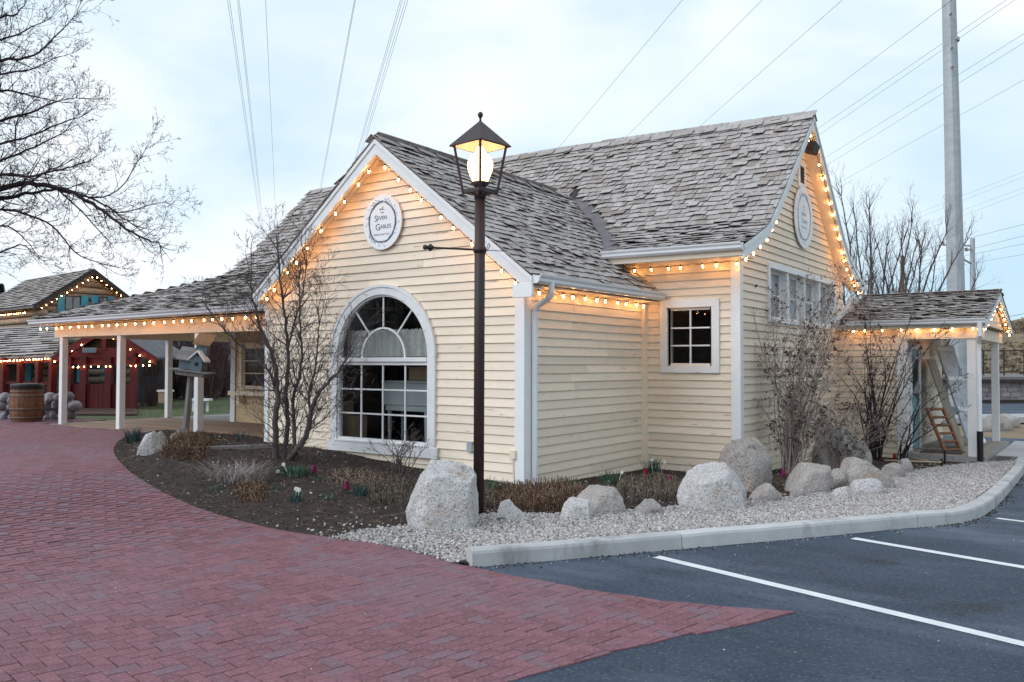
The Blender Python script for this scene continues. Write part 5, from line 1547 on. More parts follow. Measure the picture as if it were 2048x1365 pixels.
# big tree whose limbs reach in at the side of the picture
BD = 13.0
bt = at(-330, 900, BD); bt.z = T(bt.x, bt.y)
tr = thing('large_tree', 'large bare tree reaching into the sky from beyond the brick path', 'tree', bt)
rng = random.Random(8); tk, tw_ = MB(), MB()
tk.tube([bt - Vector((0, 0, .2)), at(-335, 640, BD), at(-320, 420, BD), at(-310, 200, BD), at(-300, -100, BD), at(-280, -400, BD + .5)], [.28, .22, .19, .15, .10, .05], 12)
limbs = [([(-320, 500), (-150, 420), (0, 380), (60, 368), (115, 376), (160, 393), (205, 422), (250, 456), (295, 480), (320, 490)], .085, .008, -.05), ([(-320, 470), (-150, 420), (0, 398), (50, 388), (100, 380), (150, 388), (190, 400), (245, 436), (270, 452)], .06, .007, .06),
         ([(-318, 380), (-140, 290), (0, 242), (60, 226), (110, 205), (150, 196)], .055, .006, .1), ([(-312, 250), (-120, 160), (0, 122), (40, 118), (78, 105), (118, 66), (155, 30)], .05, .005, -.05), ([(-315, 300), (-120, 220), (0, 183), (40, 186), (80, 196), (130, 206)], .045, .005, .12),
         ([(-318, 440), (-140, 380), (0, 350), (60, 354), (110, 342), (155, 330), (178, 322)], .05, .006, -.1), ([(-320, 500), (-150, 430), (0, 420), (55, 430), (105, 452), (150, 505), (200, 527)], .045, .006, .0), ([(120, 384), (160, 420), (195, 458), (222, 486)], .022, .005, -.05),
         ([(-310, 120), (-120, 60), (0, 34), (30, 30), (50, 8)], .045, .006, 0), ([(160, 392), (205, 395), (245, 372), (268, 335), (290, 300)], .02, .004, .08), ([(30, 290), (36, 240), (80, 190)], .02, .005, .05), ([(40, 380), (90, 345), (130, 330)], .03, .006, -.1),
         ([(-200, 560), (-80, 520), (0, 505), (40, 490), (60, 500)], .04, .005, 0), ([(-310, 60), (-100, -40), (0, -80), (60, -120)], .05, .006, 0), ([(205, 422), (250, 425), (300, 410), (330, 405)], .016, .004, .03),
         ([(-315, 330), (-120, 306), (0, 288), (60, 272), (118, 248), (165, 232)], .045, .006, .07), ([(-318, 420), (-110, 350), (0, 322), (70, 294), (130, 264)], .05, .006, -.08), ([(-312, 200), (-120, 110), (0, 80), (50, 62), (95, 40)], .04, .005, .04), ([(-318, 520), (-120, 470), (0, 452), (40, 470), (75, 510)], .035, .005, .1), ([(-300, 260), (-100, 200), (0, 150), (60, 140), (105, 120)], .04, .005, -.03)]
for s_, r0, r1, ds in limbs:
    path_limb(tk, tw_, px_line(s_, BD, rng, .12, ds), r0 * .62, r1, rng, every=.085, lvl=3, tl=.42, up=.22, tr=.010, kids=(2, 4), ang=.75)
tk.build('trunk', M['darkbark'], tr, smooth_=True); tw_.build('twigs', M['darkbark'], tr)

def pods(mb, tips, rng, share, size):
    for p, d, dp in tips:
        if rng.random() < share:
            for _ in range(rng.randint(2, 4)):
                c = p + rv(rng, size * .6); s_ = size * rng.uniform(.5, 1.1)
                a = rv(rng).normalized(); b = a.orthogonal().normalized(); n = a.cross(b)
                mb.add([c + a * s_ * 1.4, c + b * s_ * .5, c - b * s_ * .5 + n * s_ * .3, c - n * s_ * .5, c - a * s_ * 1.1], [(0, 1, 2), (0, 2, 3), (0, 3, 1), (4, 2, 1), (4, 3, 2), (4, 1, 3)])
def fan_shrub(label, base, n, h, spread, lean, mat, podmat, seed, r0=.011, podshare=.3, kids=(2, 4), tl=.5, podsize=.02, lvl=2, up=.35, wmin=.55):
    base = Vector(base); rng = random.Random(seed)
    r = thing('bare_shrub', label, 'shrub', base)
    sm, twm, pm_ = MB(), MB(), MB()
    tips = []
    for i in range(n):
        a = rng.uniform(0, 6.28); rad = rng.uniform(0, .16)
        p = base + Vector((math.cos(a) * rad, math.sin(a) * rad, -.05))
        o_ = Vector((rng.gauss(lean[0], spread), rng.gauss(lean[1], spread * .6), 0))
        hh = h * rng.uniform(wmin, 1.05)
        J = lambda s_: Vector((rng.gauss(0, s_), rng.gauss(0, s_), 0)) * h
        pts = [p, p + o_ * .18 + Vector((0, 0, hh * .33)) + J(.02), p + o_ * .5 + Vector((0, 0, hh * .68)) + J(.04), p + o_ * 1.0 + Vector((0, 0, hh)) + J(.05)]
        path_limb(sm, twm, pts, r0 * rng.uniform(.6, 1.3), .0035, rng, every=.19, lvl=lvl, tl=tl * .55, up=up, n=5, tr=.0042, tips=tips, kids=kids)
    sm.build('stems', mat, r)['kind'] = 'stuff'; twm.build('twigs', mat, r)['kind'] = 'stuff'
    if podmat:
        pods(pm_, tips, rng, podshare, podsize); pm_.build('seed_pods', podmat, r)['kind'] = 'stuff'
    return r
sb = Vector((-4.12, 13.35, -.12))
fan_shrub('tall grey stemmed shrub full of dark seed pods against the end gable wall', sb, 36, 2.8, .55, (.16, .40), M['palebark'], M['pod'], 5, r0=.012, podshare=.10, podsize=.023, tl=.68, kids=(2, 4))
fan_shrub('dark stemmed bare shrub in front of the annex wall', (-3.72, 17.1, -.22), 26, 2.5, .46, (.12, .0), M['darkbark'], M['pod'], 9, r0=.017, podshare=.05, tl=.42, podsize=.02)
fan_shrub('low twiggy shrub sprawling over the grey boulder', (-3.75, 14.55, -.15), 24, .85, .5, (.10, .3), M['palebark'], M['pod'], 15, r0=.006, podshare=.22, tl=.4, podsize=.018)
fan_shrub('leaning dark shrub stems crossing the annex porch opening', (-3.35, 17.5, -.22), 7, 1.55, .3, (.75, .1), M['darkbark'], None, 19, r0=.016, tl=.5)
fan_shrub('pruned knee high shrub below the sill of the arched window', GT(798, 955, .0), 13, .62, .20, (.0, .0), M['bark'], None, 27, r0=.013, tl=.32, kids=(2, 3), lvl=2, up=.3)

def blades(mb, c, n, h, spread, rng, w=.006, lean=.3, tip=.2, flat=True):
    for _ in range(n):
        a, rad = rng.uniform(0, 6.28), spread * math.sqrt(rng.random())
        p = Vector(c) + Vector((math.cos(a) * rad, math.sin(a) * rad, -.02)); p.z = max(p.z, bed_z(p.x, p.y) - .02) if flat else p.z
        o_ = Vector((rng.gauss(0, lean), rng.gauss(0, lean), 0)) + Vector((math.cos(a), math.sin(a), 0)) * lean * .6 * rad / max(spread, .01)
        hh = h * rng.uniform(.6, 1.1)
        q, e = p + o_ * hh * .4 + Vector((0, 0, hh * .6)), p + o_ * hh + Vector((0, 0, hh))
        s_ = Vector((math.cos(a + 1.3), math.sin(a + 1.3), 0)) * w
        mb.add([p - s_, p + s_, q + s_ * .8, q - s_ * .8, e + s_ * tip, e - s_ * tip], [(0, 1, 2, 3), (3, 2, 4, 5)])
def stub_patch(label, name, pts, mat, h, dens, rng, cat='clipped plant', w=.0048, lean=.22):
    """clipped stems over a patch given by its outline points"""
    poly = [(p.x, p.y) for p in pts]
    xs, ys = rand_in(poly, 60000, rn)
    if len(xs) > dens: xs, ys = xs[:dens], ys[:dens]
    c = Vector((float(xs.mean()), float(ys.mean()), 0)); c.z = bed_z(c.x, c.y)
    r = thing(name, label, cat, c)
    m = MB(); tips_ = MB()
    e_ = seg_dist(xs, ys, poly + poly[:1])
    for x, y, e in zip(xs, ys, e_):
        p = Vector((x, y, bed_z(x, y) - .02)); hh = h * rng.uniform(.5, 1.15) * min(1, .55 + e / .2)
        o_ = Vector((rng.gauss(0, lean), rng.gauss(0, lean), 1)).normalized() * hh
        m.tube([p, p + o_], [w, w * .8], 3, cap=True)
        if rng.random() < .55: tips_.tube([p + o_ * .93, p + o_ * 1.02], [w * 1.25, w * 1.1], 3)
    m.build('stems', mat, r)['kind'] = 'stuff'; tips_.build('cut_tips', M['straw'], r)['kind'] = 'stuff'
    return r
rng = random.Random(77)
q = lambda *a: [GT(x, y, .03) for x, y in a]
stub_patch('clipped brown stubble clump against the tall boulder', 'clipped_plant', q((735, 1012), (820, 1020), (830, 985), (795, 968), (740, 985)), M['greystub'], .15, 620, rng)
stub_patch('long row of clipped reddish brown stems beyond the lamp post', 'clipped_plant', q((985, 1022), (1060, 1030), (1160, 1022), (1185, 990), (1130, 975), (1060, 980), (985, 990)), M['stub'], .17, 1500, rng)
stub_patch('clipped grey brown patch between two boulders', 'clipped_plant', q((1225, 1000), (1290, 1012), (1362, 1005), (1368, 972), (1320, 960), (1240, 968)), M['greystub'], .15, 1300, rng)
stub_patch('rusty clipped stems round the birdhouse post', 'clipped_plant', q((318, 925), (400, 935), (430, 905), (420, 888), (350, 884)), M['stub'], .20, 800, rng, lean=.35)
stub_patch('dark brown clipped clump on open soil in front of the tree', 'clipped_plant', q((470, 1008), (525, 1012), (545, 985), (500, 968), (468, 985)), M['stub'], .11, 520, rng, lean=.5)
stub_patch('thin dry stalks under the wall beside the red hyacinths', 'dry_stalks', q((640, 975), (760, 985), (770, 950), (660, 945)), M['straw'], .10, 240, rng, lean=.7)
stub_patch('dry stems around the foot of the lamp post', 'dry_stalks', q((962, 1020), (992, 1022), (995, 985), (966, 990)), M['greystub'], .16, 300, rng)
def tuft(label, name, px, py, n, h, spread, mat, cat, w=.006, lean=.3):
    c = GT(px, py, .03); c.z = bed_z(c.x, c.y)
    r = thing(name, label, cat, c); m = MB(); blades(m, c, n, h, spread, rng, w, lean); m.build('blades', mat, r)
    return r
tuft('flattened pale grey grass tussock on the dark soil', 'grass_tussock', 475, 965, 380, .20, .38, M['palegrass'], 'grass tussock', .004, .85)
tuft('small grey green tuft on the point of the bed by the path', 'grass_tussock', 268, 884, 130, .26, .12, M['bluegreen'], 'grass tussock', .006, .3)
tuft('lone dark sprig before the porch deck', 'grass_tussock', 479, 893, 40, .20, .06, M['bluegreen'], 'grass tussock', .006, .25)
def bulbs(label, px, py, n, h, spread, mat, flowers=(), name='daffodil_clump', cat='daffodils', fmat=None, lean=.28, w=.008):
    c = GT(px, py, .03); c.z = bed_z(c.x, c.y)
    r = thing(name, label, cat, c); m = MB(); blades(m, c, n, h, spread, rng, w, lean, .25); m.build('leaves', mat, r)
    side_ = Vector(to_house(np.array([1.0, 0, 0])))
    for dx, dz in flowers:
        p = c + side_ * dx + Vector((0, 0, dz)); d = Vector((-p.x, -p.y, .3)).normalized()
        s1 = d.orthogonal().normalized(); s2 = d.cross(s1)
        f = MB(); f.tube([c + side_ * dx * .6, p], .003, 4)
        for k in range(6):
            a = k * 1.047; v = s1 * math.cos(a) + s2 * math.sin(a); t_ = d.cross(v)
            f.add([p, p + v * .016 + t_ * .010, p + v * .030 + d * .004, p + v * .016 - t_ * .010], [(0, 1, 2, 3)])
        f.lathe([(.004, 0), (.010, .012)], 8, p - Vector((0, 0, .004)))
        f.build('flower', fmat or M['petal'], r)
    return r
bulbs('green bulb leaves with a white daffodil at the inner corner of the wall', 1308, 952, 55, .26, .13, M['bluegreen'], ((-.03, .22), (.16, .19)))
bulbs('broad green leaf clump beside a white daffodil behind the grey boulder', 1222, 972, 60, .22, .16, M['leaf'], ((.14, .18), (-.03, .05)))
bulbs('broad green leaf clump with one dry stalk by the downspout wall', 1140, 982, 30, .18, .14, M['leaf'], (), w=.012, name='leaf_clump', cat='bulb plant')
bulbs('slender green leaves standing just behind the lamp post', 982, 992, 45, .24, .12, M['leaf'], (), name='leaf_clump', cat='bulb plant')
bulbs('dark spiky leaves with a white bloom at the top of the wide boulder', 1402, 944, 40, .15, .20, M['bluegreen'], ((-.30, .08),))
bulbs('bluish leaf clump with two white buds out on bare soil', 592, 1008, 40, .13, .05, M['bluegreen'], ((-.0, .15), (.03, .14)), name='snowdrop_clump', cat='snowdrops')
bulbs('wide green leaf patch with a white flower at the foot of the tree', 590, 958, 150, .11, .20, M['leaf'], ((-.22, .03), (-.15, .12)))
bulbs('bluish green leaves beside the magenta hyacinth under the window', 722, 995, 70, .15, .09, M['bluegreen'], (), name='leaf_clump', cat='bulb plant')
bulbs('low green leaves in front of the wide pale boulder', 1358, 985, 60, .10, .09, M['leaf'], (), name='leaf_clump', cat='bulb plant')
bulbs('dark tuft of leaves at the annex deck edge', 1838, 912, 40, .12, .10, M['bluegreen'], (), name='leaf_clump', cat='bulb plant')
def hyacinth(label, px, py, mat, h=.14):
    c = GT(px, py, .02); c.z = bed_z(c.x, c.y)
    r = thing('hyacinth', label, 'hyacinth', c)
    m = MB(); blades(m, c, 9, .10, .03, rng, .007, .4); m.build('leaves', M['leaf'], r)
    m = MB(); m.tube([c, c + Vector((0, 0, h))], .005, 5)
    for k in range(46):
        z = h * (.38 + .62 * k / 46); a = k * 2.4; rr = .022 * (1.05 - .5 * k / 46)
        p = c + Vector((math.cos(a) * rr, math.sin(a) * rr, z)); s_ = .008
        m.obox(p, (s_, 0, .003), (0, s_, -.003), (.003, .003, s_ * .8))
    m.build('flower_spike', mat, r)
for px, py, n_, lab in ((430, 985, 26, 'small green sprouts on open soil left of the pale tussock'), (660, 1000, 30, 'low green sprouts close to the dry stalks'), (545, 985, 22, 'green sprouts between the tussock and the bulb leaves'), (415, 945, 18, 'green sprouts by the grey timber edging'), (640, 965, 30, 'green sprouts right of the first magenta hyacinth')):
    bulbs(lab, px, py, n_, .07, .11, M['leaf'], (), name='sprout_clump', cat='sprouts')
hyacinth('magenta hyacinth near the tree under the clapboards', 628, 958, M['hyacinth'])
hyacinth('magenta hyacinth beside bluish leaves under the arched window', 693, 993, M['hyacinth'])
hyacinth('red hyacinth on brown soil by the inner corner of the wall', 1291, 964, M['redbloom'], .15)
hyacinth('pink hyacinth close to the wide pale boulder', 1340, 976, M['hyacinth'], .13)
hyacinth('dark pink hyacinth deep between the round boulder and the tall shrub', 1567, 960, M['hyacinth'], .13)
hyacinth('red hyacinth by the bent brass pipe', 1789, 924, M['redbloom'], .15)
# lying stalks over the soil
m = MB()
for _ in range(1500):
    x, y = rand_in(BED, 3, rn)
    for x_, y_ in zip(x, y):
        if in_poly(np.array([x_]), np.array([y_]), GRAVEL)[0] and rng.random() < .93: continue
        p = Vector((x_, y_, bed_z(x_, y_) + .006)); a = rng.uniform(0, 6.28); l = rng.uniform(.03, .16)
        q_ = p + Vector((math.cos(a) * l, math.sin(a) * l, rng.uniform(0, .03)))
        m.tube([p, (p + q_) / 2 + Vector((0, 0, .006)), q_], [.002, .0022, .0012], 3)
o = m.build('plant_litter', M['straw']); o['kind'] = 'stuff'

# ---- timber edging ---------------------------------------------------------------
a, b = GT(382, 910, .02), GT(548, 906, .02)
tm = thing('timber_edging', 'weathered grey timber edging the raised soil by the porch', 'timber', a)
mk(tm, 'board', M['greywood'], lambda m: m.bar(a + Vector((0, 0, .03)), b + Vector((0, 0, .05)), .06, .17), bevel=.008)

# ---- birdhouse -----------------------------------------------------------------------
bb = GT(369, 884, .0); bb.z = bed_z(bb.x, bb.y) - .05
bD = proj(bb)[2]
bh = thing('birdhouse', 'three roofed grey blue birdhouse on a leaning wooden post', 'birdhouse', bb)
bt_ = at(382, 752, bD)
mk(bh, 'post', M['greywood'], lambda m: m.bar(bb, bt_, .085, .085, (0, 1, 0)), bevel=.004)
R_ = Vector(to_house(np.array([1.0, .0, -.0]))).normalized(); B_ = Vector(to_house(np.array([0, 1.0, 0])))
tilt = Vector((R_.x, R_.y, -.13)).normalized(); up_ = Vector((0, 0, 1)); up_ = (up_ - tilt * up_.dot(tilt)).normalized()
c0 = bt_ + tilt * .0
Q = lambda a, b, c: c0 + tilt * a + B_ * b + up_ * (c * 1.15)
def qbox(m, a0, a1, b0, b1, z0, z1): m.obox(Q((a0 + a1) / 2, (b0 + b1) / 2, (z0 + z1) / 2), tilt * (a1 - a0) / 2, B_ * (b1 - b0) / 2, up_ * (z1 - z0) / 2)
mk(bh, 'tray', M['greywood'], lambda m: (m.prism([Q(-.20, -.17, 0), Q(.24, -.17, .0), Q(.30, -.17, .065), Q(-.26, -.17, .065)], B_ * .34), qbox(m, -.33, .36, -.22, .22, .065, .085)))
h1 = mk(bh, 'house', M['greyblue'], lambda m: m.prism([Q(.03, -.16, .085), Q(.22, -.16, .085), Q(.22, -.16, .26), Q(.125, -.16, .36), Q(.03, -.16, .26)], B_ * .22))
mk(h1, 'roof', M['worn'], lambda m: (m.prism([Q(-.02, -.20, .235), Q(-.02, -.20, .26), Q(.125, -.20, .405), Q(.125, -.20, .375)], B_ * .28), m.prism([Q(.27, -.20, .235), Q(.27, -.20, .26), Q(.125, -.20, .405), Q(.125, -.20, .375)], B_ * .28)))
mk(h1, 'entrance_hole', M['black'], lambda m: (m.tube([Q(.125, -.163, .19), Q(.125, -.158, .19)], .038, 16), m.tube([Q(.125, -.163, .325), Q(.125, -.158, .325)], .02, 12)))
h2 = mk(bh, 'house', M['greyblue'], lambda m: qbox(m, -.20, .03, -.10, .12, .085, .24))
mk(h2, 'roof', M['greywood'], lambda m: [m.prism([Q(-.24, -.17 + .07 * k, .225 + .062 * k), Q(.05, -.17 + .07 * k, .225 + .062 * k), Q(.05, -.095 + .07 * k, .285 + .062 * k), Q(-.24, -.095 + .07 * k, .285 + .062 * k)], up_ * .02) for k in range(3)])
h3 = mk(bh, 'house', M['greyblue'], lambda m: qbox(m, .02, .21, .0, .16, .085, .50))
mk(h3, 'roof', M['brownwood'], lambda m: [m.prism([Q(-.03, -.07 + .08 * k, .475 + .055 * k), Q(.28, -.07 + .08 * k, .475 + .055 * k), Q(.28, .015 + .08 * k, .53 + .055 * k), Q(-.03, .015 + .08 * k, .53 + .055 * k)], up_ * .02) for k in range(3)])

# ---- inside the arched window -----------------------------------------------------------
vc = thing('lace_valance', 'lace half curtain hung across the arched window', 'curtain', (AC, YA + .14, AZ))
m = MB(); n = 60
vs = []; 
for i in range(n + 1):
    x = AC - .86 + 1.72 * i / n; y = YA + .13 + .018 * math.sin(i * 1.3)
    vs += [(x, y, AZ - .0), (x, y + .004, AZ + .40 + .012 * math.sin(i * 2.1))]
m.add(vs, [(2 * i, 2 * i + 2, 2 * i + 3, 2 * i + 1) for i in range(n)])
m.build('cloth', M['lace'], vc)
ch = thing('writing_chest', 'pale blue chest on tapered legs seen through the arched window', 'cabinet', (-8.95, 9.95, .2))
cx0, cx1 = -9.42, -8.50
mk(ch, 'body', M['chest'], lambda m: (m.box(cx0, cx1, 9.75, 10.2, .95, 1.30), m.box(cx0 - .03, cx1 + .03, 9.72, 10.23, 1.30, 1.33), m.box(cx0 + .03, cx1 - .03, 9.77, 10.18, .86, .95)), bevel=.006)
for x, y in ((cx0 + .08, 9.82), (cx1 - .08, 9.82), (cx0 + .08, 10.12), (cx1 - .08, 10.12)):
    mk(ch, 'leg', M['chest'], lambda m: m.tube([(x, y, .2), (x, y, .87)], [.018, .035], 4))
bxt = thing('wooden_box', 'tan wooden box on top of the pale blue chest', 'box', (-8.75, 9.9, 1.33))
mk(bxt, 'body', M['cardboard'], lambda m: m.box(-8.95, -8.53, 9.82, 10.05, 1.335, 1.52), bevel=.006)
mk(bxt, 'lid', M['cardboard'], lambda m: m.box(-8.96, -8.52, 9.81, 10.06, 1.522, 1.545), bevel=.004)
ct_ = thing('low_crate', 'pale crate standing on the shop floor in the corner of the window', 'crate', (-9.75, 9.4, .2))
mk(ct_, 'side', M['cardboard'], lambda m: (m.box(-9.95, -9.62, 9.3, 9.6, .2, .78), m.box(-10.0, -9.97, 9.25, 9.65, .2, 1.0)), bevel=.004)
# pale curtains behind the four-light window
cu4 = thing('window_curtain', 'white curtain drawn behind the four light window of the end gable', 'curtain', (XD - .2, 15.8, 2.4))
m = MB(); n = 90; vs = []
for i in range(n + 1):
    y = DW[0] + .02 + (DW[1] - DW[0] - .04) * i / n; x = XD - .165 + .012 * math.sin(i * .9)
    vs += [(x, y, DW[2] + .02), (x, y, DW[3] - .02)]
m.add(vs, [(2 * i, 2 * i + 2, 2 * i + 3, 2 * i + 1) for i in range(n)]); m.build('cloth', M['curtain'], cu4)

# ---- things on the annex porch -----------------------------------------------------------
def board_lean(name, label, cat, p0, p1, w, th, mat, wdir=(0, 1, 0)):
    p0, p1, wd = Vector(p0), Vector(p1), Vector(wdir)
    r = thing(name, label, cat, p0)
    d = (p1 - p0); n = d.cross(wd).normalized()
    mk(r, 'sheet', mat, lambda m: m.obox((p0 + p1) / 2, d / 2, wd * w / 2, n * th / 2), bevel=.006)
    return r, d, n
zf = ZN + .004
board_lean('leaning_board', 'worn tan board leaning on the porch wall of the annex', 'board', (-2.62, 19.9, zf), (-3.22, 20.15, 1.72), .9, .03, M['tanboard'])
pr_, d, n = board_lean('ornate_panel', 'tall white ornate panel leaning behind the tan board', 'panel', (-2.45, 20.9, zf), (-3.1, 21.1, 2.02), .6, .05, M['panel'], (.42, .907, 0))
mk(pr_, 'frame_rail', M['white'], lambda m: [m.obox(Vector((-2.45, 20.9, zf)) + d * f - n * .03, d * .02, Vector((.42, .907, 0)) * .295, n * .012) for f in (.03, .35, .66, .97)])
rk = thing('wooden_rack', 'rusty orange wooden rack with square openings leaning by the door', 'rack', (-2.72, 19.0, zf))
p0, p1 = Vector((-2.66, 19.05, zf)), Vector((-3.0, 19.15, .72)); d = p1 - p0; wd = Vector((.22, .28, 0)).normalized(); n = d.cross(wd).normalized()
for sgn_ in (-1, 1): mk(rk, 'rail', M['rust'], lambda m: m.obox((p0 + p1) / 2 + wd * .20 * sgn_, d / 2, wd * .025, n * .03), bevel=.003)
for k in range(6): mk(rk, 'rung', M['rust'], lambda m: m.obox(p0 + d * (.03 + k * .188), d.normalized() * .022, wd * .175, n * .025), bevel=.003)
tag(mk(None, 'door_mat', M['mat'], lambda m: m.box(-3.15, -2.42, 18.35, 18.95, ZN + .004, ZN + .018)), 'dark brown door mat on the annex porch deck', 'mat')
pl = thing('porch_light', 'bare lit bulb under the ceiling of the annex porch', 'lamp', (-2.75, 20.2, 2.34))
mk(pl, 'holder', M['white'], lambda m: m.lathe([(.05, .02), (.04, -.02), (.025, -.05)], 10, (-2.75, 20.2, 2.34)))
link_mesh('bulb', bulb_mesh, pl, (-2.75, 20.2, 2.29))
pth = MB(); pth.box(-1.96, -1.52, 17.5, 20.6, -.36, -.205); pth.box(-1.96, -1.52, 20.61, 23.5, -.4, -.21)
o = pth.build('concrete_path', M['concrete'], bevel=.006); o['kind'] = 'structure'
dm = thing('step_mat', 'black bordered mat on the concrete path beside the annex deck', 'mat', (-1.74, 18.5, -.2))
mk(dm, 'border', M['black'], lambda m: m.box(-1.94, -1.56, 18.2, 19.3, -.203, -.192)); mk(dm, 'centre', M['mat'], lambda m: m.box(-1.86, -1.64, 18.4, 19.1, -.194, -.188))
bp = thing('bent_pipe', 'bent brass irrigation pipe lying at the annex corner', 'pipe', GT(1770, 917, .0))
pa, pb_, pc = GT(1768, 921, .12), GT(1876, 925, .12), GT(1883, 936, .02)
mk(bp, 'tube', M['cardboard'], lambda m: (m.tube([pa, (pa + pb_) / 2, pb_, pb_ + (pc - pb_) * .4 + Vector((0, 0, .03)), Vector((pc.x, pc.y, -.1))], .016, 8), m.tube([GT(1775, 905, .1), pb_ - Vector((.1, 0, 0))], .012, 6)), smooth_=True)
mk(bp, 'riser', M['black'], lambda m: (m.tube([(pc.x, pc.y, -.3), (pc.x, pc.y, -.06)], .022, 8), m.tube([(pc.x - .02, pc.y + .5, -.25), (pc.x - .02, pc.y + .5, .05)], .02, 8)))

# ================================================================== FARTHER AWAY, PORCH SIDE
def frame(name, label, cat, c, dirx):
    """a thing turned so that its local x runs along dirx (given as sideways, away)"""
    v = to_house(np.array([dirx[0], dirx[1], 0.0]))
    r = thing(name, label, cat, c, rz=math.atan2(v[1], v[0]))
    return r
# ---- log cabin: apex of its gable is the reference
apex = cg(-16.95, 34.0, 5.30); base = Vector((apex.x, apex.y, 0.0))
cab = frame('log_cabin', 'two storey log cabin with teal shutters and warm bulbs on its gable', 'cabin', base, (.664, .747))
HW, EZ = 1.95, 3.96
def lpart(par, name, mat, fn, bevel=0.0, smooth_=False):
    m = MB(); fn(m); return m.build(name, mat, par, smooth_=smooth_, bevel=bevel, local=True)
lw_ = lpart(cab, 'wall', M['chink'], lambda m: (m.prism([(-HW + .25, .12, 0), (HW - .25, .12, 0), (HW - .25, .12, EZ + .1), (0, .12, 5.1), (-HW + .25, .12, EZ + .1)], (0, 6.6, 0))))
z = .25; k = 0
while z < 4.95:
    hw = min(HW - .2, (5.12 - z) / (5.3 - EZ) * HW)
    lpart(lw_, 'log', M['log'], lambda m: m.tube([(-hw, .10, z), (0, .09 + random.uniform(-.02, .02), z), (hw, .10, z + random.uniform(-.02, .02))], .125, 8), smooth_=True)
    if z < 3.95:
        lpart(lw_, 'log', M['log'], lambda m: m.tube([(-HW + .22, -.1, z + .12), (-HW + .2, 3.4, z + .12), (-HW + .22, 6.8, z + .12)], .125, 8), smooth_=True)
    z += .265
rf = lpart(cab, 'roof', M['darkroof'], lambda m: [m.prism([(sg * (HW + .25), -.3, EZ - .18), (0, -.3, 5.36), (0, 7.2, 5.36), (sg * (HW + .25), 7.2, EZ - .18)], (0, 0, -.08)) for sg in (-1, 1)])
def courses(m, p00, p01, p10, p11, n, th=.03, jit=.25):
    """overlapping courses between an eave line p00-p01 and a ridge line p10-p11"""
    p00, p01, p10, p11 = map(Vector, (p00, p01, p10, p11))
    for i in range(n):
        a, b = p00.lerp(p10, i / n), p01.lerp(p11, i / n); c, d = p00.lerp(p10, (i + 1) / n), p01.lerp(p11, (i + 1) / n)
        up = (b - a).cross(c - a).normalized(); up = up if up.z > 0 else -up
        u = 0.0
        while u < 1:
            v = min(1, u + random.uniform(.03, .09) * 3 / max(1, (b - a).length) * 2)
            l = up * (th + random.uniform(0, th))
            q = [a.lerp(b, u) + l, a.lerp(b, v) + l, c.lerp(d, v) + up * .005, c.lerp(d, u) + up * .005]
            m.prism(q, up * .015); u = v
o = lpart(rf, 'shingle_field', M['shingle'], lambda m: courses(m, (-HW - .27, 7.2, EZ - .19), (-HW - .27, -.32, EZ - .19), (0, 7.2, 5.37), (0, -.32, 5.37), 16)); o['kind'] = 'stuff'
for sg in (-1, 1):
    lpart(cab, 'rake_board', M['blackish'], lambda m: m.prism([(0, -.33, 5.36), (sg * (HW + .26), -.33, EZ - .18), (sg * (HW + .26), -.33, EZ - .36), (0, -.33, 5.16)], (0, .05, 0)))
def shutters(par, x, z0, z1, w, ww, y=-.06):
    f = lpart(par, 'window', M['blackish'], lambda m: m.box(x - ww, x + ww, y, y + .05, z0, z1))
    lpart(f, 'pane', M['glass_b'], lambda m: m.box(x - ww + .04, x - .02, y - .01, y - .002, z0 + .05, z1 - .05)); lpart(f, 'pane', M['glass_b'], lambda m: m.box(x + .02, x + ww - .04, y - .01, y - .002, z0 + .05, z1 - .05))
    for sg in (-1, 1):
        lpart(f, 'shutter', M['teal'], lambda m: m.box(x + sg * (ww + w / 2 + .01) - w / 2, x + sg * (ww + w / 2 + .01) + w / 2, y - .03, y + .04, z0 - .03, z1 + .03))
shutters(cab, -.70, 3.35, 4.25, .26, .30); shutters(cab, .45, 3.35, 4.28, .26, .18)
shutters(cab, -.75, 1.0, 2.1, .3, .3); shutters(cab, .75, 1.0, 2.1, .3, .3)
MW = Matrix.Translation(base) @ Matrix.Rotation(cab.rotation_euler.z, 4, 'Z')
loc = lambda x, y, z: MW @ Vector((x, y, z))
light_string('string of small warm bulbs round the log cabin gable', [loc(-HW - .1, -.38, EZ - .30), loc(0, -.38, 5.12), loc(HW + .1, -.38, EZ - .30)], n=22, scale=0.92, group='far bulb strings on the cabin and gate')
light_string('string of small warm bulbs under the cabin eave', [loc(-HW - .2, .6, EZ - .38), loc(-HW - .2, 6.5, EZ - .38)], n=24, scale=0.82, group='far bulb strings on the cabin and gate')

# ---- low shingled veranda in front of the cabin, with red posts
vr = thing('red_veranda', 'low shingled veranda with red posts and railing beside the gate', 'veranda', cg(-18.5, 26.5, .1))
e0, e1 = at(-150, 722, 26.5), at(112, 709, 25.6); t0, t1 = at(-190, 668, 31.0), at(138, 650, 30.2)
vrf = mk(vr, 'roof', M['darkroof'], lambda m: m.prism([e0, e1, t1, t0], (0, 0, -.08)))
o = mk(vrf, 'shingle_field', M['shingle'], lambda m: courses(m, e0, e1, t0, t1, 13, .03)); o['kind'] = 'stuff'
mk(vr, 'beam', M['red'], lambda m: m.bar(e0 + Vector((0, 0, -.16)), e1 + Vector((0, 0, -.16)), .1, .16))
vx = (e1 - e0).normalized(); zg = .02
def vp_(px, dz=0): 
    t = (px - (-150)) / 262.0; p = e0.lerp(e1, t); return Vector((p.x, p.y, 0))
for px in (-120, -55, 12, 44, 80, 106):
    p = vp_(px); mk(vr, 'post', M['red'], lambda m: m.bar((p.x, p.y, zg), (p.x, p.y, 1.75), .17, .17, (0, 1, 0)))
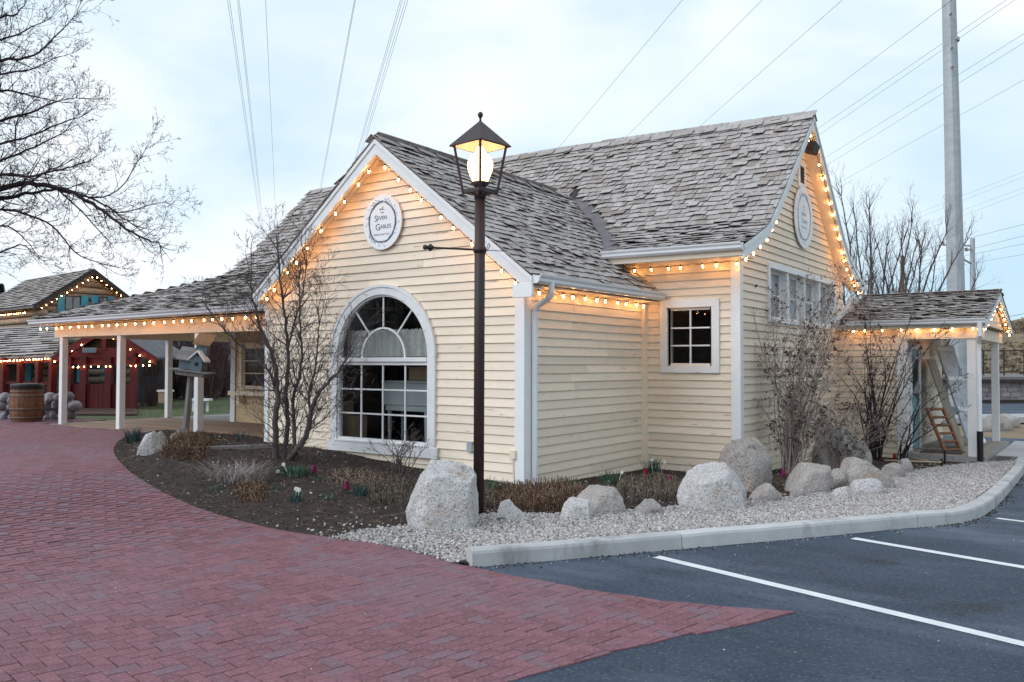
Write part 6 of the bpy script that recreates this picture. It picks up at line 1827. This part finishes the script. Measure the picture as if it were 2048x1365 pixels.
a, b = vp_(-140), vp_(112)
mk(vr, 'rail', M['red'], lambda m: (m.bar(a + Vector((0, 0, .98)), b + Vector((0, 0, .98)), .08, .09), m.bar(a + Vector((0, 0, .30)), b + Vector((0, 0, .30)), .06, .07)))
for k in range(46):
    p = a.lerp(b, (k + .5) / 46); mk(vr, 'baluster', M['red'], lambda m: m.bar((p.x, p.y, .32), (p.x, p.y, .95), .045, .03, (0, 1, 0)))
back = Vector(to_house(np.array([0, 1.0, 0]))); sidev = Vector(to_house(np.array([1.0, 0, 0])))
w0, w1 = a + back * 3.6, b + back * 3.6
vwl = mk(vr, 'wall', M['chink'], lambda m: m.bar(w0 + Vector((0, 0, 1.3)), w1 + Vector((0, 0, 1.3)), .2, 2.6))
for k in range(9):
    mk(vwl, 'log', M['log'], lambda m: m.tube([w0 - back * .1 + Vector((0, 0, .2 + k * .27)), w1 - back * .1 + Vector((0, 0, .2 + k * .27))], .12, 8), smooth_=True)
for px in (30, 100):
    p = at(px, 745, 29.6)
    fw_ = mk(vr, 'window', M['blackish'], lambda m: m.obox(p, sidev * .3, back * .06, (0, 0, .5)))
    mk(fw_, 'shutter', M['teal'], lambda m: m.obox(p + sidev * .46 - back * .05, sidev * .14, back * .04, (0, 0, .5)))
light_string('string of small warm bulbs along the veranda eave', [e0 + Vector((0, 0, -.10)) - back * .12, e1 + Vector((0, 0, -.08)) - back * .12], n=42, scale=0.88, group='far bulb strings on the cabin and gate')

# ---- red gabled gate house
GD = 25.5
gl, gr, ga = at(104, 714, GD), at(312, 714, GD), at(210, 648, GD)
gt = thing('red_gatehouse', 'dark red timber gatehouse with bulbs on its gable behind the porch posts', 'gatehouse', (ga.x, ga.y, 0))
dpt = back * 2.8
zl_ = (gl.z + gr.z) / 2; gl.z = gr.z = zl_
mk(gt, 'roof', M['darkroof'], lambda m: (m.prism([gl, ga, ga + dpt, gl + dpt], (0, 0, -.06)), m.prism([ga, gr, gr + dpt, ga + dpt], (0, 0, -.06))))
for q_ in (gl, gr):
    mk(gt, 'rake_board', M['red'], lambda m: m.prism([ga - back * .03, q_ - back * .03, q_ - back * .03 - Vector((0, 0, .24)), ga - back * .03 - Vector((0, 0, .26))], back * .06))
mk(gt, 'tie_beam', M['red'], lambda m: (m.bar(at(132, 706, GD + .1), at(272, 706, GD + .1), .14, .30), m.bar(at(120, 722, GD + .12), at(280, 722, GD + .12), .12, .22)))
mk(gt, 'king_post', M['red'], lambda m: m.bar(at(210, 700, GD + .08), at(210, 655, GD + .08), .13, .13, back))
mk(gt, 'gable_infill', M['blackish'], lambda m: m.prism([gl + back * .3 + sidev * .3, gr + back * .3 - sidev * .3, ga + back * .3 - Vector((0, 0, .15))], back * .03))
zb = -.02
for px in (138, 168, 218, 268):
    p = at(px, 760, GD); mk(gt, 'post', M['red'], lambda m: m.bar((p.x, p.y, zb), (p.x, p.y, gl.z), .18, .18, back))
for a_, b_ in ((140, 166), (172, 216), (222, 266)):
    p, q_ = at(a_, 772, GD + .02), at(b_, 772, GD + .02); n = 5
    for k in range(n):
        u, v = p.lerp(q_, k / n), p.lerp(q_, (k + .94) / n)
        mk(gt, 'board', M['red'], lambda m: m.obox(((u + v) / 2).xy.to_3d() + Vector((0, 0, .50)), (v - u) / 2, back * .03, (0, 0, .46)))
mk(gt, 'sign_plate', M['greyblue'], lambda m: m.obox(at(179, 701, GD - .1), sidev * .21, back * .015, (0, 0, .075)), bevel=.01)
light_string('string of warm bulbs on the red gatehouse rakes', [gl + Vector((0, 0, -.18)) - back * .1, ga + Vector((0, 0, -.2)) - back * .1, gr + Vector((0, 0, -.18)) - back * .1], n=11, scale=1.02, group='far bulb strings on the cabin and gate')
light_string('string of warm bulbs across the red gatehouse beam', [at(112, 732, GD - .1), at(270, 729, GD - .1), at(306, 728, GD - .1)], n=15, scale=0.95, group='far bulb strings on the cabin and gate')
o = mk(None, 'gate_floor', M['blackish'], lambda m: m.prism([at(x, 800, d).xy.to_3d() + Vector((0, 0, .12)) for x, d in ((96, 22.6), (274, 22.6), (274, 28.5), (90, 28.5))], (0, 0, .12))); o['kind'] = 'structure'
# cabin wall with shutters seen through the gatehouse
wb = thing('shutter_wall', 'weathered log wall with bright teal shutters seen through the gatehouse', 'wall', at(200, 800, 29.4).xy.to_3d())
A, B = at(118, 780, 29.4), at(266, 780, 29.4)
sw_ = mk(wb, 'wall', M['chink'], lambda m: m.bar(A.xy.to_3d() + Vector((0, 0, 1.1)), B.xy.to_3d() + Vector((0, 0, 1.1)), .16, 2.2))
for k in range(8):
    mk(sw_, 'log', M['log'], lambda m: m.tube([A.xy.to_3d() - back * .08 + Vector((0, 0, .15 + k * .28)), B.xy.to_3d() - back * .08 + Vector((0, 0, .15 + k * .28))], .12, 8), smooth_=True)
for px in (148, 196, 228):
    f = mk(wb, 'window', M['blackish'], lambda m: m.obox(at(px, 748, 29.2), sidev * .28, back * .04, (0, 0, .42)))
    mk(f, 'shutter', M['teal'], lambda m: m.obox(at(px + 13, 742, 29.1), sidev * .11, back * .03, (0, 0, .40)))

# ---- dark blue shed
sd = thing('blue_shed', 'dark blue board shed with bulbs along its sloping roof edge', 'shed', at(300, 800, 30.5).xy.to_3d())
A, B = at(262, 800, 30.5).xy.to_3d(), at(340, 800, 31.5).xy.to_3d(); n = 14
away = Vector((B.x, B.y, 0)).normalized()
swl = mk(sd, 'wall', M['shedblue'], lambda m: m.prism([A, B, B + Vector((0, 0, at(340, 706, 31.5).z)), A + Vector((0, 0, at(262, 668, 30.5).z))], away * 4))
for k in range(n):
    u, v = A.lerp(B, k / n), A.lerp(B, (k + .93) / n); h = at(262 + 78 * k / n, 670 + 38 * k / n, 30.5 + k / n).z
    mk(swl, 'board', M['shedblue'], lambda m: m.prism([u, v, v + Vector((0, 0, h - .05)), u + Vector((0, 0, h))], -back * .025))
r0, r1 = at(252, 660, 30.2), at(344, 709, 31.4)
mk(sd, 'roof', M['darkroof'], lambda m: (m.prism([r0, r1, r1 + away * 4.4 + Vector((0, 0, .9)), r0 + away * 4.4 + Vector((0, 0, .9))], (0, 0, -.08))))
mk(sd, 'rake_board', M['blackish'], lambda m: m.bar(r0 - back * .05, r1 - back * .05, .05, .16))
f = mk(sd, 'window', M['blackish'], lambda m: m.obox(at(307, 735, 30.7), sidev * .33, back * .04, (0, 0, .30)))
mk(f, 'pane', M['glass_b'], lambda m: m.obox(at(307, 735, 30.64), sidev * .29, back * .01, (0, 0, .26)))
for k in (-1, 0, 1): mk(f, 'muntin', M['blackish'], lambda m: (m.obox(at(307, 735, 30.6) + sidev * .15 * k, sidev * .012, back * .01, (0, 0, .27))))
light_string('string of warm bulbs down the shed roof edge', [r0 + Vector((0, 0, -.14)) - back * .12, r1 + Vector((0, 0, -.14)) - back * .12], n=11, scale=1.09, group='far bulb strings on the cabin and gate')
# bush, planter, bench, lawn behind the porch
fan_shrub('rounded purple brown bush in front of the blue shed', at(300, 812, 27.5).xy.to_3d() + Vector((0, 0, .0)), 40, 1.1, .5, (0, 0), M['redbark'], None, 43, r0=.012, tl=.5, lvl=2, up=.4)
pt = thing('planter_box', 'tan planter box on the lawn behind the porch', 'planter', at(331, 806, 26.0).xy.to_3d())
mk(pt, 'box', M['cardboard'], lambda m: m.obox(at(331, 795, 26), sidev * .16, back * .16, (0, 0, .17)), bevel=.01); mk(pt, 'rim', M['white'], lambda m: m.obox(at(331, 782, 26), sidev * .19, back * .19, (0, 0, .03)))
bn = thing('garden_bench', 'pale bench top beyond the porch corner post', 'bench', at(400, 815, 25).xy.to_3d())
mk(bn, 'seat', M['white'], lambda m: m.obox(at(401, 800, 25), sidev * .30, back * .18, (0, 0, .03)))
for k in (-1, 1): mk(bn, 'leg', M['white'], lambda m: m.bar((at(401 + 14 * k, 800, 25)).xy.to_3d(), at(401 + 14 * k, 801, 25), .06, .06, back))
lx_ = np.linspace(-52, -17.0, 40); ly_ = np.linspace(9.9, 40, 44)
lw = grid_sheet('lawn', list(lx_), list(ly_), lambda x, y: max(.06, T(x, y) - .05) + .03 * math.sin(x * .7) * math.sin(y * .5), M['lawn'])
m = MB(); rng = random.Random(12)
for _ in range(9000):
    x, y = rng.uniform(-34, -17), rng.uniform(12, 30); z = max(.06, T(x, y) - .05) + .03 * math.sin(x * .7) * math.sin(y * .5)
    a = rng.uniform(0, 6.28); h = rng.uniform(.03, .08); w_ = .012
    m.add([(x, y, z), (x + w_ * math.cos(a), y + w_ * math.sin(a), z), (x + rng.gauss(0, .02), y + rng.gauss(0, .02), z + h)], [(0, 1, 2)])
o = m.build('grass', M['lawn']); o['kind'] = 'stuff'
for i, (px, d, h, lab) in enumerate(((352, 34, 3.4, 'reddish bare thicket beside the shed corner'), (376, 33, 3.0, 'brown bare thicket behind the back porch post'), (398, 35, 3.6, 'bare thicket seen past the birdhouse roof'), (424, 33, 4.0, 'tall bare thicket between the birdhouse and the porch wall'), (450, 35, 4.2, 'bare thicket hidden mostly by the porch wall'))):
    fan_shrub(lab, at(px, 815, d).xy.to_3d() + Vector((0, 0, .05)), 46, h, .8, (0, 0), M['redbark'] if i != 1 else M['bark'], None, 60 + i, r0=.045, tl=1.2, lvl=2, up=.5)
fp = thing('board_fence', 'dark board fence behind the lawn thicket', 'fence', at(380, 800, 37).xy.to_3d())
A, B = at(338, 800, 37).xy.to_3d(), at(440, 800, 37).xy.to_3d()
for k in range(16):
    u, v = A.lerp(B, k / 16), A.lerp(B, (k + .92) / 16); mk(fp, 'board', M['blackish'], lambda m: m.obox((u + v) / 2 + Vector((0, 0, .45)), (v - u) / 2, back * .02, (0, 0, .45)))

# ---- stone wall and barrel
sw = thing('stone_wall', 'low wall of rounded grey field stones behind the barrel', 'wall', at(60, 848, 20.2).xy.to_3d() + Vector((0, 0, .2)))
rng = random.Random(23)
from mathutils import noise
def blob(m, c, rx, ry, rz, seed, n=2):
    bm = bmesh.new(); bmesh.ops.create_icosphere(bm, subdivisions=n, radius=1)
    vs = []
    for v in bm.verts:
        k = 1 + .22 * noise.noise(v.co * 1.5 + Vector((seed, 0, 0)))
        q = v.co * k; vs.append(c + sidev * q.x * rx + back * q.y * ry + Vector((0, 0, q.z * rz)))
    fs = [[v.index for v in f.verts] for f in bm.faces]; bm.free(); m.add(vs, fs)
row = [(0, .14), (1, .37), (2, .58)]
for r_, zc in row:
    x = -150 + r_ * 13
    while x < 146 - r_ * 3:
        w_ = rng.uniform(11, 24)
        p = at(x + w_ / 2, 800, 20.6 + .01 * r_); p.z = .2 + zc - .05 + rng.uniform(-.06, .06)
        mk(sw, 'stone', M['stone'], lambda m: blob(m, p, w_ * .52 * 20.6 / F_PX, .22, rng.uniform(.11, .165), x + r_ * 50, 3), smooth_=True)
        x += w_
mk(sw, 'mortar', M['chink'], lambda m: m.obox(at(0, 800, 20.7).xy.to_3d() + Vector((0, 0, .45)), sidev * 1.75, back * .12, (0, 0, .25)))
bc = at(53, 848, 19.7).xy.to_3d(); bc.z = T(bc.x, bc.y) + .0
br = thing('barrel', 'old oak barrel with dark lid and pale hoops at the end of the brick path', 'barrel', bc)
prof = [(.30, 0), (.345, .18), (.365, .40), (.36, .55), (.335, .72), (.315, .84)]
N = 20
for k in range(N):
    m = MB(); vs = []
    for r_, z in prof:
        for a in (k / N, (k + .97) / N):
            for rr in (r_, r_ - .03):
                vs.append(bc + Vector((rr * math.cos(a * 2 * math.pi), rr * math.sin(a * 2 * math.pi), z)))
    fs = []
    for i in range(len(prof) - 1):
        o_ = i * 4; fs += [(o_, o_ + 2, o_ + 6, o_ + 4), (o_ + 1, o_ + 5, o_ + 7, o_ + 3), (o_, o_ + 4, o_ + 5, o_ + 1), (o_ + 2, o_ + 3, o_ + 7, o_ + 6)]
    fs += [(0, 1, 3, 2), (20, 22, 23, 21)]
    m.add(vs, fs); m.build('stave', M['barrelwood'], br)
for z, r_ in ((.10, .335), (.30, .362), (.60, .358), (.70, .345)):
    mk(br, 'hoop', M['hoop'], lambda m: m.lathe([(r_, z - .022), (r_ + .004, z), (r_ - .002, z + .022)], 24, bc), smooth_=True)
mk(br, 'lid', M['black'], lambda m: m.lathe([(.345, .76), (.35, .84), (.33, .875), (.10, .89)], 24, bc), smooth_=False)

# ---- dark conifer far behind the cabin
cf = at(2, 620, 60).xy.to_3d(); tr = thing('conifer_tree', 'dark conifer rising behind the cabin roof', 'tree', cf)
mk(tr, 'trunk', M['darkbark'], lambda m: m.tube([cf, cf + Vector((0, 0, 6.8))], [.2, .04], 7))
m = MB(); rng = random.Random(3)
for _ in range(2600):
    h = rng.random() ** .7; r_ = (1 - h) * 1.9 * rng.uniform(.4, 1); a = rng.uniform(0, 6.28)
    p = cf + Vector((r_ * math.cos(a), r_ * math.sin(a), .6 + h * 6.6 - r_ * .2)); s_ = .22
    d = Vector((math.cos(a), math.sin(a), -.2)); t_ = Vector((-d.y, d.x, 0))
    m.add([p + t_ * s_ * .4, p - t_ * s_ * .4, p + d * s_ + Vector((0, 0, rng.uniform(-.1, .1)))], [(0, 1, 2)])
m.build('crown', M['conifer'], tr)

# ================================================================== FARTHER AWAY, CAR PARK SIDE
# bare trees behind the annex roof
def bare_tree(label, px, d, stems_, h, seed, mat, spread=1.6):
    b = at(px, 760, d).xy.to_3d() + Vector((0, 0, -.4)); rng = random.Random(seed)
    r = thing('bare_tree', label, 'tree', b, 'bare trees behind the annex')
    tk, tw_ = MB(), MB()
    for i in range(stems_):
        o_ = Vector((rng.gauss(0, spread * .4), rng.gauss(0, spread * .3), 0)); p = b + o_ * .25; hh = h * rng.uniform(.72, 1.05)
        pts = [p, p + o_ * .3 + Vector((0, 0, hh * .35)), p + o_ * .7 + Vector((0, 0, hh * .7)), p + o_ * 1.15 + Vector((0, 0, hh))]
        path_limb(tk, tw_, pts, .07, .015, rng, every=.26, lvl=2, tl=.95, up=.55, n=6, tr=.02, kids=(2, 4), ang=.6)
    tk.build('trunk', mat, r); tw_.build('twigs', mat, r)
bare_tree('bare tree with upright branches next to the tall end gable', 1750, 29, 11, 7.4, 3, M['bark'], 2.6)
bare_tree('twiggy bare tree between the gable tree and the steel pole', 1830, 31, 9, 6.2, 5, M['bark'], 2.2)
bare_tree('thin bare tree close to the gable corner', 1708, 33, 6, 6.6, 6, M['bark'], 1.4)

def pole_at(px_b, py_b, px_t, py_t, d, w_b, w_t, mat, name, label, cat='utility pole', sides=12, below=0.6):
    b, t = at(px_b, py_b, d), at(px_t, py_t, d)
    dirn = (t - b); k = (-.6 - b.z) / dirn.z
    foot = b + dirn * k; wf = w_b + (w_b - w_t) * -k
    r = thing(name, label, cat, (foot.x, foot.y, -.5))
    top = b + dirn * (1.0 if py_t > 0 else 1.12)
    mk(r, 'shaft', mat, lambda m: m.tube([foot, top], [wf / 2, w_t / 2], sides))
    return r, foot, top
steel, sf, st = pole_at(1912, 590, 1898, 0, 40, 33 * 40 / F_PX, 25 * 40 / F_PX, M['galv'], 'steel_pole', 'thick galvanised steel pole rising out of the picture behind the annex', sides=12)
p = at(1903, 82, 39.7)
mk(steel, 'band', M['galv'], lambda m: m.tube([at(1904, 84, 40), at(1904, 78, 40)], .33, 12))
mk(steel, 'step_bolt', M['chrome'], lambda m: [m.tube([at(x, y, 39.6), at(x + 1, y - 1, 39.3)], .07, 6) for x, y in ((1901, 30), (1903, 98), (1904, 136))])
sp_, f2, t2 = pole_at(1945, 580, 1945, 477, 80, 10 * 80 / F_PX, 9 * 80 / F_PX, M['galv'], 'distribution_pole', 'grey pole with short insulator arms right of the steel pole')
for (xa, ya), (xb, yb) in (((1945, 492), (1884, 490)), ((1945, 529), (1925, 518)), ((1945, 497), (1932, 502))):
    mk(sp_, 'cross_arm', M['galv'], lambda m: m.tube([at(xa, ya, 80), at(xb, yb, 79.5)], .09, 6))
mk(sp_, 'insulator', M['stone'], lambda m: [m.tube([at(x, y, 79.5), at(x, y - 5, 79.5)], .14, 8) for x, y in ((1886, 489), (1926, 519), (1932, 501))])
pole_at(1804, 585, 1805, 512, 60, 8 * 60 / F_PX, 7 * 60 / F_PX, M['pole'], 'wooden_pole', 'short brown wooden pole among the bare trees')

# overhead lines: each a long level wire
def wire(label, a, b, h, r=.009, back_=40, fwd=200, sag=0.0, group='overhead power lines'):
    def hit(px, py):
        d = ray(px, py); k = (h - EYE) / d[2]; return Vector(ORG_V + Vector(d) * k)
    p, q = hit(*a), hit(*b); d = (q - p).normalized()
    s0, s1 = p - d * back_, q + d * fwd
    n = 10; L0 = (p - s0).length / (s1 - s0).length
    m = MB(); m.tube([s0.lerp(s1, i / n) for i in range(n + 1)], r, 5)
    o = m.build('power_line', M['wire']); tag(o, label, 'power line', group)
ORG_V = Vector(ORIG)
W = [((455, 0), (519, 440), 'outer thin power line left of the front gable'), ((459, 0), (521, 440), 'second thin power line left of the front gable'), ((475, 0), (524, 445), 'darker power line left of the front gable'), ((478, 0), (526, 445), 'twin of the darker power line left of the front gable'),
     ((531, 0), (552, 445), 'single steep power line over the porch roof ridge'), ((711, 0), (642, 378), 'power line meeting the ridge left of the front gable'), ((709, 0), (640, 378), 'twin power line meeting the ridge left of the front gable'),
     ((801, 0), (714, 305), 'outermost of four power lines over the front gable peak'), ((805, 0), (717, 302), 'second of four power lines over the front gable peak'), ((811, 0), (722, 300), 'third of four power lines over the front gable peak'), ((816, 0), (726, 298), 'innermost of four power lines over the front gable peak'),
     ((1365, 0), (1112, 302), 'power line running down to the ridge right of the lamp'), ((1525, 0), (1245, 282), 'power line over the middle of the main roof'), ((1685, 0), (1392, 260), 'power line over the right part of the main roof'), ((1885, 15), (1605, 225), 'power line ending at the tall gable peak')]
for a, b, l in W: wire(l, a, b, 18.0)
for a, b, l in (((2013, 0), (1660, 241), 'upper line of the pair crossing the steel pole near its top'), ((2030, 0), (1660, 255), 'lower line of the pair crossing the steel pole near its top'), ((2048, 68), (1660, 310), 'upper line of the middle pair crossing the steel pole'), ((2048, 86), (1660, 327), 'lower line of the middle pair crossing the steel pole'), ((2048, 160), (1660, 376), 'single line crossing the steel pole halfway up')):
    wire(l, a, b, 20.0, r=.010, fwd=60)
for a, b, l in (((2048, 344), (1765, 454), 'first thin line above the small grey pole'), ((2048, 354), (1775, 460), 'second thin line above the small grey pole'), ((2048, 376), (1790, 470), 'third thin line above the small grey pole'), ((2048, 386), (1800, 478), 'fourth thin line above the small grey pole')):
    wire(l, a, b, 24.0, r=.012, back_=30, fwd=60)
for a, b, l in (((2048, 449), (1850, 499), 'top wire carried by the small grey pole'), ((2048, 472), (1865, 518), 'second wire carried by the small grey pole'), ((2048, 488), (1868, 525), 'third wire carried by the small grey pole'), ((2048, 509), (1840, 545), 'lowest wire carried by the small grey pole')):
    wire(l, a, b, 14.0, r=.015, back_=20, fwd=30)
wire('dark cable low over the hillside beyond the annex gable', (2048, 628), (2010, 635), 7.0, r=.025, back_=15, fwd=15)

# hillside
def hill_h(x, d):
    """height over sideways offset and distance from the viewer"""
    az = x / d
    el = float(np.interp(az, [-.2, .3, .45, .52, .60, .75, .95, 1.4, 2.5], [.0, .0, .018, .036, .050, .068, .085, .10, .08]))
    f = smooth((d - 62) / 90)
    return -1.0 + (2.4 + el * 165 * 1.0) * f * (1.0 if d < 165 else max(.2, 1 - (d - 165) / 110)) + .5 * math.sin(x * .13 + d * .05) * f
xs_, ds_ = np.linspace(-10, 190, 70), np.linspace(56, 230, 46)
v = [cg(x, d, hill_h(x, d)) for d in ds_ for x in xs_]; nx = len(xs_)
f = [(j * nx + i, j * nx + i + 1, (j + 1) * nx + i + 1, (j + 1) * nx + i) for j in range(len(ds_) - 1) for i in range(nx - 1)]
me = bpy.data.meshes.new('hillside'); me.from_pydata(v, [], f); me.polygons.foreach_set('use_smooth', [True] * len(f)); me.materials.append(M['drygrass'])
o = link_mesh('hillside', me); o['kind'] = 'structure'
m = MB(); rng = random.Random(44)
for _ in range(1500):
    d = rng.uniform(60, 140); x = rng.uniform(.45, .85) * d * (1 + .2 * rng.random()); c = cg(x, d, hill_h(x, d))
    r_ = rng.uniform(.3, .9)
    for _ in range(26):
        p = c + Vector((rng.gauss(0, r_ * .5), rng.gauss(0, r_ * .5), abs(rng.gauss(0, r_ * .4)))); s_ = rng.uniform(.1, .3)
        a_, b_ = rv(rng).normalized() * s_, rv(rng).normalized() * s_
        m.add([p - a_, p + b_, p + a_], [(0, 1, 2)])
o = m.build('hillside_brush', M['brush']); o['kind'] = 'stuff'
# retaining walls and road
def strip(name, pts, w, z0, z1, mat, label=None, cat=None, kind=None):
    m = MB()
    for a, b in zip(pts[:-1], pts[1:]):
        m.prism([Vector((a.x, a.y, z0)), Vector((b.x, b.y, z0)), Vector((b.x, b.y, z0)) + back * w, Vector((a.x, a.y, z0)) + back * w], (0, 0, z1 - z0))
    o = m.build(name, mat); return tag(o, label, cat, None, kind)
ln_ = lambda d, pxs: [at(px, 760, d + (px - 1900) * .004) for px in pxs]
strip('road', ln_(33, (1840, 2100, 2500, 2900)), 9, -.44, -.36, M['asphalt'], kind='structure')
strip('sidewalk', ln_(29.5, (1840, 2100, 2500, 2900)), 2.0, -.44, -.25, M['concrete'], kind='structure')
strip('road_edge', ln_(43, (1840, 2100, 2500, 2900)), .5, -.44, -.18, M['blackish'], kind='structure')
rw = thing('retaining_wall', 'long stone retaining wall below the dry hillside', 'wall', at(2000, 790, 46).xy.to_3d())
rng = random.Random(6)
wp = ln_(46, (1820, 2000, 2200, 2500, 2900))
mk(rw, 'core', M['chink'], lambda m: [m.prism([Vector((a.x, a.y, -.5)), Vector((b.x, b.y, -.5)), Vector((b.x, b.y, .66)), Vector((a.x, a.y, .66))], back * .6) for a, b in zip(wp[:-1], wp[1:])])
mk(rw, 'coping', M['blackish'], lambda m: [m.bar(Vector((a.x, a.y, .74)) - back * .1, Vector((b.x, b.y, .74)) - back * .1, .5, .16) for a, b in zip(wp[:-1], wp[1:])])
m = MB()
for a, b in zip(wp[:-1], wp[1:]):
    ln = (b - a).length; t_ = (b - a).normalized(); t_.z = 0
    for r_ in range(4):
        u = rng.uniform(-.4, 0)
        while u < ln:
            w_ = rng.uniform(.35, .9); c = Vector((a.x, a.y, -.28 + r_ * .27)) + t_ * (u + w_ / 2) - back * .04
            m.obox(c, t_ * (w_ / 2 - .015), back * rng.uniform(.04, .08), (0, 0, .12)); u += w_
o = m.build('stone_courses', M['stone'], rw); o['kind'] = 'stuff'
strip('upper_bank', ln_(46.7, (1820, 2000, 2200, 2500, 2900)), 12, -.5, .95, M['gravelbed'], kind='structure')
hf = thing('hillside_fence', 'pipe rail fence along the bank above the retaining wall', 'fence', at(2000, 750, 52).xy.to_3d())
A, B = at(1800, 700, 52), at(2700, 690, 56)
zr_ = lambda t_: 1.0 + 1.1 * t_
for k in range(24):
    p = A.lerp(B, k / 23); z0 = .9 + .5 * k / 23
    mk(hf, 'post', M['blackish'], lambda m: m.tube([(p.x, p.y, z0 - .2), (p.x, p.y, z0 + 1.55)], .05, 6))
for h in (1.5, .15):
    mk(hf, 'rail', M['blackish'], lambda m: m.tube([(A.x, A.y, .9 + h), (B.x, B.y, 1.4 + h)], .035, 5))
rng = random.Random(9)
for k, (px, py, d, w_) in enumerate(((1990, 836, 27.5, .36), (2012, 845, 28.5, .3), (1962, 842, 27, .3))):
    c = at(px, py, d); c.z = -.35
    tag(mk(None, 'boulder', M['granite2'], lambda m: blob(m, c, w_ * 1.5, w_, w_, k + 3, 3), smooth_=True), ('pale boulder on the verge behind the far annex post', 'dark boulder on the verge at the frame edge', 'round boulder on the verge left of the far annex post')[k], 'boulder', 'boulders on the far verge')
